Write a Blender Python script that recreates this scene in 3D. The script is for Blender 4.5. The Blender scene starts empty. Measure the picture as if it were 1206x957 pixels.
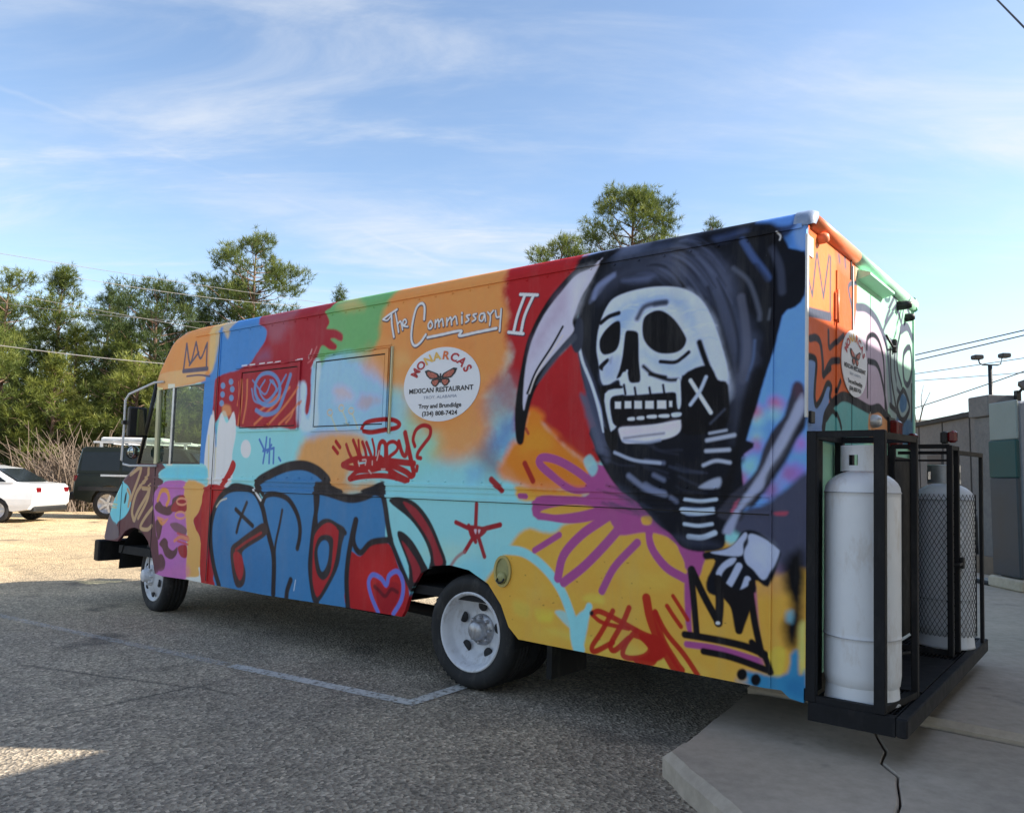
import bpy, bmesh, math, random
import numpy as np
from mathutils import Matrix, Vector
C = bpy.context.scene.collection
sc = bpy.context.scene
rnd = random.Random(7)
# ------------------------------------------------------------------ camera, sky, sun, exposure
PITCH, ROLL = math.radians(5.30), math.radians(1.18)
cam = bpy.data.cameras.new('camera'); camo = bpy.data.objects.new('camera', cam); C.objects.link(camo)
_f = Vector((0, math.cos(PITCH), math.sin(PITCH))); _u = Vector((0, -math.sin(PITCH), math.cos(PITCH))); _x = Vector((1, 0, 0))
_r = _x*math.cos(ROLL)+_u*math.sin(ROLL); _up = _u*math.cos(ROLL)-_x*math.sin(ROLL)
M = Matrix((_r, _up, -_f)).transposed().to_4x4(); M.translation = (0, 0, 1.36); camo.matrix_world = M
cam.sensor_width = 36; cam.lens = 27.48; cam.clip_end = 3000; cam.clip_start = .05
sc.camera = camo
SUN_EL = math.radians(33.0); SUN_AZ = math.radians(93.0)          # clockwise from +Y: the sun stands to the right
sd = Vector((math.sin(SUN_AZ)*math.cos(SUN_EL), math.cos(SUN_AZ)*math.cos(SUN_EL), math.sin(SUN_EL)))
sl = bpy.data.lights.new('sun', 'SUN'); sl.energy = 5.0; sl.angle = math.radians(.53); sl.color = (1, .93, .82)
so = bpy.data.objects.new('sun', sl); C.objects.link(so); so.rotation_euler = sd.to_track_quat('Z', 'Y').to_euler(); so.location = (20, 0, 30)
SKY, CLOUD, EXPO = .122, .47, 1.10
w = bpy.data.worlds.new('World'); sc.world = w; w.use_nodes = True
nt = w.node_tree; nt.nodes.clear(); N = nt.nodes.new; L = nt.links.new
wo = N('ShaderNodeOutputWorld'); sky = N('ShaderNodeTexSky'); sky.sky_type = 'NISHITA'; sky.sun_disc = False
sky.sun_elevation = SUN_EL; sky.sun_rotation = SUN_AZ; sky.air_density = 1.0; sky.dust_density = .7; sky.ozone_density = 1.2
b1 = N('ShaderNodeBackground'); b1.inputs[1].default_value = SKY; L(sky.outputs[0], b1.inputs[0])
b2 = N('ShaderNodeBackground'); b2.inputs[0].default_value = (.93, .96, 1, 1); b2.inputs[1].default_value = CLOUD
tc = N('ShaderNodeTexCoord'); sep = N('ShaderNodeSeparateXYZ'); L(tc.outputs['Generated'], sep.inputs[0])
zz = N('ShaderNodeMath'); zz.operation = 'MAXIMUM'; L(sep.outputs[2], zz.inputs[0]); zz.inputs[1].default_value = .05
zb = N('ShaderNodeMath'); zb.operation = 'ADD'; L(zz.outputs[0], zb.inputs[0]); zb.inputs[1].default_value = .12
dx = N('ShaderNodeMath'); dx.operation = 'DIVIDE'; L(sep.outputs[0], dx.inputs[0]); L(zb.outputs[0], dx.inputs[1])
dy = N('ShaderNodeMath'); dy.operation = 'DIVIDE'; L(sep.outputs[1], dy.inputs[0]); L(zb.outputs[0], dy.inputs[1])
cmb = N('ShaderNodeCombineXYZ'); L(dx.outputs[0], cmb.inputs[0]); L(dy.outputs[0], cmb.inputs[1])
def wnoise(scale, rot, sx, detail, dist, lo, hi, loc=(0, 0, 0)):
    mp = N('ShaderNodeMapping'); L(cmb.outputs[0], mp.inputs[0]); mp.inputs['Rotation'].default_value = (0, 0, rot); mp.inputs['Scale'].default_value = (sx, 1, 1); mp.inputs['Location'].default_value = loc
    nz = N('ShaderNodeTexNoise'); L(mp.outputs[0], nz.inputs[0]); nz.inputs['Scale'].default_value = scale; nz.inputs['Detail'].default_value = detail; nz.inputs['Roughness'].default_value = .62; nz.inputs['Distortion'].default_value = dist
    mr = N('ShaderNodeMapRange'); mr.interpolation_type = 'SMOOTHSTEP'; L(nz.outputs[0], mr.inputs[0]); mr.inputs[1].default_value = lo; mr.inputs[2].default_value = hi
    return mr.outputs[0]
def wmath(op, a, b):
    m = N('ShaderNodeMath'); m.operation = op
    for i, v in enumerate((a, b)):
        if isinstance(v, (int, float)): m.inputs[i].default_value = v
        else: L(v, m.inputs[i])
    return m.outputs[0]
c1 = wnoise(1.7, .6, .45, 12, .1, .40, .84, (4.7, 2.3, 0))          # long cirrus veils
c2 = wnoise(3.0, .9, .26, 12, 1.0, .44, .82, (3, 1, 0))  # finer streaks
c3 = wnoise(.45, .3, .7, 4, .4, .22, .66, (1.5, 4, 0))
hz = N('ShaderNodeMapRange'); L(sep.outputs[2], hz.inputs[0]); hz.inputs[1].default_value = .0; hz.inputs[2].default_value = .22; hz.inputs[3].default_value = .40; hz.inputs[4].default_value = 0
cl = wmath('ADD', wmath('MULTIPLY', c1, .58), wmath('MULTIPLY', c2, .72)); cl = wmath('MULTIPLY', cl, wmath('ADD', wmath('MULTIPLY', c3, .75), .3))
# an old contrail drifting across the left of the sky
ca = wmath('SUBTRACT', dy.outputs[0], wmath('ADD', wmath('MULTIPLY', dx.outputs[0], 1.20), 2.76)); ca = wmath('ADD', ca, wmath('MULTIPLY', wmath('SUBTRACT', wnoise(3, 0, 1, 4, 0, 0, 1), .5), .10))
cm = N('ShaderNodeMapRange'); cm.interpolation_type = 'SMOOTHSTEP'; L(wmath('ABSOLUTE', ca, 0), cm.inputs[0]); cm.inputs[1].default_value = .0; cm.inputs[2].default_value = .028; cm.inputs[3].default_value = .13; cm.inputs[4].default_value = 0
cl = wmath('ADD', cl, wmath('MULTIPLY', cm.outputs[0], wnoise(2.2, 0, 1, 6, 0, .35, .6, (0, 5, 0))))
cl = wmath('MINIMUM', wmath('ADD', cl, hz.outputs[0]), .94)
mx = N('ShaderNodeMixShader'); L(cl, mx.inputs[0]); L(b1.outputs[0], mx.inputs[1]); L(b2.outputs[0], mx.inputs[2]); L(mx.outputs[0], wo.inputs[0])
vs = sc.view_settings; vs.view_transform = 'Standard'; vs.look = 'None'; vs.gamma = 1; vs.use_curve_mapping = False; vs.exposure = EXPO
sc.cycles.max_bounces = 8; sc.cycles.transparent_max_bounces = 24; sc.cycles.use_adaptive_sampling = True

# ------------------------------------------------------------------ the truck's own frame: X forward from the rear, b to its right, z up (it stands with a slight lean)
O = np.array([1.4109, 3.8347, 0.]); A = np.array([-.78329, .62166, 0.]); B = np.array([.62166, .78329, 0.]); UP = np.array([.01159, -.02208, 1.])
def T(X, b, z): return O+A*X+B*b+UP*z
def plain(x, y, z): return np.array([x, y, z], float)

# ------------------------------------------------------------------ materials
class NT:
    def __init__(s, name):
        s.m = bpy.data.materials.new(name); s.m.use_nodes = True; s.t = s.m.node_tree; s.b = s.t.nodes['Principled BSDF']; s.out = s.t.nodes['Material Output']
        s.tc = s.t.nodes.new('ShaderNodeTexCoord')
    def n(s, k, **kw):
        x = s.t.nodes.new(k)
        for a_, v in kw.items(): setattr(x, a_, v)
        return x
    def l(s, a_, b_): s.t.links.new(a_, b_)
    def noise(s, scale, detail=4, rough=.6, vec=None, dist=0., sc3=None):
        x = s.n('ShaderNodeTexNoise'); x.inputs['Scale'].default_value = scale; x.inputs['Detail'].default_value = detail; x.inputs['Roughness'].default_value = rough; x.inputs['Distortion'].default_value = dist
        v = vec or s.tc.outputs['Object']
        if sc3:
            m = s.n('ShaderNodeMapping'); m.inputs['Scale'].default_value = sc3; s.l(v, m.inputs[0]); v = m.outputs[0]
        s.l(v, x.inputs['Vector']); return x.outputs[0]
    def ramp(s, fac, stops):
        r = s.n('ShaderNodeValToRGB'); s.l(fac, r.inputs[0]); e = r.color_ramp.elements
        while len(e) < len(stops): e.new(.5)
        for i, (p, c) in enumerate(stops):
            e[i].position = p; e[i].color = tuple(c)+(1,) if len(c) == 3 else c
        return r.outputs[0]
    def mix(s, fac, a_, b_, mode='MIX'):
        x = s.n('ShaderNodeMix', data_type='RGBA', blend_type=mode)
        for i, v in ((0, fac), (6, a_), (7, b_)):
            if isinstance(v, (int, float)): x.inputs[i].default_value = v
            elif isinstance(v, tuple): x.inputs[i].default_value = v+(1,) if len(v) == 3 else v
            else: s.l(v, x.inputs[i])
        return x.outputs[2]
    def bump(s, h, strength, dist=.01, prev=None):
        x = s.n('ShaderNodeBump'); x.inputs['Strength'].default_value = strength; x.inputs['Distance'].default_value = dist; s.l(h, x.inputs['Height'])
        if prev: s.l(prev, x.inputs['Normal'])
        return x.outputs[0]
    def set(s, **kw):
        for k, v in kw.items():
            i = s.b.inputs[k.replace('_', ' ')]
            if isinstance(v, tuple): i.default_value = v+(1,) if len(v) == 3 else v
            elif isinstance(v, (int, float)): i.default_value = v
            else: s.l(v, i)
        return s
def rough_mat(name, col, rough=.6, var=.25, scale=6., metal=0., bump=.15, fine=120., dirt=None, spec=.35):
    t = NT(name); n1 = t.noise(scale, 6, .65); n2 = t.noise(fine, 3, .6)
    c = t.ramp(n1, [(.25, tuple(x*(1-var) for x in col)), (.75, tuple(min(1, x*(1+var)) for x in col))])
    if dirt:
        n3 = t.noise(dirt[1], 8, .7, sc3=(1, 1, .35)); c = t.mix(t.ramp(n3, [(.52, (0, 0, 0)), (.72, (dirt[2],)*3)]), c, dirt[0])
    t.set(Base_Color=c, Metallic=metal, Specular_IOR_Level=spec, Roughness=t.ramp(n1, [(.2, (rough*.8,)*3), (.8, (min(1, rough*1.2),)*3)]))
    if bump: t.set(Normal=t.bump(n2, bump, .004))
    return t.m
def srgb(*c): return tuple(float(x) for x in lin(c))

def lin(c): 
    c=np.array(c,float)/255.; return np.where(c<.04045,c/12.92,((c+.055)/1.055)**2.4)
def vnoise(h,w,cell,seed):
    r=np.random.RandomState(seed); gh,gw=int(h/cell)+3,int(w/cell)+3
    g=r.rand(gh,gw); y=np.arange(h)/cell; x=np.arange(w)/cell
    yi=y.astype(int); xi=x.astype(int); fy=y-yi; fx=x-xi; fy=fy*fy*(3-2*fy); fx=fx*fx*(3-2*fx)
    a=g[yi][:,xi]; b=g[yi][:,xi+1]; c=g[yi+1][:,xi]; d=g[yi+1][:,xi+1]
    return (a*(1-fx)+b*fx)*(1-fy)[:,None]+(c*(1-fx)+d*fx)*fy[:,None]
def fbm(h,w,cell,seed,o=3):
    s=0; t=0
    for k in range(o):
        s=s+vnoise(h,w,cell/2**k,seed+k)*.5**k; t+=.5**k
    return s/t-.5
def curve(P,closed=False,n=6):
    P=np.array(P,float)
    if len(P)<3: return P
    Q=np.vstack([P[-1],P,P[0],P[1]]) if closed else np.vstack([2*P[0]-P[1],P,2*P[-1]-P[-2]])
    out=[]
    for i in range(1,len(Q)-2):
        p0,p1,p2,p3=Q[i-1:i+3]
        for t in np.arange(n)/n:
            out.append(.5*((2*p1)+(-p0+p2)*t+(2*p0-5*p1+4*p2-p3)*t*t+(-p0+3*p1-3*p2+p3)*t**3))
    if not closed: out.append(P[-1])
    return np.array(out)
class Wall:
    """a painted sheet: u runs along the image to the right, v up, both in metres"""
    def __init__(s,u0,u1,v0,v1,res,base,seed=3):
        s.u0,s.v0,s.res=u0,v0,res; s.w=int((u1-u0)*res); s.h=int((v1-v0)*res)
        s.img=np.empty((s.h,s.w,3),np.float32); s.img[:]=lin(base)
        s.nz=fbm(s.h,s.w,res*.16,seed,4); s.nf=fbm(s.h,s.w,res*.03,seed+9,2); s.na=fbm(s.h,s.w,res*.5,seed+20,4)
    def win(s,lo,hi,pad):
        x0=max(0,int((lo[0]-pad-s.u0)*s.res)); x1=min(s.w,int((hi[0]+pad-s.u0)*s.res)+2)
        y0=max(0,int((lo[1]-pad-s.v0)*s.res)); y1=min(s.h,int((hi[1]+pad-s.v0)*s.res)+2)
        return x0,x1,y0,y1
    def blend(s,x0,x1,y0,y1,a,col,mottle):
        c=lin(col)*(1+mottle*(s.na[y0:y1,x0:x1,None]+s.nf[y0:y1,x0:x1,None]*.6))
        t=s.img[y0:y1,x0:x1]; t+=(c-t)*a[...,None]
    def dist(s,P,closed,x0,x1,y0,y1,rad=None):
        X,Y=np.meshgrid((np.arange(x0,x1)+.5)/s.res+s.u0,(np.arange(y0,y1)+.5)/s.res+s.v0)
        X=X.astype(np.float32);Y=Y.astype(np.float32)
        D=np.full(X.shape,9.,np.float32); ins=np.zeros(X.shape,bool)
        n=len(P)
        for i in range(n if closed else n-1):
            ax,ay=P[i]; bx,by=P[(i+1)%n]; dx,dy=bx-ax,by-ay; L=dx*dx+dy*dy+1e-12
            t=np.clip(((X-ax)*dx+(Y-ay)*dy)/L,0,1)
            d=np.hypot(X-ax-t*dx,Y-ay-t*dy)
            if rad is not None: d=d-(rad[i]+(rad[i+1]-rad[i])*t)
            np.minimum(D,d,out=D)
            if closed and dy!=0:
                ins^=((ay>Y)!=(by>Y))&(X<(bx-ax)*(Y-ay)/dy+ax)
        return np.where(ins,-D,D) if closed else D
    def poly(s,col,P,soft=.006,rag=0.,al=1.,sm=1,mot=.12):
        P=curve(P,True,4) if sm else np.array(P,float)
        x0,x1,y0,y1=s.win(P.min(0),P.max(0),soft+rag)
        if x1<=x0 or y1<=y0: return
        d=s.dist(P,True,x0,x1,y0,y1)
        if rag: d=d+rag*2*s.nz[y0:y1,x0:x1]+rag*.5*s.nf[y0:y1,x0:x1]
        a=np.clip(.5-d/(2*soft),0,1); a=a*a*(3-2*a)*al
        s.blend(x0,x1,y0,y1,a,col,mot)
    def stroke(s,col,P,w,soft=.004,al=1.,taper=0,rag=0.,mot=.1):
        P=curve(P,False,5); n=len(P)
        r=np.full(n,w/2.)
        if taper: 
            t=np.linspace(0,1,n); r=r*(1-taper*np.clip(np.abs(2*t-1) if taper<1 else t,0,1)**2*.9)
        x0,x1,y0,y1=s.win(P.min(0),P.max(0),w/2+soft+rag)
        if x1<=x0 or y1<=y0: return
        d=s.dist(P,False,x0,x1,y0,y1,r)
        if rag: d=d+rag*2*s.nz[y0:y1,x0:x1]
        a=np.clip(.5-d/(2*soft),0,1); a=a*a*(3-2*a)*al
        s.blend(x0,x1,y0,y1,a,col,mot)
    def paint(s,ops):
        for o in ops:
            k=o[0]
            if k=='p': s.poly(*o[1:])
            else: s.stroke(*o[1:])

def img_from(wall, name, gain, cap=.86):
    im = bpy.data.images.new(name, wall.w, wall.h, float_buffer=True)
    a_ = np.ones((wall.h, wall.w, 4), np.float32); a_[..., :3] = np.minimum(wall.img*gain, cap)
    im.pixels.foreach_set(a_.ravel()); im.pack(); return im
def paint_mat(name, im, scratch=.5):
    t = NT(name); x = t.n('ShaderNodeTexImage', image=im, extension='EXTEND', interpolation='Cubic'); uv = t.n('ShaderNodeUVMap', uv_map='UVMap'); t.l(uv.outputs[0], x.inputs[0])
    spray = t.noise(420, 2, .7); big = t.noise(1.6, 5, .6); streak = t.noise(5, 7, .7, sc3=(1, 1, .12))
    c = t.mix(.16, x.outputs[0], t.ramp(spray, [(.3, (.25,)*3), (.7, (1, 1, 1))]), 'MULTIPLY')
    c = t.mix(t.ramp(streak, [(.50, (0,)*3), (.80, (.16,)*3)]), c, (.30, .29, .27))
    chips = t.noise(60, 4, .75); c = t.mix(t.ramp(chips, [(.735, (0,)*3), (.75, (.55,)*3)]), c, (.55, .56, .58))
    nb = t.bump(big, .5, .03); nb = t.bump(t.noise(7, 3, .5), .18, .006, nb); nb = t.bump(t.noise(300, 2), .06, .002, nb)
    t.set(Base_Color=c, Roughness=t.ramp(t.noise(9, 5), [(.3, (.38,)*3), (.7, (.56,)*3)]), Normal=nb, Specular_IOR_Level=.09)
    return t.m
SU0, SU1, SV0, SV1 = -7.45, .05, .3, 2.8
SIDE_PAINT=[
('p',(150,196,214),[(-2.186,.866),(-2.079,.833),(-2.28,.826),(-2.417,.82),(-2.493,.843),(-2.35,.881),(-2.286,.932),(-2.108,.897)],.08,.05,.43914409742936134,1,.12),
('p',(112,186,206),[(-4.124,1.008),(-4.2,.947),(-4.3,.955),(-4.44,.955),(-4.514,.99),(-4.558,1.021),(-4.31,1.047),(-3.996,1.055)],.08,.05,.20647106251386538,1,.12),
('p',(170,204,176),[(-2.89,.423),(-2.832,.409),(-3.008,.361),(-3.14,.34),(-3.244,.381),(-3.178,.438),(-3.017,.49),(-2.936,.467)],.08,.05,.4534642668164389,1,.12),
('p',(170,204,176),[(-4.634,.572),(-4.692,.51),(-4.911,.45),(-5.06,.499),(-5.397,.508),(-5.178,.595),(-4.928,.614),(-4.671,.63)],.08,.05,.31018916486135345,1,.12),
('p',(160,208,200),[(-3.407,1.441),(-3.426,1.412),(-3.579,1.367),(-3.687,1.388),(-3.799,1.439),(-3.807,1.493),(-3.59,1.501),(-3.361,1.467)],.08,.05,.3801947635416628,1,.12),
('p',(150,196,214),[(-1.294,2.138),(-1.295,2.115),(-1.425,2.094),(-1.58,2.133),(-1.539,2.159),(-1.552,2.183),(-1.429,2.195),(-1.355,2.173)],.08,.05,.21763118545279034,1,.12),
('p',(150,196,214),[(-2.776,2.041),(-2.935,2.01),(-3.093,2.002),(-3.228,2.03),(-3.248,2.07),(-3.369,2.14),(-3.101,2.121),(-2.96,2.078)],.08,.05,.28169304024095576,1,.12),
('p',(170,204,176),[(-1.683,.684),(-1.67,.648),(-1.772,.635),(-1.905,.62),(-2.017,.65),(-1.967,.698),(-1.776,.716),(-1.697,.729)],.08,.05,.3422911536998843,1,.12),
('p',(170,204,176),[(-1.671,1.641),(-1.693,1.596),(-1.836,1.586),(-1.998,1.599),(-1.991,1.647),(-2.022,1.691),(-1.842,1.717),(-1.714,1.678)],.08,.05,.24985178529915184,1,.12),
('p',(120,196,190),[(-1.487,.586),(-1.475,.556),(-1.61,.503),(-1.732,.508),(-1.746,.555),(-1.781,.578),(-1.614,.605),(-1.488,.623)],.08,.05,.2542228249140937,1,.12),
('p',(160,208,200),[(-1.627,1.899),(-1.811,1.859),(-1.891,1.839),(-2.021,1.881),(-2.063,1.922),(-2.05,1.944),(-1.898,1.976),(-1.787,1.939)],.08,.05,.4856319813695432,1,.12),
('p',(150,196,214),[(-1.424,.713),(-1.434,.691),(-1.562,.658),(-1.69,.636),(-1.79,.675),(-1.724,.721),(-1.565,.73),(-1.439,.746)],.08,.05,.48716377734949595,1,.12),
('p',(170,204,176),[(-1.076,1.165),(-1.183,1.133),(-1.275,1.108),(-1.364,1.107),(-1.444,1.149),(-1.446,1.182),(-1.279,1.212),(-1.185,1.204)],.08,.05,.24770821391599618,1,.12),
('p',(170,204,176),[(-2.184,.868),(-2.264,.808),(-2.377,.811),(-2.519,.818),(-2.614,.836),(-2.495,.893),(-2.382,.882),(-2.237,.893)],.08,.05,.4805759395829097,1,.12),
('p',(170,204,176),[(-1.583,1.781),(-1.723,1.751),(-1.818,1.738),(-1.997,1.746),(-2.082,1.8),(-1.897,1.822),(-1.823,1.847),(-1.667,1.804)],.08,.05,.3049294233941422,1,.12),
('p',(112,186,206),[(-1.991,.752),(-1.958,.705),(-2.082,.69),(-2.146,.692),(-2.261,.727),(-2.252,.77),(-2.088,.815),(-1.971,.786)],.08,.05,.45557041627081357,1,.12),
('p',(160,208,200),[(-3.852,1.751),(-3.812,1.701),(-4.073,1.693),(-4.244,1.729),(-4.446,1.766),(-4.407,1.815),(-4.085,1.825),(-3.978,1.81)],.08,.05,.2801614504000404,1,.12),
('p',(160,208,200),[(-4.452,2.338),(-4.59,2.304),(-4.714,2.313),(-4.855,2.314),(-5.188,2.396),(-5.074,2.463),(-4.726,2.426),(-4.569,2.382)],.08,.05,.44061662143732583,1,.12),
('p',(150,196,214),[(-4.593,1.976),(-4.654,1.95),(-4.775,1.898),(-5.125,1.967),(-5.104,1.999),(-5.059,2.047),(-4.791,2.047),(-4.667,2.038)],.08,.05,.24533276237990304,1,.12),
('p',(150,196,214),[(-2.073,1.312),(-2.201,1.281),(-2.274,1.265),(-2.49,1.253),(-2.561,1.301),(-2.403,1.329),(-2.279,1.353),(-2.129,1.331)],.08,.05,.45901546655176195,1,.12),
('p',(120,196,190),[(-2.424,1.406),(-2.596,1.354),(-2.718,1.335),(-2.802,1.375),(-3.062,1.4),(-2.835,1.428),(-2.727,1.468),(-2.52,1.431)],.08,.05,.3874392421004236,1,.12),
('p',(170,204,176),[(-3.003,1.857),(-3.127,1.825),(-3.356,1.819),(-3.499,1.828),(-3.756,1.888),(-3.456,1.94),(-3.364,1.915),(-3.268,1.892)],.08,.05,.2559025225097109,1,.12),
('p',(120,196,190),[(-3.716,1.312),(-3.856,1.273),(-4.037,1.216),(-4.209,1.258),(-4.242,1.302),(-4.162,1.366),(-4.051,1.369),(-3.836,1.338)],.08,.05,.4455277684961352,1,.12),
('p',(160,208,200),[(-1.711,1.025),(-1.701,.995),(-1.88,.955),(-2.034,.97),(-2.157,.998),(-2.037,1.035),(-1.886,1.076),(-1.804,1.045)],.08,.05,.2074790974886419,1,.12),
('p',(120,196,190),[(-3.555,2.231),(-3.714,2.212),(-3.951,2.223),(-4.271,2.24),(-4.342,2.291),(-4.098,2.299),(-3.961,2.342),(-3.807,2.295)],.08,.05,.33591017003192747,1,.12),
('p',(160,208,200),[(-1.944,1.936),(-2.003,1.908),(-2.14,1.915),(-2.34,1.92),(-2.436,1.963),(-2.243,1.975),(-2.144,1.978),(-2.044,1.976)],.08,.05,.2917846664201324,1,.12),
('p',(112,186,206),[(-4.698,2.421),(-4.7,2.37),(-4.914,2.38),(-5.057,2.398),(-5.447,2.485),(-5.274,2.509),(-4.928,2.515),(-4.69,2.474)],.08,.05,.31298859683196895,1,.12),
('p',(170,204,176),[(-2.046,.906),(-2.066,.867),(-2.274,.838),(-2.459,.847),(-2.456,.877),(-2.426,.916),(-2.28,.957),(-2.075,.947)],.08,.05,.28274978040481136,1,.12),
('p',(112,186,206),[(-2.512,1.81),(-2.578,1.789),(-2.796,1.77),(-3.007,1.807),(-2.975,1.827),(-2.898,1.847),(-2.804,1.889),(-2.599,1.835)],.08,.05,.214159108030446,1,.12),
('p',(120,196,190),[(-2.825,2.116),(-2.939,2.097),(-3.07,2.084),(-3.155,2.095),(-3.385,2.155),(-3.179,2.203),(-3.078,2.19),(-2.954,2.185)],.08,.05,.20498707197106736,1,.12),
('p',(112,186,206),[(-2.507,2.056),(-2.514,2.005),(-2.681,2.033),(-2.845,2.05),(-2.961,2.086),(-2.922,2.136),(-2.686,2.115),(-2.467,2.092)],.08,.05,.33024634906245787,1,.12),
('p',(112,186,206),[(-2.7,.777),(-2.754,.748),(-2.927,.706),(-3.011,.693),(-3.045,.749),(-3.095,.801),(-2.933,.8),(-2.811,.796)],.08,.05,.3687297594155914,1,.12),
('p',(112,186,206),[(-3.065,.781),(-3.041,.736),(-3.268,.731),(-3.444,.716),(-3.425,.754),(-3.428,.78),(-3.277,.838),(-3.144,.833)],.08,.05,.4389416615598726,1,.12),
('p',(120,196,190),[(-1.641,1.372),(-1.717,1.339),(-1.881,1.317),(-2.024,1.34),(-2.045,1.365),(-1.948,1.397),(-1.886,1.418),(-1.733,1.402)],.08,.05,.4947162154040064,1,.12),
('p',(70,128,190),[(-5.565,2.92),(-4.363,2.845),(-4.287,1.979),(-5.467,2.035)],.01,.0,1,0,.12),
('p',(70,128,190),[(-5.515,2.791),(-4.514,2.786),(-4.457,2.432),(-4.702,2.3),(-4.91,2.238),(-5.243,2.196),(-5.296,1.878),(-5.528,1.821),(-5.722,1.892),(-5.534,2.148),(-5.491,2.574)],.02,.01,1.0,1,.12),
('p',(70,128,190),[(-5.488,2.189),(-5.279,2.249),(-5.202,1.523),(-5.374,1.408),(-5.475,1.436)],.006,.0,1,0,.12),
('p',(214,140,78),[(-3.177,2.78),(-2.764,2.823),(-1.955,2.84),(-1.845,2.505),(-1.833,2.191),(-1.918,1.975),(-2.01,1.86),(-2.001,1.665),(-2.054,1.532),(-2.192,1.502),(-2.334,1.448),(-2.509,1.502),(-2.493,1.629),(-2.795,1.764),(-2.878,1.966),(-3.13,2.065),(-3.226,2.366)],.09,.05,1.0,1,.12),
('p',(150,196,150),[(-3.045,1.907),(-2.833,1.997),(-2.679,1.761),(-2.45,1.628),(-2.485,1.471),(-2.756,1.503),(-3.029,1.671)],.12,.05,.65,1,.12),
('p',(208,150,90),[(-3.865,1.706),(-3.499,1.716),(-3.257,1.675),(-3.222,1.538),(-3.39,1.331),(-3.006,1.304),(-3.201,1.232),(-3.711,1.218),(-4.021,1.431)],.06,.03,1.0,1,.12),
('p',(146,186,226),[(-4.002,2.288),(-3.458,2.281),(-3.14,2.22),(-3.029,2.042),(-2.94,1.802),(-3.031,1.688),(-3.58,1.7),(-3.953,1.689)],.06,.03,1.0,1,.12),
('p',(150,190,215),[(-3.248,1.917),(-2.783,1.961),(-2.795,1.764),(-2.854,1.569),(-3.154,1.673)],.1,.04,.6,1,.12),
('p',(216,150,92),[(-3.25,2.334),(-2.85,2.281),(-2.835,2.03),(-3.056,2.077),(-3.264,2.16)],.09,.04,.8,1,.12),
('p',(108,164,104),[(-3.736,2.79),(-2.987,2.783),(-2.997,2.653),(-3.059,2.582),(-3.082,2.493),(-3.103,2.377),(-3.146,2.295),(-3.262,2.272),(-3.466,2.296),(-3.611,2.281),(-3.707,2.267),(-3.778,2.189),(-3.848,2.236),(-3.812,2.346)],.04,.02,1.0,1,.12),
('p',(130,180,130),[(-3.506,2.279),(-3.184,2.292),(-3.218,2.215),(-3.377,2.201)],.06,.03,.5,1,.12),
('p',(152,38,48),[(-4.646,2.817),(-4.172,2.811),(-3.662,2.808),(-3.674,2.684),(-3.736,2.649),(-3.693,2.56),(-3.726,2.51),(-3.606,2.492),(-3.522,2.442),(-3.531,2.391),(-3.622,2.424),(-3.669,2.42),(-3.593,2.369),(-3.603,2.335),(-3.67,2.341),(-3.76,2.384),(-3.801,2.345),(-3.829,2.277),(-3.886,2.211),(-3.88,1.942),(-3.902,1.847),(-3.933,1.838),(-3.959,1.875),(-3.937,2.001),(-3.953,2.08),(-4.015,2.062),(-4.001,1.749),(-4.272,1.741),(-4.781,1.753),(-5.004,1.806),(-5.128,1.92),(-5.286,1.782),(-5.3,2.135),(-5.246,2.228),(-4.94,2.268),(-4.756,2.312),(-4.671,2.39),(-4.558,2.487),(-4.533,2.575),(-4.644,2.663)],.012,.008,1.0,1,.12),
('p',(150,150,170),[(-4.611,2.721),(-4.165,2.729),(-4.192,2.629),(-4.243,2.516),(-4.436,2.475),(-4.546,2.577)],.08,.05,.22,1,.12),
('p',(100,110,150),[(-4.658,2.389),(-4.508,2.436),(-4.447,2.326),(-4.649,2.296)],.06,.03,.35,1,.12),
('s',(190,110,112),[(-3.837,2.377),(-3.897,2.282),(-3.94,2.257)],.0139,.006,.7,0,.0),
('s',(210,170,170),[(-3.898,2.361),(-3.931,2.292)],.0122,.006,.7,0,.0),
('p',(188,205,222),[(-4.04,2.078),(-3.949,2.087),(-3.942,1.86),(-3.883,1.83),(-3.824,2.22),(-3.891,2.211),(-3.807,2.275),(-3.758,2.215),(-3.78,1.938),(-3.764,1.729),(-4.011,1.735)],.02,.008,.85,1,.12),
('s',(230,225,225),[(-4.875,2.301),(-4.8,2.301)],.0119,.005,.9,0,.0),
('s',(230,225,225),[(-4.754,2.299),(-4.681,2.3)],.0117,.005,.9,0,.0),
('s',(230,225,225),[(-4.61,2.298),(-4.538,2.299)],.0114,.005,.9,0,.0),
('s',(230,225,225),[(-4.495,2.297),(-4.425,2.297)],.0113,.005,.9,0,.0),
('s',(230,225,225),[(-4.382,2.295),(-4.313,2.296)],.0111,.005,.9,0,.0),
('s',(230,225,225),[(-4.081,2.292),(-4.016,2.293)],.0106,.005,.9,0,.0),
('s',(206,118,76),[(-4.156,2.07),(-4.366,1.927),(-4.626,1.78)],.024,.008,.8,0,.0),
('s',(206,118,76),[(-4.039,2.064),(-4.208,1.921),(-4.422,1.774)],.0235,.008,.8,0,.0),
('s',(206,118,76),[(-4.849,2.172),(-4.835,1.978),(-4.865,1.786)],.0256,.008,.8,0,.0),
('s',(206,118,76),[(-4.768,2.167),(-4.762,1.982),(-4.799,1.8)],.0254,.008,.8,0,.0),
('s',(206,118,76),[(-4.006,1.948),(-4.12,1.859),(-4.274,1.77)],.0231,.008,.8,0,.0),
('s',(206,118,76),[(-4.296,2.02),(-4.418,1.952),(-4.584,1.884)],.0242,.008,.8,0,.0),
('s',(206,118,76),[(-4.902,2.159),(-4.884,2.057),(-4.909,1.958)],.0259,.008,.8,0,.0),
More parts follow.
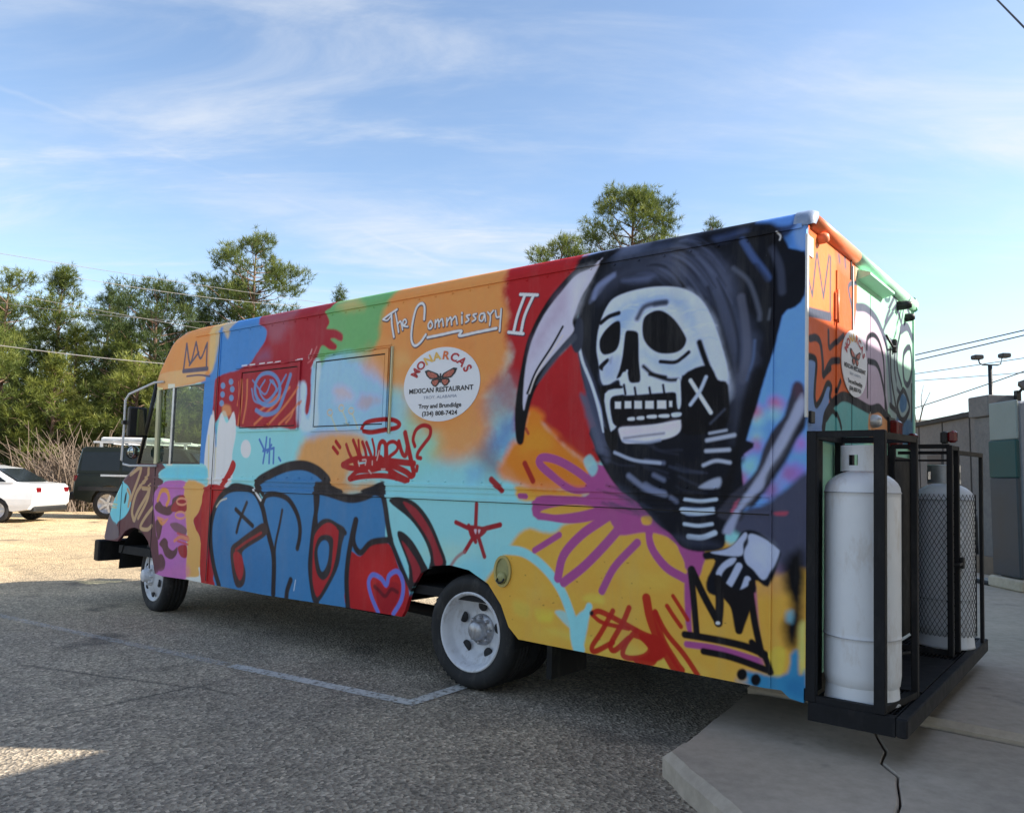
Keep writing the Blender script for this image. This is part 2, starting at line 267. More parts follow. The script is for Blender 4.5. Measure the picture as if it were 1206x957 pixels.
('s',(206,118,76),[(-4.093,1.88),(-4.117,1.831),(-4.179,1.782)],.0231,.008,.8,0,.0),
('s',(98,134,180),[(-4.283,2.063),(-4.301,1.996),(-4.361,1.95),(-4.449,1.935),(-4.542,1.958),(-4.615,2.012),(-4.647,2.083),(-4.628,2.152),(-4.565,2.199),(-4.474,2.211),(-4.382,2.187),(-4.313,2.132),(-4.283,2.063)],.0347,.006999999999999999,.95,0,.0),
('s',(98,134,180),[(-4.611,1.9),(-4.48,1.858),(-4.309,1.888),(-4.223,2.016),(-4.153,2.172)],.0384,.008,.9,0,.0),
('s',(98,134,180),[(-4.694,2.086),(-4.632,1.976),(-4.44,1.967),(-4.301,2.079),(-4.213,2.176)],.0205,.006,.85,0,.0),
('s',(98,134,180),[(-4.507,2.15),(-4.575,2.064),(-4.466,1.976),(-4.337,2.066),(-4.431,2.146)],.0187,.006,.9,0,.0),
('s',(98,134,180),[(-4.688,2.162),(-4.496,2.03),(-4.406,2.144),(-4.323,2.05)],.0168,.006,.85,0,.0),
('p',(110,138,178),[(-5.122,2.141),(-5.131,2.121),(-5.157,2.114),(-5.184,2.124),(-5.197,2.145),(-5.188,2.165),(-5.163,2.172),(-5.135,2.162)],.006999999999999999,.0,1.0,1,.12),
('p',(110,138,178),[(-4.996,2.168),(-5.005,2.149),(-5.03,2.142),(-5.056,2.152),(-5.069,2.173),(-5.061,2.192),(-5.036,2.199),(-5.009,2.189)],.006999999999999999,.0,1.0,1,.12),
('p',(110,138,178),[(-5.12,2.062),(-5.129,2.042),(-5.154,2.035),(-5.181,2.044),(-5.194,2.065),(-5.186,2.085),(-5.16,2.092),(-5.133,2.082)],.006999999999999999,.0,1.0,1,.12),
('p',(110,138,178),[(-4.97,2.101),(-4.979,2.081),(-5.003,2.074),(-5.03,2.084),(-5.043,2.105),(-5.034,2.124),(-5.009,2.131),(-4.983,2.121)],.006999999999999999,.0,1.0,1,.12),
('p',(110,138,178),[(-4.976,2.023),(-4.985,2.004),(-5.009,1.996),(-5.036,2.006),(-5.049,2.027),(-5.04,2.046),(-5.015,2.053),(-4.989,2.044)],.006999999999999999,.0,1.0,1,.12),
('p',(110,138,178),[(-5.126,1.983),(-5.134,1.963),(-5.16,1.956),(-5.187,1.965),(-5.2,1.986),(-5.191,2.006),(-5.166,2.013),(-5.139,2.003)],.006999999999999999,.0,1.0,1,.12),
('p',(224,224,226),[(-5.203,1.76),(-5.153,1.894),(-5.061,1.797),(-4.962,1.901),(-4.91,1.713),(-4.948,1.528),(-4.926,1.312),(-5.036,1.231),(-5.305,1.23),(-5.375,1.229),(-5.368,1.53),(-5.317,1.804),(-5.289,1.913),(-5.214,1.584)],.012,.006999999999999999,1.0,1,.12),
('p',(224,224,226),[(-5.326,1.887),(-5.225,1.692),(-5.276,1.421),(-5.285,1.231),(-5.375,1.229),(-5.391,1.558)],.012,.006999999999999999,1.0,1,.12),
('s',(224,190,140),[(-5.345,1.695),(-5.308,1.258)],.0259,.006999999999999999,.8,0,.0),
('s',(224,190,140),[(-5.214,1.584),(-5.204,1.313)],.0164,.006,.7,0,.0),
('p',(224,160,100),[(-5.146,1.962),(-5.029,1.957),(-5.002,1.875),(-5.126,1.866)],.02,.005,.6,1,.12),
('p',(166,34,38),[(-4.942,1.476),(-4.882,1.436),(-4.921,1.357),(-5.06,1.236),(-5.131,1.221),(-5.111,1.261),(-5.004,1.383)],.006,.002,1.0,1,.12),
('p',(226,230,236),[(-4.668,1.571),(-4.674,1.533),(-4.699,1.504),(-4.737,1.494),(-4.776,1.504),(-4.808,1.533),(-4.822,1.572),(-4.815,1.612),(-4.79,1.64),(-4.752,1.65),(-4.712,1.639),(-4.682,1.61)],.006,.002,1.0,1,.12),
('s',(72,112,176),[(-4.551,1.65),(-4.488,1.577),(-4.463,1.539)],.0224,.004,1.0,0,.0),
('s',(72,112,176),[(-4.449,1.666),(-4.458,1.577),(-4.481,1.451)],.0223,.004,1.0,0,.0),
('s',(72,112,176),[(-4.4,1.652),(-4.395,1.451)],.022,.004,1.0,0,.0),
('s',(72,112,176),[(-4.49,1.552),(-4.339,1.576)],.0219,.004,1.0,0,.0),
('s',(72,112,176),[(-4.339,1.576),(-4.336,1.451)],.0218,.004,1.0,0,.0),
('s',(72,112,176),[(-4.429,1.539),(-4.375,1.602)],.022,.004,1.0,0,.0),
('s',(72,112,176),[(-4.265,1.496),(-4.238,1.471)],.0215,.004,1.0,0,.0),
('p',(214,140,78),[(-6.587,2.088),(-6.372,2.418),(-6.209,2.575),(-6.064,2.712),(-5.919,2.83),(-5.629,2.83),(-5.238,2.817),(-5.226,2.706),(-5.306,2.668),(-5.323,2.559),(-5.332,2.38),(-5.391,2.267),(-5.49,2.249),(-5.514,2.203),(-6.223,2.155)],.013999999999999999,.01,1.0,1,.12),
('p',(206,178,120),[(-5.399,2.741),(-5.27,2.727),(-5.268,2.57),(-5.317,2.371),(-5.378,2.281),(-5.423,2.426)],.025,.015,.85,1,.12),
('p',(206,178,120),[(-5.328,2.741),(-5.036,2.724),(-5.084,2.66),(-5.129,2.572),(-5.223,2.675)],.02,.012,.75,1,.12),
('p',(222,172,120),[(-6.277,2.326),(-5.498,2.321),(-5.491,2.257),(-5.516,2.219),(-6.291,2.175)],.008,.002,.7,1,.12),
('p',(214,205,150),[(-6.362,2.205),(-6.226,2.18),(-6.213,1.82),(-6.216,1.446),(-6.298,1.445)],.003,.0,1,0,.12),
('p',(222,214,190),[(-6.132,2.216),(-6.003,2.209),(-5.955,1.422),(-6.066,1.422)],.003,.0,1,0,.12),
('s',(88,82,98),[(-5.86,2.323),(-5.828,2.582)],.0273,.005,1.0,0,.0),
('s',(88,82,98),[(-5.828,2.582),(-5.744,2.388),(-5.661,2.583)],.0246,.005,1.0,0,.0),
('s',(88,82,98),[(-5.758,2.372),(-5.605,2.481)],.0242,.005,1.0,0,.0),
('s',(88,82,98),[(-5.661,2.583),(-5.568,2.422),(-5.466,2.557)],.0241,.005,1.0,0,.0),
('s',(88,82,98),[(-5.466,2.557),(-5.454,2.318)],.0237,.005,1.0,0,.0),
('s',(88,82,98),[(-5.86,2.323),(-5.44,2.317)],.043,.005,1.0,0,.0),
('s',(88,82,98),[(-5.792,2.269),(-5.58,2.267),(-5.388,2.243)],.0175,.005,1.0,0,.0),
('p',(92,58,66),[(-7.574,1.481),(-6.212,1.482),(-6.066,.331),(-6.444,.295),(-7.502,.546)],.005,.0,1,0,.12),
('p',(232,200,160),[(-6.081,.444),(-5.237,.516),(-5.217,.332),(-6.059,.275)],.01,.0,1,0,.12),
('p',(92,58,66),[(-7.121,1.481),(-6.148,1.438),(-6.123,1.234),(-6.262,1.187),(-6.17,.695),(-6.066,.331),(-6.213,.346),(-6.338,.626),(-6.626,.726),(-6.907,.679),(-7.307,.654),(-7.33,.811),(-7.034,1.106)],.005,.002,1.0,1,.12),
('p',(112,196,214),[(-7.216,1.433),(-6.983,1.45),(-6.992,1.325),(-6.923,1.256),(-6.803,1.205),(-6.726,1.115),(-6.741,.992),(-6.84,.897),(-6.963,.845),(-7.017,.803),(-7.095,.838),(-7.174,.913),(-7.28,.94),(-7.328,1.257)],.006999999999999999,.004,1.0,1,.12),
('p',(104,96,104),[(-7.21,.927),(-7.09,.846),(-6.99,.805),(-6.946,.676),(-7.273,.656),(-7.266,.846)],.006999999999999999,.003,.9,1,.12),
('s',(176,146,112),[(-6.772,1.328),(-6.56,1.391),(-6.711,1.115),(-6.736,1.069)],.0418,.005,1.0,0,.0),
('s',(176,146,112),[(-6.408,1.392),(-6.426,1.302),(-6.621,1.148),(-6.69,.964),(-6.646,.875)],.0438,.005,1.0,0,.0),
('s',(176,146,112),[(-6.504,1.196),(-6.379,1.169),(-6.566,.969),(-6.63,.869)],.041,.005,1.0,0,.0),
('s',(176,146,112),[(-6.357,1.229),(-6.397,1.08),(-6.556,.895)],.0379,.005,1.0,0,.0),
('s',(176,146,112),[(-6.216,1.056),(-6.406,.917),(-6.498,.808),(-6.36,.793),(-6.276,.835)],.0381,.005,1.0,0,.0),
('s',(176,146,112),[(-6.814,1.174),(-6.755,1.114),(-6.775,1.006)],.0371,.005,1.0,0,.0),
('p',(40,40,44),[(-6.856,1.126),(-6.823,1.143),(-6.836,1.05),(-6.872,1.034)],.008,.002,1.0,1,.12),
('s',(196,190,120),[(-7.224,1.259),(-7.177,1.054)],.0207,.005,.75,0,.0),
('s',(196,190,120),[(-7.142,1.276),(-7.1,1.057)],.0205,.005,.75,0,.0),
('s',(196,190,120),[(-7.06,1.293),(-7.034,1.059)],.0204,.005,.75,0,.0),
('s',(196,190,120),[(-7.207,1.022),(-7.02,1.013)],.0203,.005,.75,0,.0),
('s',(196,190,120),[(-7.15,.985),(-7.032,.981)],.0204,.005,.75,0,.0),
('p',(138,200,204),[(-6.208,1.335),(-6.085,1.394),(-5.947,1.424),(-5.703,1.44),(-5.362,1.427),(-5.34,1.223),(-5.679,1.236),(-5.685,1.285),(-5.931,1.288),(-6.069,1.264)],.008,.008,1.0,1,.12),
('p',(100,190,216),[(-6.166,1.35),(-5.946,1.41),(-5.386,1.413),(-5.373,1.29),(-5.686,1.299),(-6.044,1.293)],.02,.01,.8,1,.12),
('p',(176,104,168),[(-6.097,1.256),(-5.93,1.281),(-5.683,1.271),(-5.615,1.147),(-5.62,.731),(-5.554,.393),(-6.129,.375),(-6.079,.429),(-6.136,.698),(-6.177,.753),(-6.229,.925),(-6.284,1.128)],.006999999999999999,.005,1.0,1,.12),
('p',(222,160,92),[(-5.707,1.25),(-5.355,1.243),(-5.35,1.087),(-5.441,.988),(-5.509,.902),(-5.363,.747),(-5.348,.386),(-5.58,.391),(-5.604,.732)],.016,.008,1.0,1,.12),
('p',(152,38,48),[(-5.341,1.23),(-5.159,1.16),(-5.115,.29),(-5.326,.308),(-5.373,.72),(-5.472,.85),(-5.522,.929),(-5.442,1.001),(-5.383,1.113)],.006999999999999999,.005,1.0,1,.12),
('p',(232,220,210),[(-5.582,.404),(-5.378,.43),(-5.386,.503),(-5.345,.493),(-5.334,.374),(-5.553,.38)],.008,.005,.9,1,.12),
('p',(92,58,66),[(-6.242,1.026),(-6.161,1.08),(-6.069,1.033),(-5.93,1.052),(-5.909,1.11),(-5.777,1.149),(-5.744,1.101),(-5.844,1.027),(-5.946,.952),(-6.087,.953),(-6.207,.984)],.006,.0,1.0,1,.12),
('p',(152,38,48),[(-5.902,1.053),(-5.776,1.142),(-5.693,1.131),(-5.652,1.007),(-5.812,.986),(-5.923,.995)],.006999999999999999,.003,1.0,1,.12),
('s',(216,140,110),[(-5.651,1.09),(-5.666,1.072),(-5.71,1.059),(-5.767,1.057),(-5.814,1.066),(-5.834,1.084),(-5.819,1.103),(-5.774,1.115),(-5.717,1.117),(-5.671,1.108),(-5.651,1.09)],.0199,.005,1.0,0,.0),
('s',(216,140,110),[(-5.663,.964),(-5.678,.946),(-5.722,.932),(-5.779,.93),(-5.827,.939),(-5.846,.956),(-5.831,.975),(-5.786,.988),(-5.729,.991),(-5.683,.981),(-5.663,.964)],.0199,.005,1.0,0,.0),
('s',(214,140,78),[(-6.191,1.087),(-6.13,1.176),(-6.03,1.178),(-5.979,1.108),(-6.014,1.049)],.0453,.005,1.0,0,.0),
('p',(92,58,66),[(-6.109,.671),(-6.031,.733),(-5.958,.709),(-5.937,.654),(-5.85,.625),(-5.773,.665),(-5.778,.595),(-5.868,.543),(-5.982,.565),(-6.047,.632)],.006,.0,1.0,1,.12),
('p',(152,38,48),[(-5.76,.666),(-5.615,.69),(-5.602,.581),(-5.71,.586)],.006999999999999999,.0,1.0,1,.12),
('p',(92,58,66),[(-6.209,.882),(-6.079,.888),(-6.092,.758),(-6.143,.712)],.006,.0,1.0,1,.12),
('p',(92,58,66),[(-6.109,.556),(-6.04,.575),(-5.975,.509),(-5.994,.437),(-6.092,.421)],.006,.0,1.0,1,.12),
('p',(120,80,96),[(-5.935,.867),(-5.8,.888),(-5.633,.841),(-5.653,.784),(-5.817,.803)],.008,.004,1.0,1,.12),
('s',(190,70,70),[(-5.788,.79),(-5.598,.768)],.0213,.005,.8,0,.0),
('s',(190,70,70),[(-5.784,.755),(-5.594,.734)],.0213,.005,.8,0,.0),
('s',(190,70,70),[(-5.78,.721),(-5.59,.7)],.0213,.005,.8,0,.0),
('s',(206,126,100),[(-5.834,.717),(-5.73,.759),(-5.582,.747)],.0325,.006,1.0,0,.0),
('p',(214,140,78),[(-6.185,.927),(-6.024,.905),(-6.094,.887),(-5.97,.922),(-6.074,.845)],.008,.004,.8,1,.12),
('p',(190,110,160),[(-6.077,.415),(-5.595,.513),(-5.58,.391),(-6.072,.373)],.04,.01,.5,1,.12),
('p',(166,34,38),[(-5.364,1.225),(-4.994,1.229),(-5.145,1.128),(-5.229,1.02),(-5.225,.722),(-5.104,.494),(-5.039,.383),(-5.326,.378),(-5.373,.802)],.006,.002,1.0,1,.12),
('p',(214,160,66),[(-1.838,.904),(-1.697,1.059),(-1.554,1.047),(-1.467,1.052),(-1.407,1.105),(-1.311,1.13),(-1.027,1.219),(-.661,1.215),(-.374,1.054),(.01,1.08),(.034,.306),(-1.851,.25),(-2.013,.437),(-2.091,.588),(-2.038,.674),(-1.943,.779),(-1.863,.849)],.02,.01,1.0,1,.12),
('p',(214,160,66),[(-1.776,1.315),(-1.622,1.307),(-1.318,1.291),(-1.317,1.239),(-1.634,1.228),(-1.757,1.242)],.015,.008,1.0,1,.12),
('p',(190,180,80),[(-1.766,.618),(-1.634,.602),(-1.65,.519),(-1.756,.537)],.03,.02,.5,1,.12),
('p',(222,196,70),[(-1.601,.591),(-1.475,.581),(-1.485,.52),(-1.573,.519)],.025,.02,.6,1,.12),
('p',(196,186,84),[(-1.534,.474),(-1.061,.396),(-.549,.361),(-.55,.43),(-1.175,.474)],.03,.02,.5,1,.12),
('p',(214,190,80),[(-1.224,.707),(-1.129,.709),(-1.128,.666),(-1.261,.671)],.02,.015,.6,1,.12),
('p',(222,150,70),[(-.203,.453),(-.221,.432),(-.289,.406),(-.343,.413),(-.331,.432),(-.334,.454),(-.29,.473),(-.248,.474)],.05,.03,.3186497649721815,1,.12),
('p',(224,174,84),[(-.357,1.006),(-.37,.98),(-.448,.962),(-.511,.978),(-.53,.993),(-.49,1.026),(-.45,1.026),(-.423,1.02)],.05,.03,.2945333602853144,1,.12),
('p',(222,150,70),[(-.476,.425),(-.463,.399),(-.539,.372),(-.582,.394),(-.603,.405),(-.616,.416),(-.541,.434),(-.49,.439)],.05,.03,.41396823723369985,1,.12),
('p',(222,150,70),[(-.577,.599),(-.625,.571),(-.679,.56),(-.725,.555),(-.808,.569),(-.71,.596),(-.681,.619),(-.641,.607)],.05,.03,.39863028955145435,1,.12),
('p',(224,174,84),[(-.51,.564),(-.477,.539),(-.553,.519),(-.619,.519),(-.611,.55),(-.633,.568),(-.554,.58),(-.518,.577)],.05,.03,.28798911602737953,1,.12),
('p',(196,170,76),[(-.509,.971),(-.534,.944),(-.61,.92),(-.677,.927),(-.659,.96),(-.643,.978),(-.611,.993),(-.542,.995)],.05,.03,.2709453538914304,1,.12),
('p',(196,170,76),[(-.93,.614),(-.878,.605),(-.972,.579),(-1.026,.574),(-1.065,.597),(-1.054,.612),(-.974,.654),(-.893,.635)],.05,.03,.33590915684046874,1,.12),
('p',(224,174,84),[(-1.364,.278),(-1.414,.238),(-1.474,.239),(-1.543,.23),(-1.6,.24),(-1.532,.267),(-1.477,.308),(-1.4,.294)],.05,.03,.48347803623420593,1,.12),
('p',(224,174,84),[(-1.546,.688),(-1.532,.675),(-1.596,.649),(-1.663,.65),(-1.654,.677),(-1.715,.695),(-1.598,.706),(-1.54,.724)],.05,.03,.4217663676857115,1,.12),
('p',(196,170,76),[(-.684,.995),(-.71,.963),(-.794,.952),(-.862,.965),(-.876,.981),(-.879,1.01),(-.796,1.03),(-.765,1.018)],.05,.03,.29164377393532415,1,.12),
('p',(204,150,60),[(-1.012,.783),(-.997,.767),(-1.098,.748),(-1.163,.749),(-1.212,.764),(-1.143,.793),(-1.099,.805),(-1.005,.815)],.05,.03,.2991324023309519,1,.12),
('p',(210,180,80),[(-1.622,.298),(-1.685,.254),(-1.742,.258),(-1.795,.248),(-1.829,.266),(-1.814,.3),(-1.745,.316),(-1.628,.327)],.05,.03,.27251563274048723,1,.12),
('p',(210,180,80),[(-1.464,.468),(-1.468,.444),(-1.545,.409),(-1.594,.436),(-1.599,.45),(-1.603,.478),(-1.548,.477),(-1.496,.483)],.05,.03,.42905081549753366,1,.12),
('p',(222,150,70),[(-1.226,.759),(-1.199,.733),(-1.297,.72),(-1.339,.732),(-1.444,.738),(-1.353,.773),(-1.299,.783),(-1.238,.789)],.05,.03,.39771877216527385,1,.12),
('p',(224,174,84),[(-.399,.61),(-.447,.575),(-.496,.566),(-.573,.572),(-.564,.588),(-.557,.605),(-.497,.616),(-.465,.62)],.05,.03,.28594701061802386,1,.12),
('p',(210,180,80),[(-.006,.908),(-.045,.889),(-.074,.879),(-.106,.873),(-.16,.893),(-.145,.923),(-.075,.932),(-.022,.934)],.05,.03,.33876872912276246,1,.12),
('p',(222,150,70),[(-1.422,.622),(-1.487,.588),(-1.525,.568),(-1.61,.573),(-1.602,.601),(-1.571,.62),(-1.527,.633),(-1.487,.638)],.05,.03,.4122182829762086,1,.12),
('p',(224,174,84),[(-.074,.605),(-.14,.577),(-.179,.562),(-.219,.557),(-.238,.581),(-.23,.601),(-.179,.629),(-.139,.618)],.05,.03,.3644045462612121,1,.12),
('p',(196,170,76),[(-1.359,.21),(-1.39,.187),(-1.454,.169),(-1.528,.148),(-1.542,.179),(-1.525,.208),(-1.457,.241),(-1.405,.221)],.05,.03,.2920260809727172,1,.12),
('p',(210,180,80),[(-.649,.856),(-.67,.835),(-.714,.825),(-.784,.818),(-.844,.838),(-.794,.862),(-.716,.885),(-.635,.881)],.05,.03,.2624604660578659,1,.12),
('p',(210,180,80),[(.018,.833),(-.023,.811),(-.067,.806),(-.128,.798),(-.166,.813),(-.107,.834),(-.068,.859),(.002,.851)],.05,.03,.2760446359622767,1,.12),
('p',(224,174,84),[(-.824,.858),(-.881,.827),(-.955,.817),(-.99,.822),(-1.015,.841),(-1.029,.855),(-.956,.883),(-.9,.867)],.05,.03,.3266136116365606,1,.12),
('p',(224,174,84),[(-.816,.427),(-.787,.412),(-.876,.375),(-.928,.381),(-.97,.404),(-.911,.444),(-.878,.448),(-.789,.455)],.05,.03,.37504273514412156,1,.12),
('p',(210,180,80),[(-1.102,.441),(-1.11,.425),(-1.192,.396),(-1.294,.384),(-1.285,.415),(-1.245,.447),(-1.194,.454),(-1.129,.464)],.05,.03,.45047722887011155,1,.12),
('p',(210,180,80),[(-.738,.814),(-.771,.787),(-.836,.785),(-.904,.775),(-.958,.792),(-.901,.823),(-.837,.824),(-.789,.832)],.05,.03,.32355618926630564,1,.12),
('p',(210,180,80),[(-.923,.446),(-.948,.429),(-1.028,.403),(-1.119,.39),(-1.115,.417),(-1.108,.439),(-1.03,.463),(-.951,.467)],.05,.03,.449004417311789,1,.12),
('s',(70,62,40),[(-1.461,.635),(-1.473,.631)],.0053,.0025,.7,0,.0),
('s',(70,62,40),[(-.3,.994),(-.3,.995)],.0025,.0025,.7,0,.0),
('s',(70,62,40),[(-1.365,.365),(-1.357,.369)],.0053,.0025,.7,0,.0),
('s',(70,62,40),[(-.581,.792),(-.578,.795)],.003,.0025,.7,0,.0),
('s',(70,62,40),[(-1.772,.5),(-1.77,.498)],.0047,.0025,.7,0,.0),
('s',(70,62,40),[(-.943,.798),(-.938,.8)],.0043,.0025,.7,0,.0),
('s',(70,62,40),[(-.416,.778),(-.412,.782)],.0029,.0025,.7,0,.0),
('s',(70,62,40),[(-.295,.942),(-.302,.945)],.0042,.0025,.7,0,.0),
('s',(70,62,40),[(-1.571,.645),(-1.572,.642)],.0044,.0025,.7,0,.0),
('s',(70,62,40),[(-.797,.966),(-.791,.964)],.0042,.0025,.7,0,.0),
('s',(70,62,40),[(-.3,.705),(-.296,.703)],.0037,.0025,.7,0,.0),
('s',(70,62,40),[(-1.744,.363),(-1.731,.368)],.0031,.0025,.7,0,.0),
('s',(70,62,40),[(-1.118,.899),(-1.121,.903)],.0033,.0025,.7,0,.0),
('s',(70,62,40),[(-1.793,.639),(-1.798,.636)],.0043,.0025,.7,0,.0),
('s',(70,62,40),[(-1.438,.366),(-1.429,.366)],.0034,.0025,.7,0,.0),
('s',(70,62,40),[(-.999,.712),(-1.001,.716)],.0039,.0025,.7,0,.0),
('s',(70,62,40),[(-.399,.653),(-.392,.652)],.0042,.0025,.7,0,.0),
('s',(70,62,40),[(-.247,.561),(-.242,.562)],.0038,.0025,.7,0,.0),
('s',(70,62,40),[(-.565,.532),(-.561,.534)],.0028,.0025,.7,0,.0),
('s',(70,62,40),[(-1.139,.811),(-1.135,.809)],.0032,.0025,.7,0,.0),
('s',(70,62,40),[(-.768,.526),(-.77,.53)],.0041,.0025,.7,0,.0),
('s',(70,62,40),[(-1.076,.878),(-1.081,.882)],.003,.0025,.7,0,.0),
('s',(70,62,40),[(-.963,.909),(-.974,.908)],.0054,.0025,.7,0,.0),
('s',(70,62,40),[(-.303,.85),(-.296,.855)],.0025,.0025,.7,0,.0),
('s',(70,62,40),[(-1.794,.87),(-1.792,.868)],.0046,.0025,.7,0,.0),
('s',(70,62,40),[(-.347,.782),(-.34,.782)],.0036,.0025,.7,0,.0),
('s',(70,62,40),[(-1.439,.678),(-1.441,.675)],.0035,.0025,.7,0,.0),
('s',(70,62,40),[(-1.191,.481),(-1.201,.479)],.0033,.0025,.7,0,.0),
('s',(70,62,40),[(-.557,.684),(-.564,.681)],.0034,.0025,.7,0,.0),
('s',(70,62,40),[(-1.142,.465),(-1.135,.468)],.0047,.0025,.7,0,.0),
('s',(70,62,40),[(-1.534,.612),(-1.544,.61)],.0059,.0025,.7,0,.0),
('s',(70,62,40),[(-.608,.972),(-.607,.972)],.0036,.0025,.7,0,.0),
('s',(70,62,40),[(-1.482,.762),(-1.484,.767)],.005,.0025,.7,0,.0),
('s',(70,62,40),[(-1.298,.773),(-1.308,.774)],.0057,.0025,.7,0,.0),
('s',(70,62,40),[(-1.208,.894),(-1.212,.89)],.0029,.0025,.7,0,.0),
('s',(70,62,40),[(-1.112,.837),(-1.108,.838)],.0029,.0025,.7,0,.0),
('s',(70,62,40),[(-.262,.854),(-.259,.854)],.0044,.0025,.7,0,.0),
('s',(70,62,40),[(-1.678,.775),(-1.684,.777)],.0057,.0025,.7,0,.0),
('s',(70,62,40),[(-.826,.787),(-.825,.784)],.0041,.0025,.7,0,.0),
('s',(70,62,40),[(-.91,.608),(-.907,.609)],.0037,.0025,.7,0,.0),
('s',(138,200,204),[(-1.856,.918),(-1.699,.912),(-1.545,.838),(-1.416,.717),(-1.331,.562),(-1.266,.393)],.0575,.008,1.0,0,.0),
('s',(138,200,204),[(-1.215,.641),(-1.26,.522),(-1.286,.39)],.0422,.008,1.0,0,.0),
('p',(138,200,204),[(-1.339,.528),(-1.215,.625),(-1.256,.386),(-1.315,.378)],.01,.0,1.0,1,.12),
('p',(138,200,204),[(-1.453,.58),(-1.372,.59),(-1.329,.497)],.01,.005,.8,1,.12),
('p',(166,34,38),[(-1.918,2.808),(-1.619,2.84),(-1.244,2.852),(-1.169,2.706),(-1.294,2.5),(-1.469,2.209),(-1.653,1.961),(-1.724,1.752),(-1.802,1.674),(-1.782,1.861),(-1.857,2.028),(-1.834,2.135),(-1.895,2.25),(-1.873,2.413),(-1.936,2.559),(-1.898,2.665)],.04,.04,1.0,1,.12),
('p',(222,152,90),[(-3.211,2.235),(-3.212,2.196),(-3.301,2.193),(-3.405,2.231),(-3.376,2.248),(-3.423,2.273),(-3.308,2.301),(-3.243,2.28)],.05,.03,.2085570913432188,1,.12),
('p',(226,170,110),[(-2.667,2.485),(-2.693,2.457),(-2.77,2.449),(-2.811,2.471),(-2.931,2.514),(-2.818,2.534),(-2.777,2.567),(-2.714,2.529)],.05,.03,.22882929218970458,1,.12),
('p',(226,170,110),[(-2.777,2.189),(-2.75,2.154),(-2.84,2.161),(-2.908,2.15),(-2.938,2.202),(-2.929,2.234),(-2.846,2.242),(-2.786,2.209)],.05,.03,.40458694583465626,1,.12),
('p',(200,124,70),[(-2.324,2.362),(-2.418,2.352),(-2.454,2.347),(-2.511,2.353),(-2.587,2.389),(-2.504,2.399),(-2.457,2.409),(-2.362,2.416)],.05,.03,.2825270205513538,1,.12),
('p',(222,152,90),[(-2.935,2.29),(-2.936,2.238),(-2.99,2.257),(-3.035,2.277),(-3.158,2.31),(-3.106,2.353),(-2.995,2.333),(-2.943,2.318)],.05,.03,.21635706125069232,1,.12),
('p',(200,124,70),[(-3.056,1.915),(-3.126,1.892),(-3.201,1.859),(-3.303,1.874),(-3.287,1.926),(-3.256,1.96),(-3.207,1.948),(-3.157,1.964)],.05,.03,.4310882103579069,1,.12),
('p',(200,124,70),[(-2.937,2.428),(-2.95,2.379),(-2.989,2.391),(-3.05,2.415),(-3.141,2.449),(-3.069,2.484),(-2.995,2.469),(-2.887,2.461)],.05,.03,.22228296590674615,1,.12),
('p',(206,132,72),[(-3.036,2.283),(-3.064,2.235),(-3.119,2.235),(-3.216,2.254),(-3.235,2.3),(-3.217,2.341),(-3.126,2.325),(-3.05,2.321)],.05,.03,.223794229470695,1,.12),
('p',(200,124,70),[(-2.195,2.246),(-2.294,2.238),(-2.327,2.227),(-2.413,2.237),(-2.456,2.27),(-2.404,2.293),(-2.331,2.307),(-2.256,2.292)],.05,.03,.3526628731357806,1,.12),
('p',(206,132,72),[(-2.089,1.682),(-2.11,1.662),(-2.156,1.62),(-2.194,1.657),(-2.267,1.686),(-2.193,1.707),(-2.162,1.746),(-2.101,1.706)],.05,.03,.32004693298590436,1,.12),
('p',(200,124,70),[(-2.582,2.488),(-2.619,2.461),(-2.726,2.47),(-2.82,2.489),(-2.832,2.516),(-2.799,2.558),(-2.73,2.537),(-2.667,2.543)],.05,.03,.4140627088103074,1,.12),
('p',(222,152,90),[(-1.995,2.015),(-2.006,1.985),(-2.062,1.989),(-2.144,1.993),(-2.151,2.025),(-2.111,2.045),(-2.065,2.051),(-2.025,2.036)],.05,.03,.3115067147684465,1,.12),
('p',(222,152,90),[(-2.587,1.965),(-2.651,1.931),(-2.72,1.902),(-2.816,1.932),(-2.782,1.976),(-2.83,2.028),(-2.726,2.013),(-2.635,2.003)],.05,.03,.36687027461792365,1,.12),
('p',(206,132,72),[(-2.315,1.735),(-2.385,1.7),(-2.452,1.714),(-2.552,1.715),(-2.55,1.742),(-2.503,1.788),(-2.455,1.776),(-2.367,1.761)],.05,.03,.36687011544884374,1,.12),
('p',(200,124,70),[(-2.484,1.708),(-2.504,1.678),(-2.551,1.65),(-2.605,1.685),(-2.627,1.712),(-2.646,1.763),(-2.558,1.76),(-2.505,1.743)],.05,.03,.3575078354569846,1,.12),
('p',(222,152,90),[(-3.375,1.989),(-3.388,1.938),(-3.443,1.95),(-3.502,1.962),(-3.586,2.001),(-3.502,2.045),(-3.45,2.04),(-3.399,2.013)],.05,.03,.2784925190860289,1,.12),
('p',(206,132,72),[(-2.525,2.492),(-2.513,2.465),(-2.607,2.432),(-2.645,2.473),(-2.737,2.517),(-2.655,2.543),(-2.615,2.575),(-2.57,2.535)],.05,.03,.36039224713479995,1,.12),
('p',(206,132,72),[(-2.56,2.235),(-2.604,2.209),(-2.676,2.219),(-2.721,2.217),(-2.73,2.249),(-2.74,2.275),(-2.681,2.293),(-2.63,2.287)],.05,.03,.3207336545980124,1,.12),
('p',(226,170,110),[(-3.272,2.64),(-3.346,2.613),(-3.445,2.625),(-3.508,2.63),(-3.616,2.682),(-3.524,2.715),(-3.452,2.711),(-3.391,2.708)],.05,.03,.44211914818892106,1,.12),
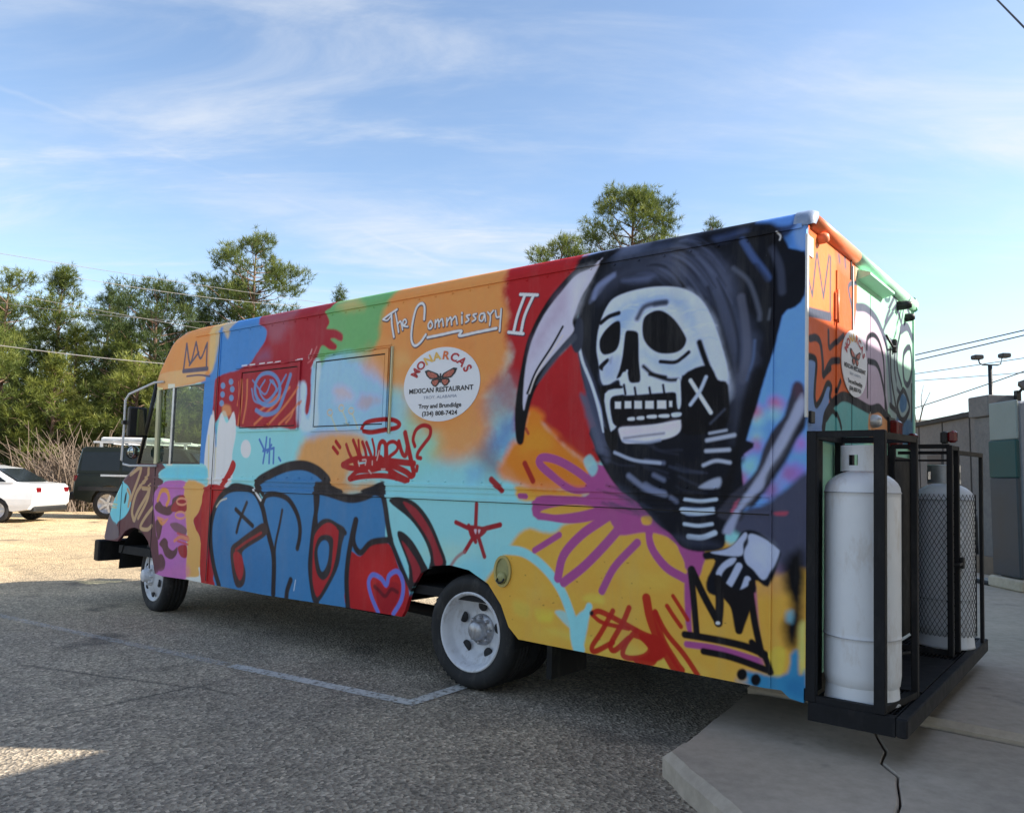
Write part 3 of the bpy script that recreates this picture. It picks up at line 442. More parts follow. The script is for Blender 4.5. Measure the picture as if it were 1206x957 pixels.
('p',(206,132,72),[(-2.365,2.031),(-2.396,2.013),(-2.453,2.01),(-2.519,2.002),(-2.538,2.042),(-2.558,2.068),(-2.458,2.091),(-2.398,2.06)],.05,.03,.3297689732891229,1,.12),
('p',(206,132,72),[(-2.2,2.222),(-2.263,2.191),(-2.322,2.17),(-2.371,2.214),(-2.44,2.243),(-2.382,2.256),(-2.328,2.298),(-2.266,2.261)],.05,.03,.42195859900874516,1,.12),
('p',(206,132,72),[(-2.36,2.499),(-2.37,2.471),(-2.441,2.474),(-2.487,2.486),(-2.574,2.524),(-2.501,2.54),(-2.447,2.575),(-2.36,2.526)],.05,.03,.22178122967314848,1,.12),
('p',(222,152,90),[(-2.58,1.64),(-2.587,1.607),(-2.657,1.595),(-2.761,1.611),(-2.791,1.643),(-2.742,1.679),(-2.663,1.699),(-2.613,1.671)],.05,.03,.23922345398671138,1,.12),
('p',(226,170,110),[(-3.344,1.965),(-3.369,1.917),(-3.48,1.897),(-3.584,1.925),(-3.561,1.976),(-3.59,2.024),(-3.492,2.05),(-3.42,2.013)],.05,.03,.25089387038722144,1,.12),
('p',(200,124,70),[(-2.79,2.499),(-2.779,2.469),(-2.87,2.467),(-2.982,2.48),(-2.977,2.52),(-2.962,2.546),(-2.874,2.539),(-2.794,2.538)],.05,.03,.4444912896427391,1,.12),
('p',(206,132,72),[(-2.384,1.75),(-2.411,1.722),(-2.476,1.702),(-2.518,1.706),(-2.578,1.755),(-2.553,1.791),(-2.48,1.781),(-2.438,1.792)],.05,.03,.2873863497400369,1,.12),
('p',(150,60,66),[(-1.912,1.826),(-2.012,1.92),(-1.883,2.032),(-1.768,1.966),(-1.761,1.79),(-1.854,1.809)],.08,.05,.7,1,.12),
('p',(146,110,120),[(-2.089,1.864),(-1.957,1.992),(-1.822,1.939),(-1.836,1.823),(-1.889,1.736),(-2.042,1.711)],.12,.06,.6,1,.12),
('p',(86,116,178),[(-2.037,1.591),(-1.944,1.679),(-1.814,1.734),(-1.809,1.617),(-1.862,1.531),(-1.994,1.502)],.09,.06,.75,1,.12),
('p',(120,108,120),[(-2.152,1.517),(-2.058,1.621),(-1.937,1.531),(-1.875,1.414),(-2.008,1.383)],.09,.05,.75,1,.12),
('p',(212,150,96),[(-2.405,1.596),(-2.203,1.731),(-2.041,1.681),(-2.112,1.517),(-2.313,1.456)],.1,.06,.6,1,.12),
('p',(138,200,204),[(-2.484,1.455),(-2.191,1.472),(-2.068,1.427),(-1.983,1.265),(-2.605,1.248)],.09,.04,.6,1,.12),
('p',(106,160,206),[(-2.188,1.411),(-2.068,1.427),(-2.065,1.352),(-2.144,1.336)],.06,.03,.5,1,.12),
('p',(166,34,38),[(-1.469,2.128),(-1.354,2.183),(-1.251,1.889),(-1.191,1.73),(-1.148,1.487),(-1.276,1.482),(-1.431,1.578),(-1.636,1.745),(-1.721,1.814),(-1.647,2.043)],.02,.012,1.0,1,.12),
('p',(228,122,40),[(-1.689,1.796),(-1.585,1.759),(-1.573,1.71),(-1.471,1.626),(-1.353,1.545),(-1.238,1.451),(-1.199,1.359),(-1.423,1.339),(-1.703,1.35),(-1.832,1.415),(-1.878,1.482),(-1.818,1.582),(-1.755,1.615)],.04,.02,1.0,1,.12),
('p',(236,140,44),[(-1.714,1.631),(-1.592,1.678),(-1.509,1.579),(-1.625,1.449),(-1.75,1.482)],.06,.03,.7,1,.12),
('p',(228,122,40),[(-1.88,1.487),(-1.443,1.521),(-1.2,1.421),(-1.196,1.298),(-1.498,1.282),(-1.626,1.296),(-1.76,1.328),(-1.898,1.361)],.04,.02,.9,1,.12),
('p',(138,200,204),[(-2.092,1.285),(-1.873,1.348),(-1.797,1.321),(-1.795,1.271),(-2.09,1.255)],.02,.015,.8,1,.12),
('s',(146,34,40),[(-1.978,1.354),(-1.889,1.29)],.0426,.006,1.0,0,.0),
('s',(156,44,34),[(-1.712,1.458),(-1.645,1.352)],.0378,.006,1.0,0,.0),
('s',(140,40,44),[(-1.711,1.673),(-1.692,1.644)],.0207,.005,.8,0,.0),
('p',(166,40,38),[(-1.467,1.607),(-1.365,1.622),(-1.204,1.553),(-1.241,1.487),(-1.362,1.554)],.03,.02,.8,1,.12),
('p',(160,76,132),[(-1.239,1.437),(-1.105,1.438),(-1.008,1.327),(-.862,1.221),(-.688,1.077),(-.516,1.013),(-.522,.925),(-.553,.863),(-.627,.916),(-.687,1.046),(-.842,1.083),(-1.02,1.057),(-1.077,1.117),(-1.154,1.162),(-1.598,1.116),(-1.614,1.253),(-1.374,1.269),(-1.235,1.281)],.008,.002,1.0,1,.12),
('s',(160,76,132),[(-1.236,1.314),(-1.355,1.311),(-1.512,1.393),(-1.6,1.461),(-1.569,1.496),(-1.442,1.47),(-1.277,1.387),(-1.177,1.307)],.0518,.005,1.0,0,.0),
('p',(214,160,66),[(-1.557,1.178),(-1.372,1.215),(-1.194,1.209),(-1.35,1.169),(-1.567,1.147)],.006,.0,1.0,1,.12),
('p',(226,120,40),[(-1.514,1.444),(-1.42,1.428),(-1.256,1.338),(-1.335,1.32),(-1.46,1.385)],.006,.0,.7,1,.12),
('s',(160,76,132),[(-1.588,1.142),(-1.369,1.127),(-1.173,1.161),(-1.006,1.232)],.0421,.005,1.0,0,.0),
('s',(160,76,132),[(-1.439,.781),(-1.403,.917),(-1.286,1.04),(-1.153,1.129),(-1.042,1.198)],.0564,.005,1.0,0,.0),
('s',(160,76,132),[(-1.003,1.121),(-1.13,.986),(-1.261,.862),(-1.397,.76)],.0559,.005,1.0,0,.0),
('s',(160,76,132),[(-1.132,.738),(-1.052,.88),(-.911,1.024)],.0459,.005,1.0,0,.0),
('s',(160,76,132),[(-1.617,.931),(-1.437,1.035)],.0388,.005,1.0,0,.0),
('s',(160,76,132),[(-1.742,1.257),(-1.696,1.256)],.0352,.005,1.0,0,.0),
('s',(160,76,132),[(-.842,1.114),(-.822,1.007),(-.735,.907),(-.626,.857)],.0477,.005,1.0,0,.0),
('s',(160,76,132),[(-.773,1.117),(-.654,1.034),(-.611,.932)],.0329,.005,1.0,0,.0),
('p',(214,160,66),[(-.815,1.077),(-.721,1.044),(-.644,.974),(-.627,.909),(-.702,.925),(-.788,.994)],.006,.0,1.0,1,.12),
('p',(160,76,132),[(-.621,.872),(-.561,.863),(-.582,.684),(-.577,.568),(-.613,.622)],.006999999999999999,.002,1.0,1,.12),
('p',(160,76,132),[(-.256,.863),(-.234,.851),(-.217,.672),(-.201,.509),(-.231,.588)],.006999999999999999,.002,1.0,1,.12),
('s',(160,76,132),[(-.604,.517),(-.423,.518),(-.201,.489)],.0352,.006,1.0,0,.0),
('p',(214,160,66),[(-.887,1.166),(-.826,1.173),(-.829,1.13),(-.878,1.127)],.008,.0,1.0,1,.12),
('p',(138,200,204),[(-1.28,1.47),(-1.232,1.512),(-1.181,1.438),(-1.218,1.388)],.01,.005,.8,1,.12),
('p',(104,156,226),[(.022,2.747),(-.396,2.787),(-.434,2.111),(-.422,1.225),(.03,1.202)],.01,.0,1,0,.12),
('p',(96,132,190),[(-1.297,2.613),(-1.292,2.861),(.021,2.855),(.022,2.597)],.01,.003,1,0,.12),
('p',(76,104,164),[(-.898,2.641),(-.848,2.818),(-.214,2.831),(-.213,2.662)],.025,.006,.8,1,.12),
('p',(84,138,214),[(-.258,2.692),(-.007,2.71),(-.006,2.495),(-.081,2.507),(-.168,2.587)],.02,.01,1.0,1,.12),
('p',(140,170,226),[(-.057,2.667),(-.007,2.667),(-.006,2.529),(-.048,2.562)],.02,.01,.6,1,.12),
('p',(196,100,140),[(-.117,1.764),(-.125,1.745),(-.143,1.738),(-.162,1.747),(-.171,1.766),(-.163,1.785),(-.144,1.792),(-.125,1.783)],.04,.02,.8,1,.12),
('p',(150,206,196),[(-.207,1.687),(-.216,1.666),(-.238,1.657),(-.26,1.667),(-.269,1.689),(-.26,1.71),(-.238,1.719),(-.216,1.709)],.04,.02,.8,1,.12),
('p',(150,200,190),[(-.214,1.598),(-.222,1.579),(-.241,1.571),(-.261,1.579),(-.269,1.599),(-.261,1.618),(-.242,1.625),(-.222,1.617)],.04,.02,.8,1,.12),
('p',(170,96,150),[(-.21,1.557),(-.219,1.536),(-.241,1.527),(-.263,1.536),(-.273,1.558),(-.264,1.58),(-.242,1.588),(-.219,1.579)],.04,.02,.8,1,.12),
('p',(196,90,130),[(-.226,1.724),(-.234,1.706),(-.252,1.699),(-.27,1.707),(-.278,1.725),(-.271,1.743),(-.252,1.75),(-.234,1.742)],.04,.02,.8,1,.12),
('p',(140,196,190),[(-.233,1.45),(-.245,1.42),(-.276,1.407),(-.308,1.419),(-.322,1.45),(-.309,1.481),(-.277,1.493),(-.246,1.481)],.04,.02,.8,1,.12),
('p',(190,76,110),[(-.287,1.378),(-.3,1.348),(-.332,1.334),(-.364,1.346),(-.378,1.377),(-.365,1.408),(-.333,1.421),(-.301,1.409)],.04,.02,.8,1,.12),
('p',(180,90,150),[(-.287,1.531),(-.295,1.512),(-.315,1.504),(-.335,1.512),(-.343,1.532),(-.335,1.551),(-.315,1.559),(-.295,1.55)],.04,.02,.8,1,.12),
('p',(150,200,210),[(-.131,1.707),(-.137,1.692),(-.152,1.686),(-.167,1.693),(-.174,1.708),(-.167,1.723),(-.152,1.729),(-.137,1.722)],.04,.02,.8,1,.12),
('p',(150,110,190),[(.006,1.418),(-.006,1.387),(-.036,1.374),(-.066,1.386),(-.079,1.417),(-.067,1.447),(-.036,1.46),(-.006,1.448)],.04,.02,.8,1,.12),
('p',(180,110,190),[(.014,1.564),(.004,1.539),(-.02,1.529),(-.044,1.54),(-.054,1.564),(-.044,1.589),(-.02,1.599),(.004,1.588)],.04,.02,.8,1,.12),
('p',(130,150,210),[(-.088,1.382),(-.103,1.345),(-.14,1.328),(-.178,1.343),(-.194,1.38),(-.179,1.418),(-.141,1.433),(-.103,1.418)],.04,.02,.8,1,.12),
('p',(150,100,150),[(-.122,1.329),(-.135,1.298),(-.166,1.284),(-.198,1.296),(-.212,1.326),(-.199,1.358),(-.167,1.372),(-.135,1.359)],.04,.02,.8,1,.12),
('p',(160,100,160),[(-.045,1.417),(-.055,1.392),(-.079,1.382),(-.104,1.392),(-.114,1.416),(-.104,1.441),(-.08,1.451),(-.055,1.441)],.04,.02,.8,1,.12),
('p',(70,72,92),[(-.432,1.187),(-.223,1.253),(-.11,1.326),(.054,1.419),(.056,1.001),(-.038,.966),(-.134,.916),(-.22,.922),(-.221,1.077),(-.31,1.099)],.02,.01,1.0,1,.12),
('p',(150,112,140),[(-.205,.896),(-.121,.945),(-.106,.85),(-.219,.811)],.05,.02,.6,1,.12),
('p',(180,70,90),[(-.15,1.224),(-.084,1.23),(-.091,1.211),(-.14,1.207)],.01,.006,.8,1,.12),
('p',(214,160,66),[(-.238,.888),(-.086,.892),(-.095,.759),(-.14,.46),(-.199,.489)],.03,.015,.7,1,.12),
('p',(206,180,70),[(-.19,.5),(-.141,.573),(-.084,.563),(-.102,.429),(-.15,.412)],.012,.008,.9,1,.12),
('p',(17,16,20),[(-.082,.997),(-.039,1.038),(-.011,1.022),(-.0,.798),(-.009,.685),(-.027,.581),(-.084,.582),(-.104,.673),(-.066,.762),(-.086,.883)],.04,.02,1.0,1,.12),
('p',(110,170,190),[(-.085,.746),(-.052,.755),(-.056,.698),(-.085,.704)],.02,.01,.8,1,.12),
('p',(200,196,110),[(-.023,.683),(.01,.697),(.011,.485),(-.017,.471),(-.027,.553)],.02,.01,.9,1,.12),
('p',(56,128,168),[(-.299,.434),(-.16,.433),(-.083,.46),(-.064,.547),(-.027,.571),(-.017,.462),(.011,.485),(.012,.311),(-.082,.33),(-.288,.364),(-.339,.379)],.015,.01,1.0,1,.12),
('p',(40,100,150),[(-.083,.432),(.011,.439),(.011,.357),(-.082,.358)],.04,.02,.6,1,.12),
('p',(214,160,66),[(-.392,.419),(-.299,.425),(-.278,.38),(-.35,.377)],.02,.01,.8,1,.12),
('p',(17,16,20),[(-.278,.417),(-.282,.399),(-.295,.386),(-.312,.383),(-.325,.392),(-.331,.408),(-.326,.426),(-.312,.438),(-.296,.441),(-.283,.433)],.006,.0,1.0,1,.12),
('p',(17,16,20),[(-.208,.402),(-.213,.384),(-.225,.371),(-.241,.369),(-.253,.377),(-.258,.393),(-.254,.411),(-.241,.423),(-.226,.426),(-.213,.417)],.006,.0,1.0,1,.12),
('p',(52,70,112),[(-1.24,2.718),(-.982,2.744),(-.214,2.795),(-.041,2.777),(-.082,2.616),(-.393,2.558),(-1.235,2.543)],.015,.005,1.0,1,.12),
('p',(17,16,20),[(-1.36,2.686),(-1.123,2.729),(-.689,2.721),(-.213,2.715),(-.189,2.525),(-.896,2.543),(-1.235,2.543)],.02,.01,1.0,1,.12),
('p',(19,21,30),[(-1.365,2.232),(-1.337,2.374),(-1.27,2.527),(-1.198,2.629),(-1.11,2.71),(-.97,2.779),(-.816,2.713),(-.592,2.784),(-.322,2.761),(-.208,2.683),(-.126,2.626),(-.085,2.543),(-.008,2.51),(-.007,2.296),(-.069,2.251),(-.116,2.202),(-.161,2.018),(-.214,1.86),(-.261,1.699),(-.321,1.487),(-.305,1.321),(-.332,1.185),(-.43,1.058),(-.563,1.049),(-.687,1.14),(-.785,1.265),(-.92,1.394),(-1.059,1.482),(-1.151,1.574),(-1.228,1.747),(-1.31,1.987)],.008,.004,1,0,.12),
('p',(19,21,30),[(-1.169,1.684),(-.316,1.589),(-.307,1.509),(-.322,1.487),(-.351,1.385),(-.395,1.254),(-.42,1.165),(-.4,1.094),(-.415,1.028),(-.524,1.001),(-.637,1.017),(-.704,1.076),(-.791,1.132),(-.898,1.228),(-1.045,1.326),(-1.133,1.43),(-1.204,1.553)],.008,.003,1.0,1,.12),
('p',(19,21,30),[(-.124,2.366),(-.008,2.516),(-.007,2.29),(-.096,2.234)],.008,.0,1.0,1,.12),
('p',(76,82,104),[(-1.212,2.471),(-1.089,2.596),(-.881,2.64),(-.589,2.607),(-.436,2.51),(-.36,2.357),(-.464,2.385),(-.649,2.469),(-.844,2.467),(-1.016,2.507),(-1.175,2.434)],.09,.04,.55,1,.12),
('p',(92,98,120),[(-.814,2.614),(-.589,2.6),(-.466,2.514),(-.435,2.424),(-.618,2.494),(-.762,2.486)],.08,.04,.5,1,.12),
('p',(92,104,134),[(-1.127,2.697),(-.883,2.702),(-.59,2.681),(-.684,2.638),(-.949,2.636),(-1.089,2.611)],.05,.03,.35,1,.12),
('p',(17,16,20),[(-1.207,2.28),(-1.12,2.411),(-.945,2.451),(-.745,2.468),(-.555,2.427),(-.463,2.328),(-.585,2.387),(-.744,2.423),(-.961,2.422),(-1.1,2.346),(-1.177,2.198)],.04,.02,.8,1,.12),
('p',(96,106,140),[(-1.033,2.517),(-.845,2.52),(-.878,2.487),(-1.015,2.499)],.025,.01,.7,1,.12),
('p',(104,112,140),[(-1.267,2.414),(-1.214,2.519),(-1.088,2.572),(-1.14,2.509),(-1.23,2.425)],.015,.006,.75,1,.12),
('p',(84,92,118),[(-.586,2.602),(-.496,2.566),(-.418,2.438),(-.351,2.263),(-.287,2.134),(-.256,2.09),(-.264,1.93),(-.325,1.843),(-.399,1.84),(-.368,1.937),(-.446,2.17),(-.515,2.346),(-.583,2.419)],.06,.03,.6,1,.12),
('s',(72,96,150),[(-.324,2.62),(-.271,2.529),(-.208,2.438),(-.188,2.404)],.0353,.012,.75,0,.0),
('s',(66,72,92),[(-.169,2.553),(-.129,2.446),(-.118,2.325)],.039,.012,.7,0,.0),
('s',(92,98,116),[(-.375,2.484),(-.29,2.399),(-.237,2.25),(-.232,2.198)],.0221,.012,.7,0,.0),
('s',(110,116,130),[(-.176,2.242),(-.184,2.193)],.0087,.012,.8,0,.0),
('s',(28,30,40),[(-.461,2.444),(-.394,2.289),(-.344,2.099),(-.347,1.936)],.018,.012,.7,0,.0),
('s',(26,28,38),[(-.516,2.399),(-.436,2.169),(-.379,1.948),(-.367,1.846)],.0226,.012,.7,0,.0),
('s',(100,104,124),[(-.331,2.322),(-.309,2.197),(-.296,2.033),(-.316,1.893)],.0445,.012,.55,0,.0),
('s',(90,110,150),[(-.256,2.09),(-.265,1.99),(-.295,1.892)],.011,.012,.8,0,.0),
('s',(22,22,30),[(-.26,2.466),(-.157,2.3),(-.156,2.18),(-.205,2.025)],.0519,.012,.6,0,.0),
('p',(17,16,20),[(-.587,2.667),(-.315,2.722),(-.14,2.669),(-.09,2.569),(-.159,2.561),(-.314,2.66),(-.453,2.643),(-.587,2.623)],.04,.02,.6,1,.12),
('p',(70,86,128),[(-.487,2.67),(-.325,2.683),(-.314,2.66),(-.453,2.632)],.03,.015,.6,1,.12),
('p',(70,74,92),[(-.377,1.928),(-.282,1.921),(-.318,1.741),(-.353,1.577),(-.368,1.623)],.05,.02,.5,1,.12),
('p',(17,16,20),[(-.273,1.921),(-.204,1.925),(-.253,1.765),(-.306,1.595),(-.338,1.486),(-.305,1.495),(-.312,1.468),(-.342,1.45),(-.369,1.341),(-.387,1.231),(-.437,1.339),(-.389,1.413),(-.353,1.577)],.02,.01,.8,1,.12),
('p',(74,80,104),[(-1.365,2.216),(-1.255,2.015),(-1.195,1.854),(-1.135,1.651),(-1.095,1.487),(-1.148,1.487),(-1.247,1.763),(-1.315,1.861),(-1.279,1.89)],.02,.01,.8,1,.12),
('s',(70,78,104),[(-.682,2.677),(-.622,2.665),(-.578,2.642),(-.541,2.615)],.0085,.01,.48385752889582473,.8,.0),
('s',(96,104,132),[(-.73,2.526),(-.679,2.475),(-.62,2.398),(-.577,2.327)],.0087,.01,.5058807936493268,.8,.0),
('s',(96,104,132),[(-.685,2.617),(-.637,2.589),(-.578,2.534),(-.523,2.464)],.015,.01,.424891699525025,.8,.0),
('s',(70,78,104),[(-.617,2.594),(-.569,2.55),(-.506,2.471),(-.468,2.412)],.0116,.01,.5960258299532748,.8,.0),
('s',(24,24,32),[(-.69,2.575),(-.64,2.534),(-.598,2.487),(-.52,2.372)],.0175,.01,.48774736811929836,.8,.0),
('s',(56,62,84),[(-.584,2.671),(-.529,2.637),(-.462,2.571),(-.401,2.488)],.0157,.01,.5016322887434146,.8,.0),
('s',(84,92,120),[(-.835,2.538),(-.778,2.502),(-.739,2.466),(-.71,2.432)],.0117,.01,.29364817721319514,.8,.0),
('s',(24,24,32),[(-.806,2.493),(-.764,2.454),(-.72,2.402),(-.638,2.269)],.0125,.01,.5425679271740167,.8,.0),
('s',(96,104,132),[(-.691,2.626),(-.629,2.59),(-.602,2.568),(-.526,2.48)],.0101,.01,.262282998529574,.8,.0),
('s',(20,20,26),[(-.614,2.659),(-.553,2.621),(-.513,2.585),(-.475,2.541)],.0072,.01,.3208535869006502,.8,.0),
('s',(70,78,104),[(-.826,2.498),(-.78,2.458),(-.738,2.41),(-.682,2.328)],.0128,.01,.27732078832730134,.8,.0),
('s',(70,78,104),[(-.727,2.472),(-.686,2.424),(-.616,2.315),(-.604,2.294)],.0143,.01,.5380184411579223,.8,.0),
('s',(20,20,26),[(-.923,2.547),(-.867,2.541),(-.841,2.532),(-.753,2.467)],.0133,.01,.25900052335416407,.8,.0),
('s',(56,62,84),[(-.809,2.591),(-.765,2.578),(-.718,2.551),(-.666,2.505)],.0113,.01,.5775944381807692,.8,.0),
('s',(96,104,132),[(-.806,2.549),(-.747,2.51),(-.718,2.483),(-.673,2.43)],.0152,.01,.4688425512306249,.8,.0),
('s',(96,104,132),[(-.691,2.687),(-.636,2.685),(-.6,2.674),(-.555,2.651)],.0121,.01,.563083776121289,.8,.0),
('s',(56,62,84),[(-.646,2.695),(-.594,2.684),(-.552,2.663),(-.493,2.618)],.0109,.01,.5425721286932781,.8,.0),
('s',(84,92,120),[(-.516,2.526),(-.466,2.456),(-.426,2.389),(-.377,2.294)],.0055,.01,.5896418395483953,.8,.0),
('s',(70,78,104),[(-.574,2.512),(-.518,2.435),(-.456,2.327),(-.401,2.213)],.0066,.01,.2939052059453986,.8,.0),
('s',(96,104,132),[(-.689,2.532),(-.64,2.481),(-.576,2.393),(-.514,2.281)],.0204,.01,.41514065692609525,.8,.0),
('s',(56,62,84),[(-.619,2.516),(-.573,2.458),(-.509,2.357),(-.476,2.295)],.0164,.01,.4001314765274576,.8,.0),
('s',(24,24,32),[(-.885,2.575),(-.837,2.575),(-.78,2.557),(-.76,2.545)],.0179,.01,.4520297276494911,.8,.0),
('s',(96,104,132),[(-.736,2.614),(-.691,2.595),(-.638,2.557),(-.564,2.475)],.0133,.01,.5788261664609173,.8,.0),
('s',(24,24,32),[(-.651,2.605),(-.595,2.561),(-.547,2.508),(-.471,2.394)],.0214,.01,.5827676317906401,.8,.0),
('s',(70,78,104),[(-.949,2.538),(-.893,2.537),(-.848,2.521),(-.814,2.5)],.0223,.01,.5212560131740098,.8,.0),
('s',(20,20,26),[(-.599,2.7),(-.552,2.683),(-.494,2.644),(-.46,2.612)],.0155,.01,.557220869444762,.8,.0),
('s',(24,24,32),[(-.564,2.595),(-.512,2.542),(-.464,2.477),(-.414,2.395)],.0118,.01,.5297126717016634,.8,.0),
('s',(56,62,84),[(-.813,2.504),(-.763,2.46),(-.706,2.391),(-.682,2.355)],.0095,.01,.30697729148462477,.8,.0),
('s',(84,92,120),[(-.623,2.668),(-.576,2.645),(-.507,2.588),(-.486,2.565)],.0074,.01,.38719476749189535,.8,.0),
('s',(20,20,26),[(-.75,2.648),(-.688,2.641),(-.639,2.62),(-.596,2.589)],.02,.01,.3533859250081695,.8,.0),
('s',(84,92,120),[(-.76,2.646),(-.715,2.646),(-.652,2.626),(-.624,2.61)],.0105,.01,.3334896182485194,.8,.0),
('s',(20,20,26),[(-.648,2.585),(-.596,2.539),(-.548,2.481),(-.487,2.387)],.011,.01,.4383150477123181,.8,.0),
('s',(96,104,132),[(-.625,2.615),(-.577,2.577),(-.504,2.493),(-.488,2.471)],.0077,.01,.39768254214455573,.8,.0),
('s',(56,62,84),[(-.59,2.61),(-.538,2.564),(-.484,2.496),(-.413,2.382)],.0169,.01,.3799363371482479,.8,.0),
('s',(20,20,26),[(-.679,2.669),(-.63,2.656),(-.562,2.615),(-.523,2.579)],.0151,.01,.5208267109997664,.8,.0),
('s',(24,24,32),[(-.77,2.643),(-.709,2.641),(-.647,2.617),(-.597,2.58)],.0207,.01,.47777465623370186,.8,.0),
('s',(96,104,132),[(-.736,2.656),(-.676,2.65),(-.619,2.625),(-.578,2.594)],.0165,.01,.37477495428040897,.8,.0),
('s',(70,78,104),[(-.677,2.615),(-.629,2.584),(-.589,2.549),(-.505,2.441)],.0066,.01,.4891051451941544,.8,.0),
('s',(24,24,32),[(-.726,2.597),(-.67,2.563),(-.613,2.508),(-.56,2.439)],.0187,.01,.2741962376120861,.8,.0),
('s',(70,78,104),[(-.683,2.499),(-.642,2.451),(-.566,2.334),(-.52,2.245)],.016,.01,.5369041520775767,.8,.0),
('s',(24,24,32),[(-.604,2.68),(-.558,2.657),(-.491,2.602),(-.449,2.555)],.0061,.01,.4443276804004268,.8,.0),
('s',(84,92,120),[(-.563,2.634),(-.513,2.591),(-.459,2.528),(-.421,2.473)],.0178,.01,.4520609624634381,.8,.0),
('s',(20,20,26),[(-.633,2.688),(-.574,2.668),(-.504,2.618),(-.48,2.593)],.0119,.01,.5439262874415299,.8,.0),
('s',(20,20,26),[(-.861,2.576),(-.813,2.569),(-.764,2.547),(-.683,2.476)],.0115,.01,.48492319969746234,.8,.0),
('s',(84,92,120),[(-.632,2.658),(-.572,2.624),(-.533,2.591),(-.491,2.545)],.01,.01,.2988198962526425,.8,.0),
('s',(20,20,26),[(-.644,2.471),(-.597,2.407),(-.549,2.327),(-.51,2.251)],.0098,.01,.42410041016257183,.8,.0),
('s',(50,54,70),[(-1.143,1.494),(-1.041,1.454),(-.941,1.448)],.0096,.01,.4989939807983649,0,.0),
('s',(24,24,30),[(-1.212,1.54),(-1.132,1.498),(-1.03,1.488)],.0132,.01,.5107717181800272,0,.0),
('s',(60,66,86),[(-.723,1.446),(-.643,1.421),(-.532,1.414)],.0137,.01,.5650146680481084,0,.0),
('s',(24,24,30),[(-1.182,1.565),(-1.12,1.549),(-1.009,1.512)],.01,.01,.4938031873393349,0,.0),
('s',(50,54,70),[(-.879,1.438),(-.77,1.401),(-.725,1.385)],.0065,.01,.4142049859088236,0,.0),
('s',(60,66,86),[(-.691,1.444),(-.597,1.426),(-.505,1.412)],.006,.01,.5241807455475226,0,.0),
('s',(50,54,70),[(-.684,1.46),(-.579,1.42),(-.555,1.409)],.0064,.01,.3868653437719545,0,.0),
('s',(50,54,70),[(-1.14,1.236),(-1.07,1.217),(-.962,1.207)],.0147,.01,.47128786503435044,0,.0),
('s',(50,54,70),[(-.666,1.393),(-.588,1.36),(-.526,1.341)],.0136,.01,.5434244441583869,0,.0),
('s',(24,24,30),[(-1.131,1.297),(-1.02,1.276),(-.947,1.246)],.0106,.01,.42763592345977064,0,.0),
('s',(60,66,86),[(-1.098,1.239),(-.976,1.21),(-.917,1.202)],.0114,.01,.4844646720645708,0,.0),
('s',(60,66,86),[(-.891,1.238),(-.79,1.207),(-.702,1.211)],.0096,.01,.37998882574956344,0,.0),
('s',(60,66,86),[(-1.084,1.214),(-1.018,1.192),(-.93,1.177)],.0087,.01,.3365301526607786,0,.0),
('s',(24,24,30),[(-1.117,1.334),(-1.022,1.316),(-.92,1.286)],.0131,.01,.4688692969023419,0,.0),
('s',(50,54,70),[(-.842,1.57),(-.776,1.534),(-.652,1.535)],.0108,.01,.5089811583513315,0,.0),
('s',(60,66,86),[(-1.079,1.232),(-.982,1.208),(-.907,1.18)],.0147,.01,.34556190486402344,0,.0),
('s',(50,54,70),[(-.68,1.339),(-.632,1.318),(-.504,1.306)],.0088,.01,.32877308440910086,0,.0),
('s',(24,24,30),[(-.863,1.287),(-.764,1.267),(-.676,1.261)],.0101,.01,.40360887046172234,0,.0),
('s',(60,66,86),[(-.907,1.464),(-.854,1.444),(-.734,1.41)],.0125,.01,.3062583514052762,0,.0),
('s',(50,54,70),[(-1.174,1.31),(-1.057,1.285),(-1.022,1.271)],.0104,.01,.3166935338570163,0,.0),
('s',(50,54,70),[(-.862,1.568),(-.788,1.529),(-.673,1.511)],.0084,.01,.4831724352726838,0,.0),
('s',(50,54,70),[(-.983,1.367),(-.921,1.341),(-.832,1.316)],.0102,.01,.3768805265251599,0,.0),
('s',(150,162,200),[(-1.279,2.017),(-1.232,1.909),(-1.174,1.781),(-1.146,1.646)],.0139,.006,.95,0,.0),
('s',(196,206,230),[(-1.334,2.168),(-1.302,2.059),(-1.236,1.923),(-1.187,1.79),(-1.145,1.647)],.019,.006,.95,0,.0),
('s',(120,132,170),[(-1.236,2.438),(-1.207,2.5),(-1.102,2.552)],.0274,.013999999999999999,.8,0,.0),
('p',(88,94,116),[(-1.313,1.874),(-1.264,1.833),(-1.183,1.661),(-1.134,1.535),(-1.194,1.536),(-1.278,1.768)],.02,.01,.85,1,.12),
('p',(196,206,230),[(-1.19,2.272),(-1.131,2.391),(-1.049,2.433),(-.899,2.449),(-.777,2.442),(-.669,2.417),(-.575,2.361),(-.512,2.276),(-.46,2.156),(-.419,2.03),(-.399,1.935),(-.408,1.899),(-.457,1.902),(-.508,1.981),(-.526,1.972),(-.64,1.937),(-.66,1.929),(-.668,1.78),(-.701,1.839),(-.787,1.849),(-.976,1.844),(-1.034,1.867),(-1.053,1.939),(-1.13,1.913),(-1.169,1.936),(-1.191,2.042),(-1.208,2.137)],.006999999999999999,.002,1.0,1,.12),
('p',(134,166,220),[(-1.105,2.315),(-.932,2.397),(-.733,2.391),(-.625,2.299),(-.797,2.35),(-.93,2.316),(-1.043,2.226)],.05,.03,.8,1,.12),
('p',(140,168,216),[(-.646,2.272),(-.563,2.273),(-.5,2.151),(-.458,2.015),(-.519,2.076),(-.602,2.18)],.06,.03,.8,1,.12),
('p',(150,176,222),[(-.902,2.09),(-.834,2.045),(-.683,2.003),(-.559,2.032),(-.64,1.952),(-.789,1.982)],.05,.03,.7,1,.12),
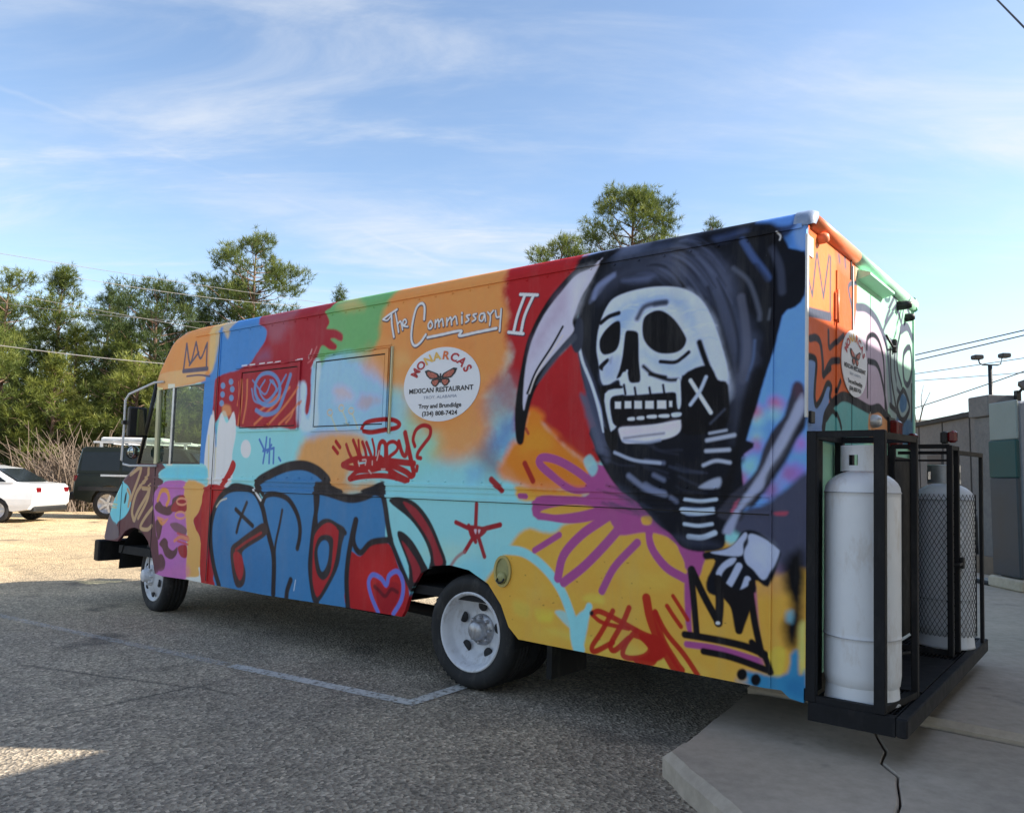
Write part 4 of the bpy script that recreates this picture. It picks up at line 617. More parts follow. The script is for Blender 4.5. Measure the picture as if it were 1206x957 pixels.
('p',(140,160,206),[(-1.157,2.029),(-1.062,2.063),(-1.072,1.961),(-1.154,1.946)],.04,.02,.6,1,.12),
('p',(196,206,230),[(-.648,2.4),(-.554,2.339),(-.481,2.225),(-.43,2.087),(-.399,1.954),(-.378,1.86),(-.397,1.787),(-.426,1.779),(-.451,1.827),(-.467,1.902),(-.508,1.99),(-.56,2.128),(-.604,2.258)],.03,.015,.5,1,.12),
('p',(190,200,224),[(-.582,2.355),(-.525,2.273),(-.456,2.109),(-.411,1.981),(-.394,1.898),(-.41,1.874),(-.453,1.902),(-.499,2.03),(-.545,2.139),(-.579,2.184)],.016,.008,.9,1,.12),
('s',(206,212,230),[(-.882,2.292),(-.837,2.303),(-.787,2.278)],.0096,.008,.35256492111603793,0,.0),
('s',(170,190,226),[(-.655,2.226),(-.613,2.237),(-.567,2.218)],.01,.008,.4826907602226498,0,.0),
('s',(214,222,240),[(-.658,2.279),(-.617,2.29),(-.57,2.281)],.0108,.008,.37619136983865464,0,.0),
('s',(206,212,230),[(-.868,2.293),(-.823,2.303),(-.774,2.283)],.0096,.008,.35979584235554485,0,.0),
('s',(150,176,220),[(-.846,2.3),(-.802,2.311),(-.753,2.301)],.0091,.008,.25886255809224135,0,.0),
('s',(214,222,240),[(-.861,2.317),(-.817,2.328),(-.768,2.325)],.0063,.008,.3909511866387271,0,.0),
('s',(214,222,240),[(-.549,2.197),(-.508,2.208),(-.463,2.189)],.011,.008,.2587219754863411,0,.0),
('s',(170,190,226),[(-1.084,2.337),(-1.037,2.348),(-.985,2.338)],.0104,.008,.34022627825028395,0,.0),
('s',(150,176,220),[(-.915,2.274),(-.87,2.285),(-.82,2.269)],.0098,.008,.21153312001917973,0,.0),
('s',(206,212,230),[(-.8,2.285),(-.756,2.295),(-.708,2.273)],.0066,.008,.21252014615673026,0,.0),
('s',(206,212,230),[(-.872,2.397),(-.828,2.407),(-.778,2.403)],.0092,.008,.4147535675746459,0,.0),
('s',(170,190,226),[(-.934,2.259),(-.889,2.271),(-.839,2.267)],.0085,.008,.24943584471432595,0,.0),
('s',(206,212,230),[(-.59,2.194),(-.549,2.206),(-.503,2.19)],.0042,.008,.4825029124001017,0,.0),
('s',(170,190,226),[(-.667,2.194),(-.625,2.205),(-.578,2.196)],.0101,.008,.2333086930992293,0,.0),
('s',(214,222,240),[(-1.054,2.338),(-1.007,2.349),(-.955,2.337)],.0052,.008,.3728868698497789,0,.0),
('s',(150,176,220),[(-.735,2.313),(-.692,2.324),(-.645,2.301)],.0054,.008,.3141445606850491,0,.0),
('s',(206,212,230),[(-.775,2.233),(-.732,2.244),(-.684,2.22)],.0076,.008,.4271280368449188,0,.0),
('s',(214,222,240),[(-1.037,2.203),(-.991,2.215),(-.939,2.193)],.0077,.008,.3518020099767912,0,.0),
('s',(206,212,230),[(-.64,2.184),(-.599,2.195),(-.553,2.192)],.0077,.008,.38272003596822457,0,.0),
('s',(150,176,220),[(-.897,2.307),(-.852,2.318),(-.802,2.299)],.0093,.008,.4810967644302583,0,.0),
('s',(214,222,240),[(-.794,2.29),(-.75,2.301),(-.702,2.296)],.0086,.008,.49620476945009373,0,.0),
('s',(214,222,240),[(-.962,2.358),(-.916,2.369),(-.865,2.351)],.0093,.008,.22462520319025825,0,.0),
('s',(214,222,240),[(-.677,2.172),(-.635,2.184),(-.588,2.166)],.0047,.008,.3698590023752919,0,.0),
('s',(150,176,220),[(-.545,2.12),(-.505,2.132),(-.46,2.115)],.0057,.008,.4142707839270309,0,.0),
('s',(150,176,220),[(-.863,2.233),(-.819,2.245),(-.77,2.236)],.0084,.008,.2915307306469999,0,.0),
('s',(206,212,230),[(-.602,2.133),(-.561,2.145),(-.516,2.142)],.0066,.008,.4111982001619988,0,.0),
('s',(206,212,230),[(-.809,2.331),(-.766,2.341),(-.717,2.321)],.0083,.008,.4703573632789776,0,.0),
('s',(170,190,226),[(-1.064,2.353),(-1.017,2.364),(-.965,2.338)],.0045,.008,.4598891073137918,0,.0),
('s',(150,176,220),[(-.607,2.274),(-.566,2.285),(-.52,2.281)],.0087,.008,.4214482386561009,0,.0),
('s',(206,212,230),[(-1.151,2.287),(-1.103,2.298),(-1.05,2.295)],.0059,.008,.30943322163897247,0,.0),
('s',(206,212,230),[(-1.033,2.353),(-.987,2.364),(-.935,2.358)],.0106,.008,.48352835856313087,0,.0),
('s',(214,222,240),[(-1.163,2.281),(-1.115,2.293),(-1.061,2.268)],.012,.008,.2398889898629546,0,.0),
('s',(170,190,226),[(-1.128,2.178),(-1.08,2.19),(-1.027,2.171)],.008,.008,.44495020629865306,0,.0),
('s',(150,176,220),[(-1.149,2.212),(-1.101,2.224),(-1.048,2.204)],.0049,.008,.3474396405099518,0,.0),
('s',(214,222,240),[(-1.094,2.219),(-1.047,2.231),(-.994,2.217)],.0054,.008,.4151831325709223,0,.0),
('s',(150,176,220),[(-1.137,2.213),(-1.09,2.225),(-1.036,2.2)],.0107,.008,.46261293382980134,0,.0),
('s',(170,190,226),[(-1.044,2.246),(-.997,2.258),(-.945,2.244)],.0078,.008,.24673317103898992,0,.0),
('s',(150,176,220),[(-.821,2.293),(-.778,2.304),(-.729,2.282)],.0098,.008,.2502875064063558,0,.0),
('s',(170,190,226),[(-1.158,2.188),(-1.11,2.2),(-1.056,2.185)],.0087,.008,.2132528199984037,0,.0),
('s',(214,222,240),[(-1.061,2.26),(-1.015,2.271),(-.963,2.26)],.0045,.008,.2354257856665471,0,.0),
('p',(17,16,20),[(-.901,2.272),(-.851,2.308),(-.785,2.307),(-.709,2.25),(-.644,2.155),(-.638,2.116),(-.663,2.08),(-.716,2.063),(-.802,2.072),(-.869,2.117),(-.904,2.181)],.006,.0,1.0,1,.12),
('p',(17,16,20),[(-1.185,2.188),(-1.15,2.237),(-1.092,2.277),(-1.056,2.277),(-1.048,2.236),(-1.053,2.155),(-1.081,2.106),(-1.146,2.09),(-1.177,2.109),(-1.189,2.146)],.006,.0,1.0,1,.12),
('p',(17,16,20),[(-1.014,2.212),(-.985,2.218),(-.939,2.203),(-.929,2.163),(-.924,2.042),(-.912,1.93),(-.943,1.914),(-.983,1.923),(-1.0,1.977),(-1.025,1.978),(-1.042,1.954),(-1.069,1.948),(-1.049,2.0),(-1.033,2.071),(-1.024,2.152)],.006,.0,1.0,1,.12),
('s',(196,206,230),[(-1.0,1.987),(-1.007,1.952),(-.998,1.921)],.0114,.005,1.0,0,.0),
('s',(17,16,20),[(-1.182,2.282),(-1.128,2.313),(-1.063,2.326)],.0269,.006,1.0,0,.0),
('s',(40,40,52),[(-.941,2.281),(-.897,2.342),(-.819,2.353),(-.764,2.351)],.0303,.013999999999999999,.9,0,.0),
('s',(50,56,72),[(-.83,2.349),(-.764,2.351)],.0299,.012,.8,0,.0),
('s',(17,16,20),[(-.79,2.023),(-.704,2.013),(-.657,2.035),(-.621,2.061)],.0222,.006,1.0,0,.0),
('s',(17,16,20),[(-.56,2.109),(-.539,2.05),(-.508,1.971)],.0329,.008,1.0,0,.0),
('s',(17,16,20),[(-.895,2.004),(-.833,1.955),(-.745,1.92),(-.681,1.916)],.0216,.01,1.0,0,.0),
('s',(17,16,20),[(-.855,1.957),(-.756,1.935)],.0197,.008,1.0,0,.0),
('p',(17,16,20),[(-1.187,2.031),(-1.134,2.069),(-1.121,2.052),(-1.156,2.018),(-1.162,1.998),(-1.186,2.01)],.006,.0,1.0,1,.12),
('p',(110,120,140),[(-1.122,2.062),(-1.098,2.076),(-1.109,2.036)],.015,.005,.7,1,.12),
('p',(17,16,20),[(-.655,1.934),(-.508,1.981),(-.452,1.902),(-.398,1.87),(-.395,1.676),(-.492,1.623),(-.65,1.626),(-.663,1.78)],.006999999999999999,.003,1.0,1,.12),
('p',(17,16,20),[(-1.168,1.905),(-1.047,1.908),(-1.029,1.887),(-1.14,1.862),(-1.148,1.698),(-1.11,1.646),(-1.051,1.634),(-1.072,1.536),(-1.133,1.595),(-1.162,1.801)],.006,.0,1.0,1,.12),
('p',(196,206,230),[(-1.143,1.862),(-1.017,1.884),(-1.016,1.856),(-1.092,1.844),(-1.109,1.799),(-1.088,1.696),(-1.062,1.675),(-1.087,1.65),(-1.105,1.666)],.006,.0,1.0,1,.12),
('p',(17,16,20),[(-1.098,1.839),(-1.01,1.845),(-.897,1.845),(-.786,1.844),(-.696,1.847),(-.679,1.78),(-.656,1.703),(-.805,1.688),(-1.029,1.674),(-1.076,1.685),(-1.093,1.778)],.006,.0,1.0,1,.12),
('p',(206,212,226),[(-1.074,1.813),(-1.036,1.811),(-1.035,1.773),(-1.073,1.775)],.005,.002,1,0,.12),
('p',(206,212,226),[(-1.009,1.813),(-.969,1.811),(-.968,1.773),(-1.009,1.774)],.005,.002,1,0,.12),
('p',(206,212,226),[(-.947,1.812),(-.901,1.81),(-.9,1.768),(-.946,1.77)],.005,.002,1,0,.12),
('p',(206,212,226),[(-.879,1.809),(-.827,1.807),(-.826,1.765),(-.878,1.767)],.005,.002,1,0,.12),
('p',(206,212,226),[(-.805,1.808),(-.751,1.805),(-.75,1.762),(-.804,1.764)],.005,.002,1,0,.12),
('p',(206,212,226),[(-.732,1.802),(-.715,1.801),(-.714,1.77),(-.731,1.771)],.005,.002,1,0,.12),
('p',(200,206,220),[(-.986,1.718),(-.948,1.72),(-.947,1.703),(-.986,1.704)],.005,.002,1.0,1,.12),
('p',(200,206,220),[(-.927,1.721),(-.888,1.723),(-.888,1.706),(-.927,1.707)],.005,.002,1.0,1,.12),
('p',(200,206,220),[(-.863,1.727),(-.811,1.728),(-.811,1.712),(-.862,1.713)],.005,.002,1.0,1,.12),
('p',(200,206,220),[(-.789,1.728),(-.736,1.729),(-.735,1.713),(-.789,1.715)],.005,.002,1.0,1,.12),
('p',(196,206,230),[(-.691,1.897),(-.671,1.915),(-.662,1.78),(-.682,1.766)],.005,.0,1.0,1,.12),
('p',(196,206,230),[(-.715,1.734),(-.662,1.736),(-.665,1.717),(-.709,1.714)],.005,.0,1.0,1,.12),
('s',(17,16,20),[(-1.018,1.907),(-1.007,1.855)],.0155,.005,1.0,0,.0),
('s',(17,16,20),[(-.948,1.887),(-.938,1.837)],.0153,.005,1.0,0,.0),
('s',(17,16,20),[(-.855,1.882),(-.845,1.832)],.015,.005,1.0,0,.0),
('s',(17,16,20),[(-.771,1.892),(-.762,1.843)],.0147,.005,1.0,0,.0),
('p',(206,206,222),[(-1.04,1.664),(-.937,1.67),(-.805,1.678),(-.677,1.696),(-.661,1.684),(-.665,1.636),(-.717,1.603),(-.846,1.581),(-.981,1.573),(-1.021,1.588),(-1.039,1.624)],.006,.0,1.0,1,.12),
('p',(210,190,206),[(-1.017,1.654),(-.804,1.658),(-.698,1.685),(-.687,1.656),(-.881,1.631),(-1.005,1.618)],.03,.01,.5,1,.12),
('s',(60,58,70),[(-1.01,1.603),(-.88,1.616),(-.76,1.626)],.01,.01,.8,0,.0),
('s',(204,214,230),[(-.608,1.907),(-.545,1.813),(-.489,1.73)],.0206,.005,1.0,0,.0),
('s',(176,188,212),[(-.519,1.92),(-.556,1.842),(-.606,1.777)],.0188,.006,1.0,0,.0),
('s',(176,184,204),[(-.495,1.621),(-.402,1.635)],.0126,.008,.9,0,.0),
('s',(176,184,204),[(-.509,1.584),(-.359,1.609)],.0205,.008,.9,0,.0),
('s',(176,184,204),[(-.513,1.528),(-.386,1.534)],.0197,.008,.9,0,.0),
('s',(176,184,204),[(-.527,1.453),(-.458,1.477),(-.381,1.468)],.0182,.008,.9,0,.0),
('p',(160,168,190),[(-.555,1.336),(-.506,1.37),(-.433,1.39),(-.435,1.339),(-.505,1.328)],.01,.005,.9,1,.12),
('s',(86,92,112),[(-.491,1.672),(-.413,1.744)],.0091,.01,.6,0,.0),
('s',(176,190,210),[(-.628,1.271),(-.539,1.265),(-.452,1.277)],.0184,.006,1.0,0,.0),
('s',(176,190,210),[(-.637,1.212),(-.553,1.207),(-.471,1.219)],.0346,.006,1.0,0,.0),
('s',(176,190,210),[(-.63,1.141),(-.551,1.136),(-.474,1.149)],.0184,.006,1.0,0,.0),
('s',(176,190,210),[(-.604,1.076),(-.53,1.076),(-.458,1.104)],.0275,.006,1.0,0,.0),
('p',(170,190,226),[(-.642,1.226),(-.587,1.231),(-.475,1.228),(-.471,1.203),(-.53,1.191),(-.619,1.187)],.006,.002,.5,1,.12),
('s',(110,118,146),[(-.871,1.476),(-.758,1.464)],.0195,.012,.75,0,.0),
('s',(110,118,146),[(-.868,1.342),(-.815,1.316),(-.755,1.299)],.0343,.012,.75,0,.0),
('s',(110,118,146),[(-.817,1.398),(-.756,1.372)],.0242,.012,.75,0,.0),
('s',(110,118,146),[(-.712,1.281),(-.678,1.259)],.0238,.012,.75,0,.0),
('s',(166,176,200),[(-1.069,1.523),(-.939,1.479),(-.78,1.464)],.0177,.006999999999999999,.9,0,.0),
('s',(120,128,156),[(-.974,1.392),(-.864,1.323),(-.743,1.295)],.0297,.012,.8,0,.0),
('s',(150,160,186),[(-1.015,1.59),(-.87,1.578),(-.783,1.59)],.015,.008,.8,0,.0),
('p',(70,76,96),[(-1.046,1.342),(-.898,1.243),(-.791,1.147),(-.687,1.046),(-.79,1.116),(-.969,1.225)],.04,.02,.6,1,.12),
('p',(58,62,80),[(-.704,1.076),(-.588,1.023),(-.43,1.034),(-.462,1.061),(-.622,1.081)],.03,.015,.6,1,.12),
('p',(56,56,68),[(-.061,1.853),(-.022,1.86),(-.003,1.815),(-.002,1.65),(-.046,1.582),(-.114,1.451),(-.185,1.345),(-.247,1.255),(-.293,1.235),(-.32,1.171),(-.444,1.192),(-.378,1.295),(-.304,1.36),(-.24,1.433),(-.205,1.54),(-.16,1.628),(-.099,1.706)],.012,.005,1.0,1,.12),
('p',(34,34,42),[(-.002,1.711),(-.002,1.642),(-.046,1.573),(-.114,1.442),(-.193,1.327),(-.238,1.273),(-.275,1.236),(-.248,1.299),(-.185,1.38),(-.098,1.53)],.02,.008,.9,1,.12),
('p',(150,156,184),[(-.021,1.807),(-.006,1.772),(-.012,1.711),(-.063,1.617),(-.115,1.521),(-.185,1.415),(-.203,1.344),(-.248,1.299),(-.302,1.244),(-.339,1.17),(-.366,1.106),(-.4,1.099),(-.414,1.121),(-.358,1.214),(-.285,1.325),(-.213,1.433),(-.168,1.53),(-.116,1.618),(-.064,1.713)],.012,.005,1.0,1,.12),
('p',(176,182,206),[(-.021,1.773),(-.081,1.635),(-.168,1.486),(-.248,1.361),(-.321,1.252),(-.284,1.262),(-.194,1.389),(-.106,1.539),(-.029,1.703)],.03,.015,.45,1,.12),
('p',(190,90,120),[(-.354,1.26),(-.326,1.283),(-.354,1.215),(-.368,1.214)],.01,.005,.7,1,.12),
('p',(96,64,80),[(-.061,1.853),(-.022,1.86),(-.013,1.807),(-.047,1.791)],.03,.01,.6,1,.12),
('p',(19,21,30),[(-.519,.999),(-.433,1.02),(-.357,1.054),(-.306,1.121),(-.225,1.119),(-.121,1.042),(-.124,.986),(-.165,.872),(-.193,.859),(-.237,.879),(-.251,.81),(-.461,.786),(-.501,.847),(-.455,.96),(-.51,.963)],.006999999999999999,.002,1.0,1,.12),
('p',(172,180,206),[(-.298,1.115),(-.285,1.108),(-.289,1.087),(-.305,1.057),(-.312,1.0),(-.402,.993),(-.479,1.002),(-.402,1.022),(-.357,1.05),(-.327,1.084)],.006,.0,1.0,1,.12),
('p',(172,180,206),[(-.279,1.101),(-.254,1.111),(-.188,1.086),(-.131,1.048),(-.121,1.028),(-.141,.971),(-.166,.928),(-.187,.894),(-.212,.892),(-.252,.934),(-.285,.959),(-.3,.994),(-.297,1.029),(-.279,1.066)],.006,.0,1.0,1,.12),
('p',(190,198,222),[(-.253,1.061),(-.181,1.065),(-.152,1.026),(-.194,.953),(-.245,.991)],.05,.02,.5,1,.12),
('p',(172,180,206),[(-.447,.903),(-.417,.949),(-.371,.981),(-.341,.983),(-.356,.954),(-.393,.929),(-.416,.898),(-.423,.869),(-.439,.874)],.006,.0,1.0,1,.12),
('s',(172,180,206),[(-.326,.945),(-.362,.874),(-.396,.814)],.035,.005,1.0,0,.0),
('s',(172,180,206),[(-.281,.882),(-.302,.824),(-.328,.779)],.0345,.005,1.0,0,.0),
('s',(24,21,24),[(-.589,.901),(-.57,.754),(-.551,.584)],.0366,.005,1.0,0,.0),
('s',(24,21,24),[(-.584,.906),(-.515,.78),(-.432,.65)],.0407,.005,1.0,0,.0),
('s',(24,21,24),[(-.432,.65),(-.426,.75),(-.435,.869)],.0465,.005,1.0,0,.0),
('p',(24,21,24),[(-.463,.897),(-.345,.828),(-.273,.855),(-.248,.877),(-.282,.737),(-.301,.628),(-.322,.61),(-.342,.622),(-.365,.727),(-.397,.793)],.006,.0,1.0,1,.12),
('s',(24,21,24),[(-.408,.802),(-.344,.73),(-.322,.625)],.0347,.005,1.0,0,.0),
('s',(24,21,24),[(-.322,.625),(-.282,.737),(-.258,.866)],.0342,.005,1.0,0,.0),
('s',(24,21,24),[(-.263,.807),(-.241,.674),(-.205,.526)],.036,.005,1.0,0,.0),
('s',(24,21,24),[(-.617,.565),(-.447,.563),(-.29,.552),(-.19,.528)],.0384,.005,1.0,0,.0),
('s',(24,21,24),[(-.511,.494),(-.362,.487),(-.179,.454)],.0347,.005,1.0,0,.0),
('s',(24,21,24),[(-.255,.576),(-.19,.519),(-.16,.448)],.0333,.005,1.0,0,.0),
('p',(240,240,240),[(-.423,.649),(-.425,.644),(-.431,.641),(-.438,.64),(-.444,.642),(-.446,.646),(-.444,.651),(-.438,.655),(-.431,.656),(-.425,.653)],.004,.0,1.0,1,.12),
('s',(170,36,28),[(-1.187,.609),(-1.135,.621),(-.992,.578),(-.868,.536),(-.784,.521)],.0325,.004,.96,0,.0),
('s',(170,36,28),[(-1.193,.597),(-1.12,.562),(-.954,.551)],.0257,.004,.96,0,.0),
('s',(170,36,28),[(-1.057,.635),(-1.131,.506),(-1.188,.421),(-1.168,.396),(-1.053,.462)],.0311,.004,.96,0,.0),
('s',(170,36,28),[(-.954,.664),(-.992,.578),(-1.065,.45),(-1.039,.421),(-.953,.498)],.0329,.004,.96,0,.0),
('s',(170,36,28),[(-.905,.547),(-.965,.475),(-.988,.407),(-.938,.393),(-.853,.417),(-.818,.464),(-.867,.51),(-.929,.522)],.0314,.004,.96,0,.0),
('s',(170,36,28),[(-.848,.729),(-.821,.621),(-.76,.504),(-.665,.374)],.0522,.004,.96,0,.0),
('s',(170,36,28),[(-.793,.662),(-.726,.561),(-.621,.463),(-.541,.369)],.0299,.004,.96,0,.0),
('s',(170,36,28),[(-.867,.52),(-.794,.457),(-.805,.393),(-.901,.388)],.0382,.004,.96,0,.0),
('s',(170,36,28),[(-.792,.656),(-.748,.526),(-.665,.415),(-.631,.38)],.0371,.004,.96,0,.0),
('s',(170,36,28),[(-.723,.701),(-.681,.649),(-.64,.603)],.0257,.004,.96,0,.0),
('s',(170,36,28),[(-.689,.757),(-.648,.705),(-.602,.644)],.0233,.004,.96,0,.0),
('p',(170,36,28),[(-.88,.519),(-.772,.533),(-.723,.447),(-.793,.395),(-.877,.398),(-.818,.454)],.006,.0,1.0,1,.12),
('p',(40,30,32),[(-1.184,.607),(-1.187,.599),(-1.193,.593),(-1.201,.592),(-1.208,.596),(-1.211,.604),(-1.209,.612),(-1.202,.618),(-1.194,.619),(-1.187,.615)],.006,.0,1.0,1,.12),
('s',(146,36,44),[(-2.096,1.194),(-2.097,1.041)],.0314,.0045000000000000005,1.0,0,.0),
('s',(146,36,44),[(-2.271,1.068),(-2.097,1.029),(-1.893,1.071)],.0314,.0045000000000000005,1.0,0,.0),
('s',(146,36,44),[(-2.097,1.041),(-2.014,.864)],.0308,.0045000000000000005,1.0,0,.0),
('s',(146,36,44),[(-1.893,1.071),(-2.071,1.017),(-2.184,.883)],.0312,.0045000000000000005,1.0,0,.0),
('s',(146,36,44),[(-2.157,1.051),(-2.093,.953)],.0313,.0045000000000000005,1.0,0,.0),
('p',(146,36,44),[(-2.157,1.051),(-2.039,1.051),(-2.004,1.021),(-2.085,.966),(-2.137,.976)],.005,.0,1.0,1,.12),
('s',(156,96,96),[(-2.184,.883),(-2.251,.84),(-2.298,.785)],.0225,.008,.8,0,.0),
('p',(206,180,190),[(-2.11,1.028),(-2.088,1.032),(-2.094,1.001)],.004,.0,1.0,1,.12),
('p',(206,180,190),[(-2.075,1.03),(-2.055,1.031),(-2.067,1.005)],.004,.0,1.0,1,.12),
('p',(62,118,165),[(-5.177,.665),(-3.166,.812),(-3.125,.212),(-5.035,.094)],.008,.0,1,0,.12),
('p',(166,34,38),[(-3.34,.532),(-2.704,.596),(-2.729,.331),(-3.292,.297)],.008,.0,1,0,.12),
('p',(62,118,165),[(-5.21,.842),(-5.209,.961),(-5.142,1.099),(-4.991,1.199),(-4.76,1.227),(-4.584,1.217),(-4.481,1.149),(-4.436,1.193),(-4.511,1.219),(-4.542,1.289),(-4.358,1.376),(-4.108,1.413),(-3.844,1.395),(-3.652,1.345),(-3.607,1.293),(-3.462,1.22),(-3.383,1.21),(-3.439,1.17),(-3.174,.933),(-3.137,.391),(-4.153,.377),(-5.039,.383),(-5.134,.521)],.008,.0,1.0,1,.12),
('p',(62,118,165),[(-3.752,1.232),(-3.484,1.208),(-3.231,1.185),(-2.968,1.252),(-2.946,.901),(-2.875,.906),(-2.677,.599),(-2.774,.401),(-3.33,.393),(-3.82,.378),(-3.795,.91)],.008,.0,1.0,1,.12),
('p',(48,98,146),[(-5.201,.828),(-4.951,.962),(-4.406,.807),(-4.254,.396),(-4.893,.399),(-5.125,.544)],.12,.06,.35,1,.12),
('p',(84,140,188),[(-4.921,1.082),(-4.556,1.142),(-4.46,.963),(-4.848,.778)],.1,.05,.35,1,.12),
('p',(166,34,38),[(-3.328,.796),(-3.203,.775),(-3.09,.872),(-2.902,.885),(-2.793,.72),(-2.69,.598),(-2.733,.396),(-3.299,.392),(-3.349,.572)],.008,.0,1.0,1,.12),
('p',(196,44,44),[(-3.198,.705),(-2.91,.787),(-2.838,.545),(-3.122,.476)],.09,.04,.5,1,.12),
('s',(44,39,42),[(-5.039,.383),(-5.136,.536),(-5.205,.723),(-5.218,.916),(-5.142,1.099),(-4.992,1.207),(-4.761,1.239),(-4.584,1.21),(-4.463,1.094),(-4.39,.944),(-4.333,.837),(-4.26,.678),(-4.242,.395)],.0601,.008,1.0,0,.0),
('p',(38,36,42),[(-4.993,1.214),(-4.932,1.267),(-4.816,1.277),(-4.636,1.244),(-4.507,1.177),(-4.451,1.094),(-4.582,1.189),(-4.76,1.224)],.008,.0,1.0,1,.12),
('s',(206,196,170),[(-5.151,1.061),(-5.089,1.115),(-4.998,1.14)],.0161,.006,.8,0,.0),
('s',(226,226,226),[(-4.586,1.231),(-4.545,1.19),(-4.485,1.142)],.0224,.005,1.0,0,.0),
('s',(44,39,42),[(-4.813,.857),(-4.779,.953),(-4.686,1.114)],.036,.008,1.0,0,.0),
('s',(44,39,42),[(-4.845,1.051),(-4.711,.985),(-4.581,.923)],.0404,.008,1.0,0,.0),
('p',(64,50,50),[(-4.427,.956),(-4.361,.89),(-4.427,.831),(-4.685,.715),(-4.703,.643),(-4.647,.535),(-4.657,.435),(-4.723,.393),(-4.794,.415),(-4.858,.545),(-4.889,.715),(-4.768,.795),(-4.578,.892)],.008,.0,1.0,1,.12),
('p',(160,44,50),[(-4.844,.661),(-4.784,.694),(-4.703,.643),(-4.679,.532),(-4.722,.457),(-4.792,.522)],.01,.002,1.0,1,.12),
('s',(150,48,50),[(-4.81,.706),(-4.666,.781),(-4.454,.871)],.0245,.008,.9,0,.0),
('s',(44,39,42),[(-4.525,1.233),(-4.542,1.289),(-4.403,1.348),(-4.154,1.419),(-3.933,1.434),(-3.76,1.396),(-3.641,1.332),(-3.618,1.3)],.0804,.008,1.0,0,.0),
('s',(44,39,42),[(-4.513,1.24),(-4.46,1.192)],.0461,.008,1.0,0,.0),
('s',(44,39,42),[(-4.454,1.122),(-4.411,1.18),(-4.272,1.197),(-4.109,1.161),(-3.989,1.058),(-3.937,.954),(-3.934,.862),(-3.955,.781)],.0472,.008,1.0,0,.0),
('s',(44,39,42),[(-4.18,1.07),(-4.204,.954),(-4.247,.788),(-4.246,.652)],.0288,.008,1.0,0,.0),
('s',(44,39,42),[(-4.021,.524),(-4.058,.441),(-4.065,.387)],.0535,.008,1.0,0,.0),
('s',(210,220,226),[(-3.958,.53),(-3.973,.449)],.0101,.005,.7,0,.0),
('s',(44,39,42),[(-3.75,1.277),(-3.731,1.16),(-3.759,.99),(-3.777,.819),(-3.783,.637),(-3.725,.436),(-3.68,.39)],.0517,.008,1.0,0,.0),
('s',(44,39,42),[(-3.74,1.278),(-3.647,1.273),(-3.462,1.226)],.0614,.008,1.0,0,.0),
('s',(44,39,42),[(-3.708,1.272),(-3.607,1.293)],.0611,.008,1.0,0,.0),
('p',(52,47,50),[(-3.777,.819),(-3.755,.938),(-3.678,1.013),(-3.587,1.03),(-3.485,1.003),(-3.384,.958),(-3.415,.844),(-3.443,.691),(-3.53,.545),(-3.65,.4),(-3.722,.398),(-3.781,.611)],.008,.0,1.0,1,.12),
('p',(166,40,46),[(-3.756,.821),(-3.732,.913),(-3.645,.982),(-3.565,.999),(-3.483,.965),(-3.461,.941),(-3.473,.789),(-3.517,.635),(-3.589,.527),(-3.654,.444),(-3.695,.44),(-3.746,.563)],.008,.0,1.0,1,.12),
('p',(52,47,50),[(-3.741,.77),(-3.698,.876),(-3.618,.907),(-3.526,.887),(-3.519,.786),(-3.537,.633),(-3.612,.563),(-3.686,.594),(-3.723,.668)],.008,.0,1.0,1,.12),
('p',(62,118,165),[(-3.7,.773),(-3.665,.846),(-3.605,.863),(-3.565,.821),(-3.573,.706),(-3.618,.632),(-3.66,.648)],.008,.0,1.0,1,.12),
('s',(44,39,42),[(-3.753,1.253),(-3.584,1.226),(-3.356,1.191),(-3.173,1.217),(-3.0,1.291)],.0683,.008,1.0,0,.0),
('p',(36,34,40),[(-3.235,1.245),(-3.117,1.288),(-2.986,1.311),(-2.966,1.213),(-3.054,1.22)],.008,.0,1.0,1,.12),
('s',(44,39,42),[(-3.013,1.281),(-2.962,1.154),(-2.925,1.019),(-2.883,.896)],.0499,.008,1.0,0,.0),
('s',(44,39,42),[(-3.467,.971),(-3.385,.934)],.039,.008,1.0,0,.0),
('s',(44,39,42),[(-3.273,1.032),(-3.305,.918),(-3.339,.734),(-3.343,.572),(-3.314,.385)],.053,.008,1.0,0,.0),
('s',(44,39,42),[(-3.267,1.032),(-3.287,.879),(-3.205,.801),(-3.09,.882),(-2.889,.915)],.0472,.008,1.0,0,.0),
('s',(44,39,42),[(-2.874,.887),(-2.766,.723),(-2.663,.591)],.0395,.008,1.0,0,.0),
('s',(44,39,42),[(-3.732,.977),(-3.767,1.21)],.0416,.008,1.0,0,.0),
('p',(44,39,42),[(-2.921,1.185),(-2.81,1.218),(-2.657,1.184),(-2.518,1.077),(-2.407,.918),(-2.344,.777),(-2.499,.727),(-2.491,.82),(-2.563,.945),(-2.704,1.069)],.006,.0,1.0,1,.12),
('p',(142,44,52),[(-2.78,1.18),(-2.655,1.147),(-2.515,1.022),(-2.418,.88),(-2.375,.793),(-2.445,.772),(-2.487,.894),(-2.594,1.018)],.008,.0,1.0,1,.12),
('p',(44,39,42),[(-2.821,.948),(-2.781,.979),(-2.669,.919),(-2.555,.796),(-2.511,.708),(-2.677,.599),(-2.699,.747)],.006,.0,1.0,1,.12),
('p',(142,44,52),[(-2.777,.912),(-2.678,.843),(-2.577,.72),(-2.639,.64),(-2.672,.75)],.008,.0,1.0,1,.12),
('s',(104,112,190),[(-2.985,.394),(-3.065,.501),(-3.101,.596),(-3.06,.654),(-2.972,.637),(-2.912,.595),(-2.888,.664),(-2.806,.7),(-2.747,.63),(-2.753,.516),(-2.83,.403)],.0359,.006,1.0,0,.0),
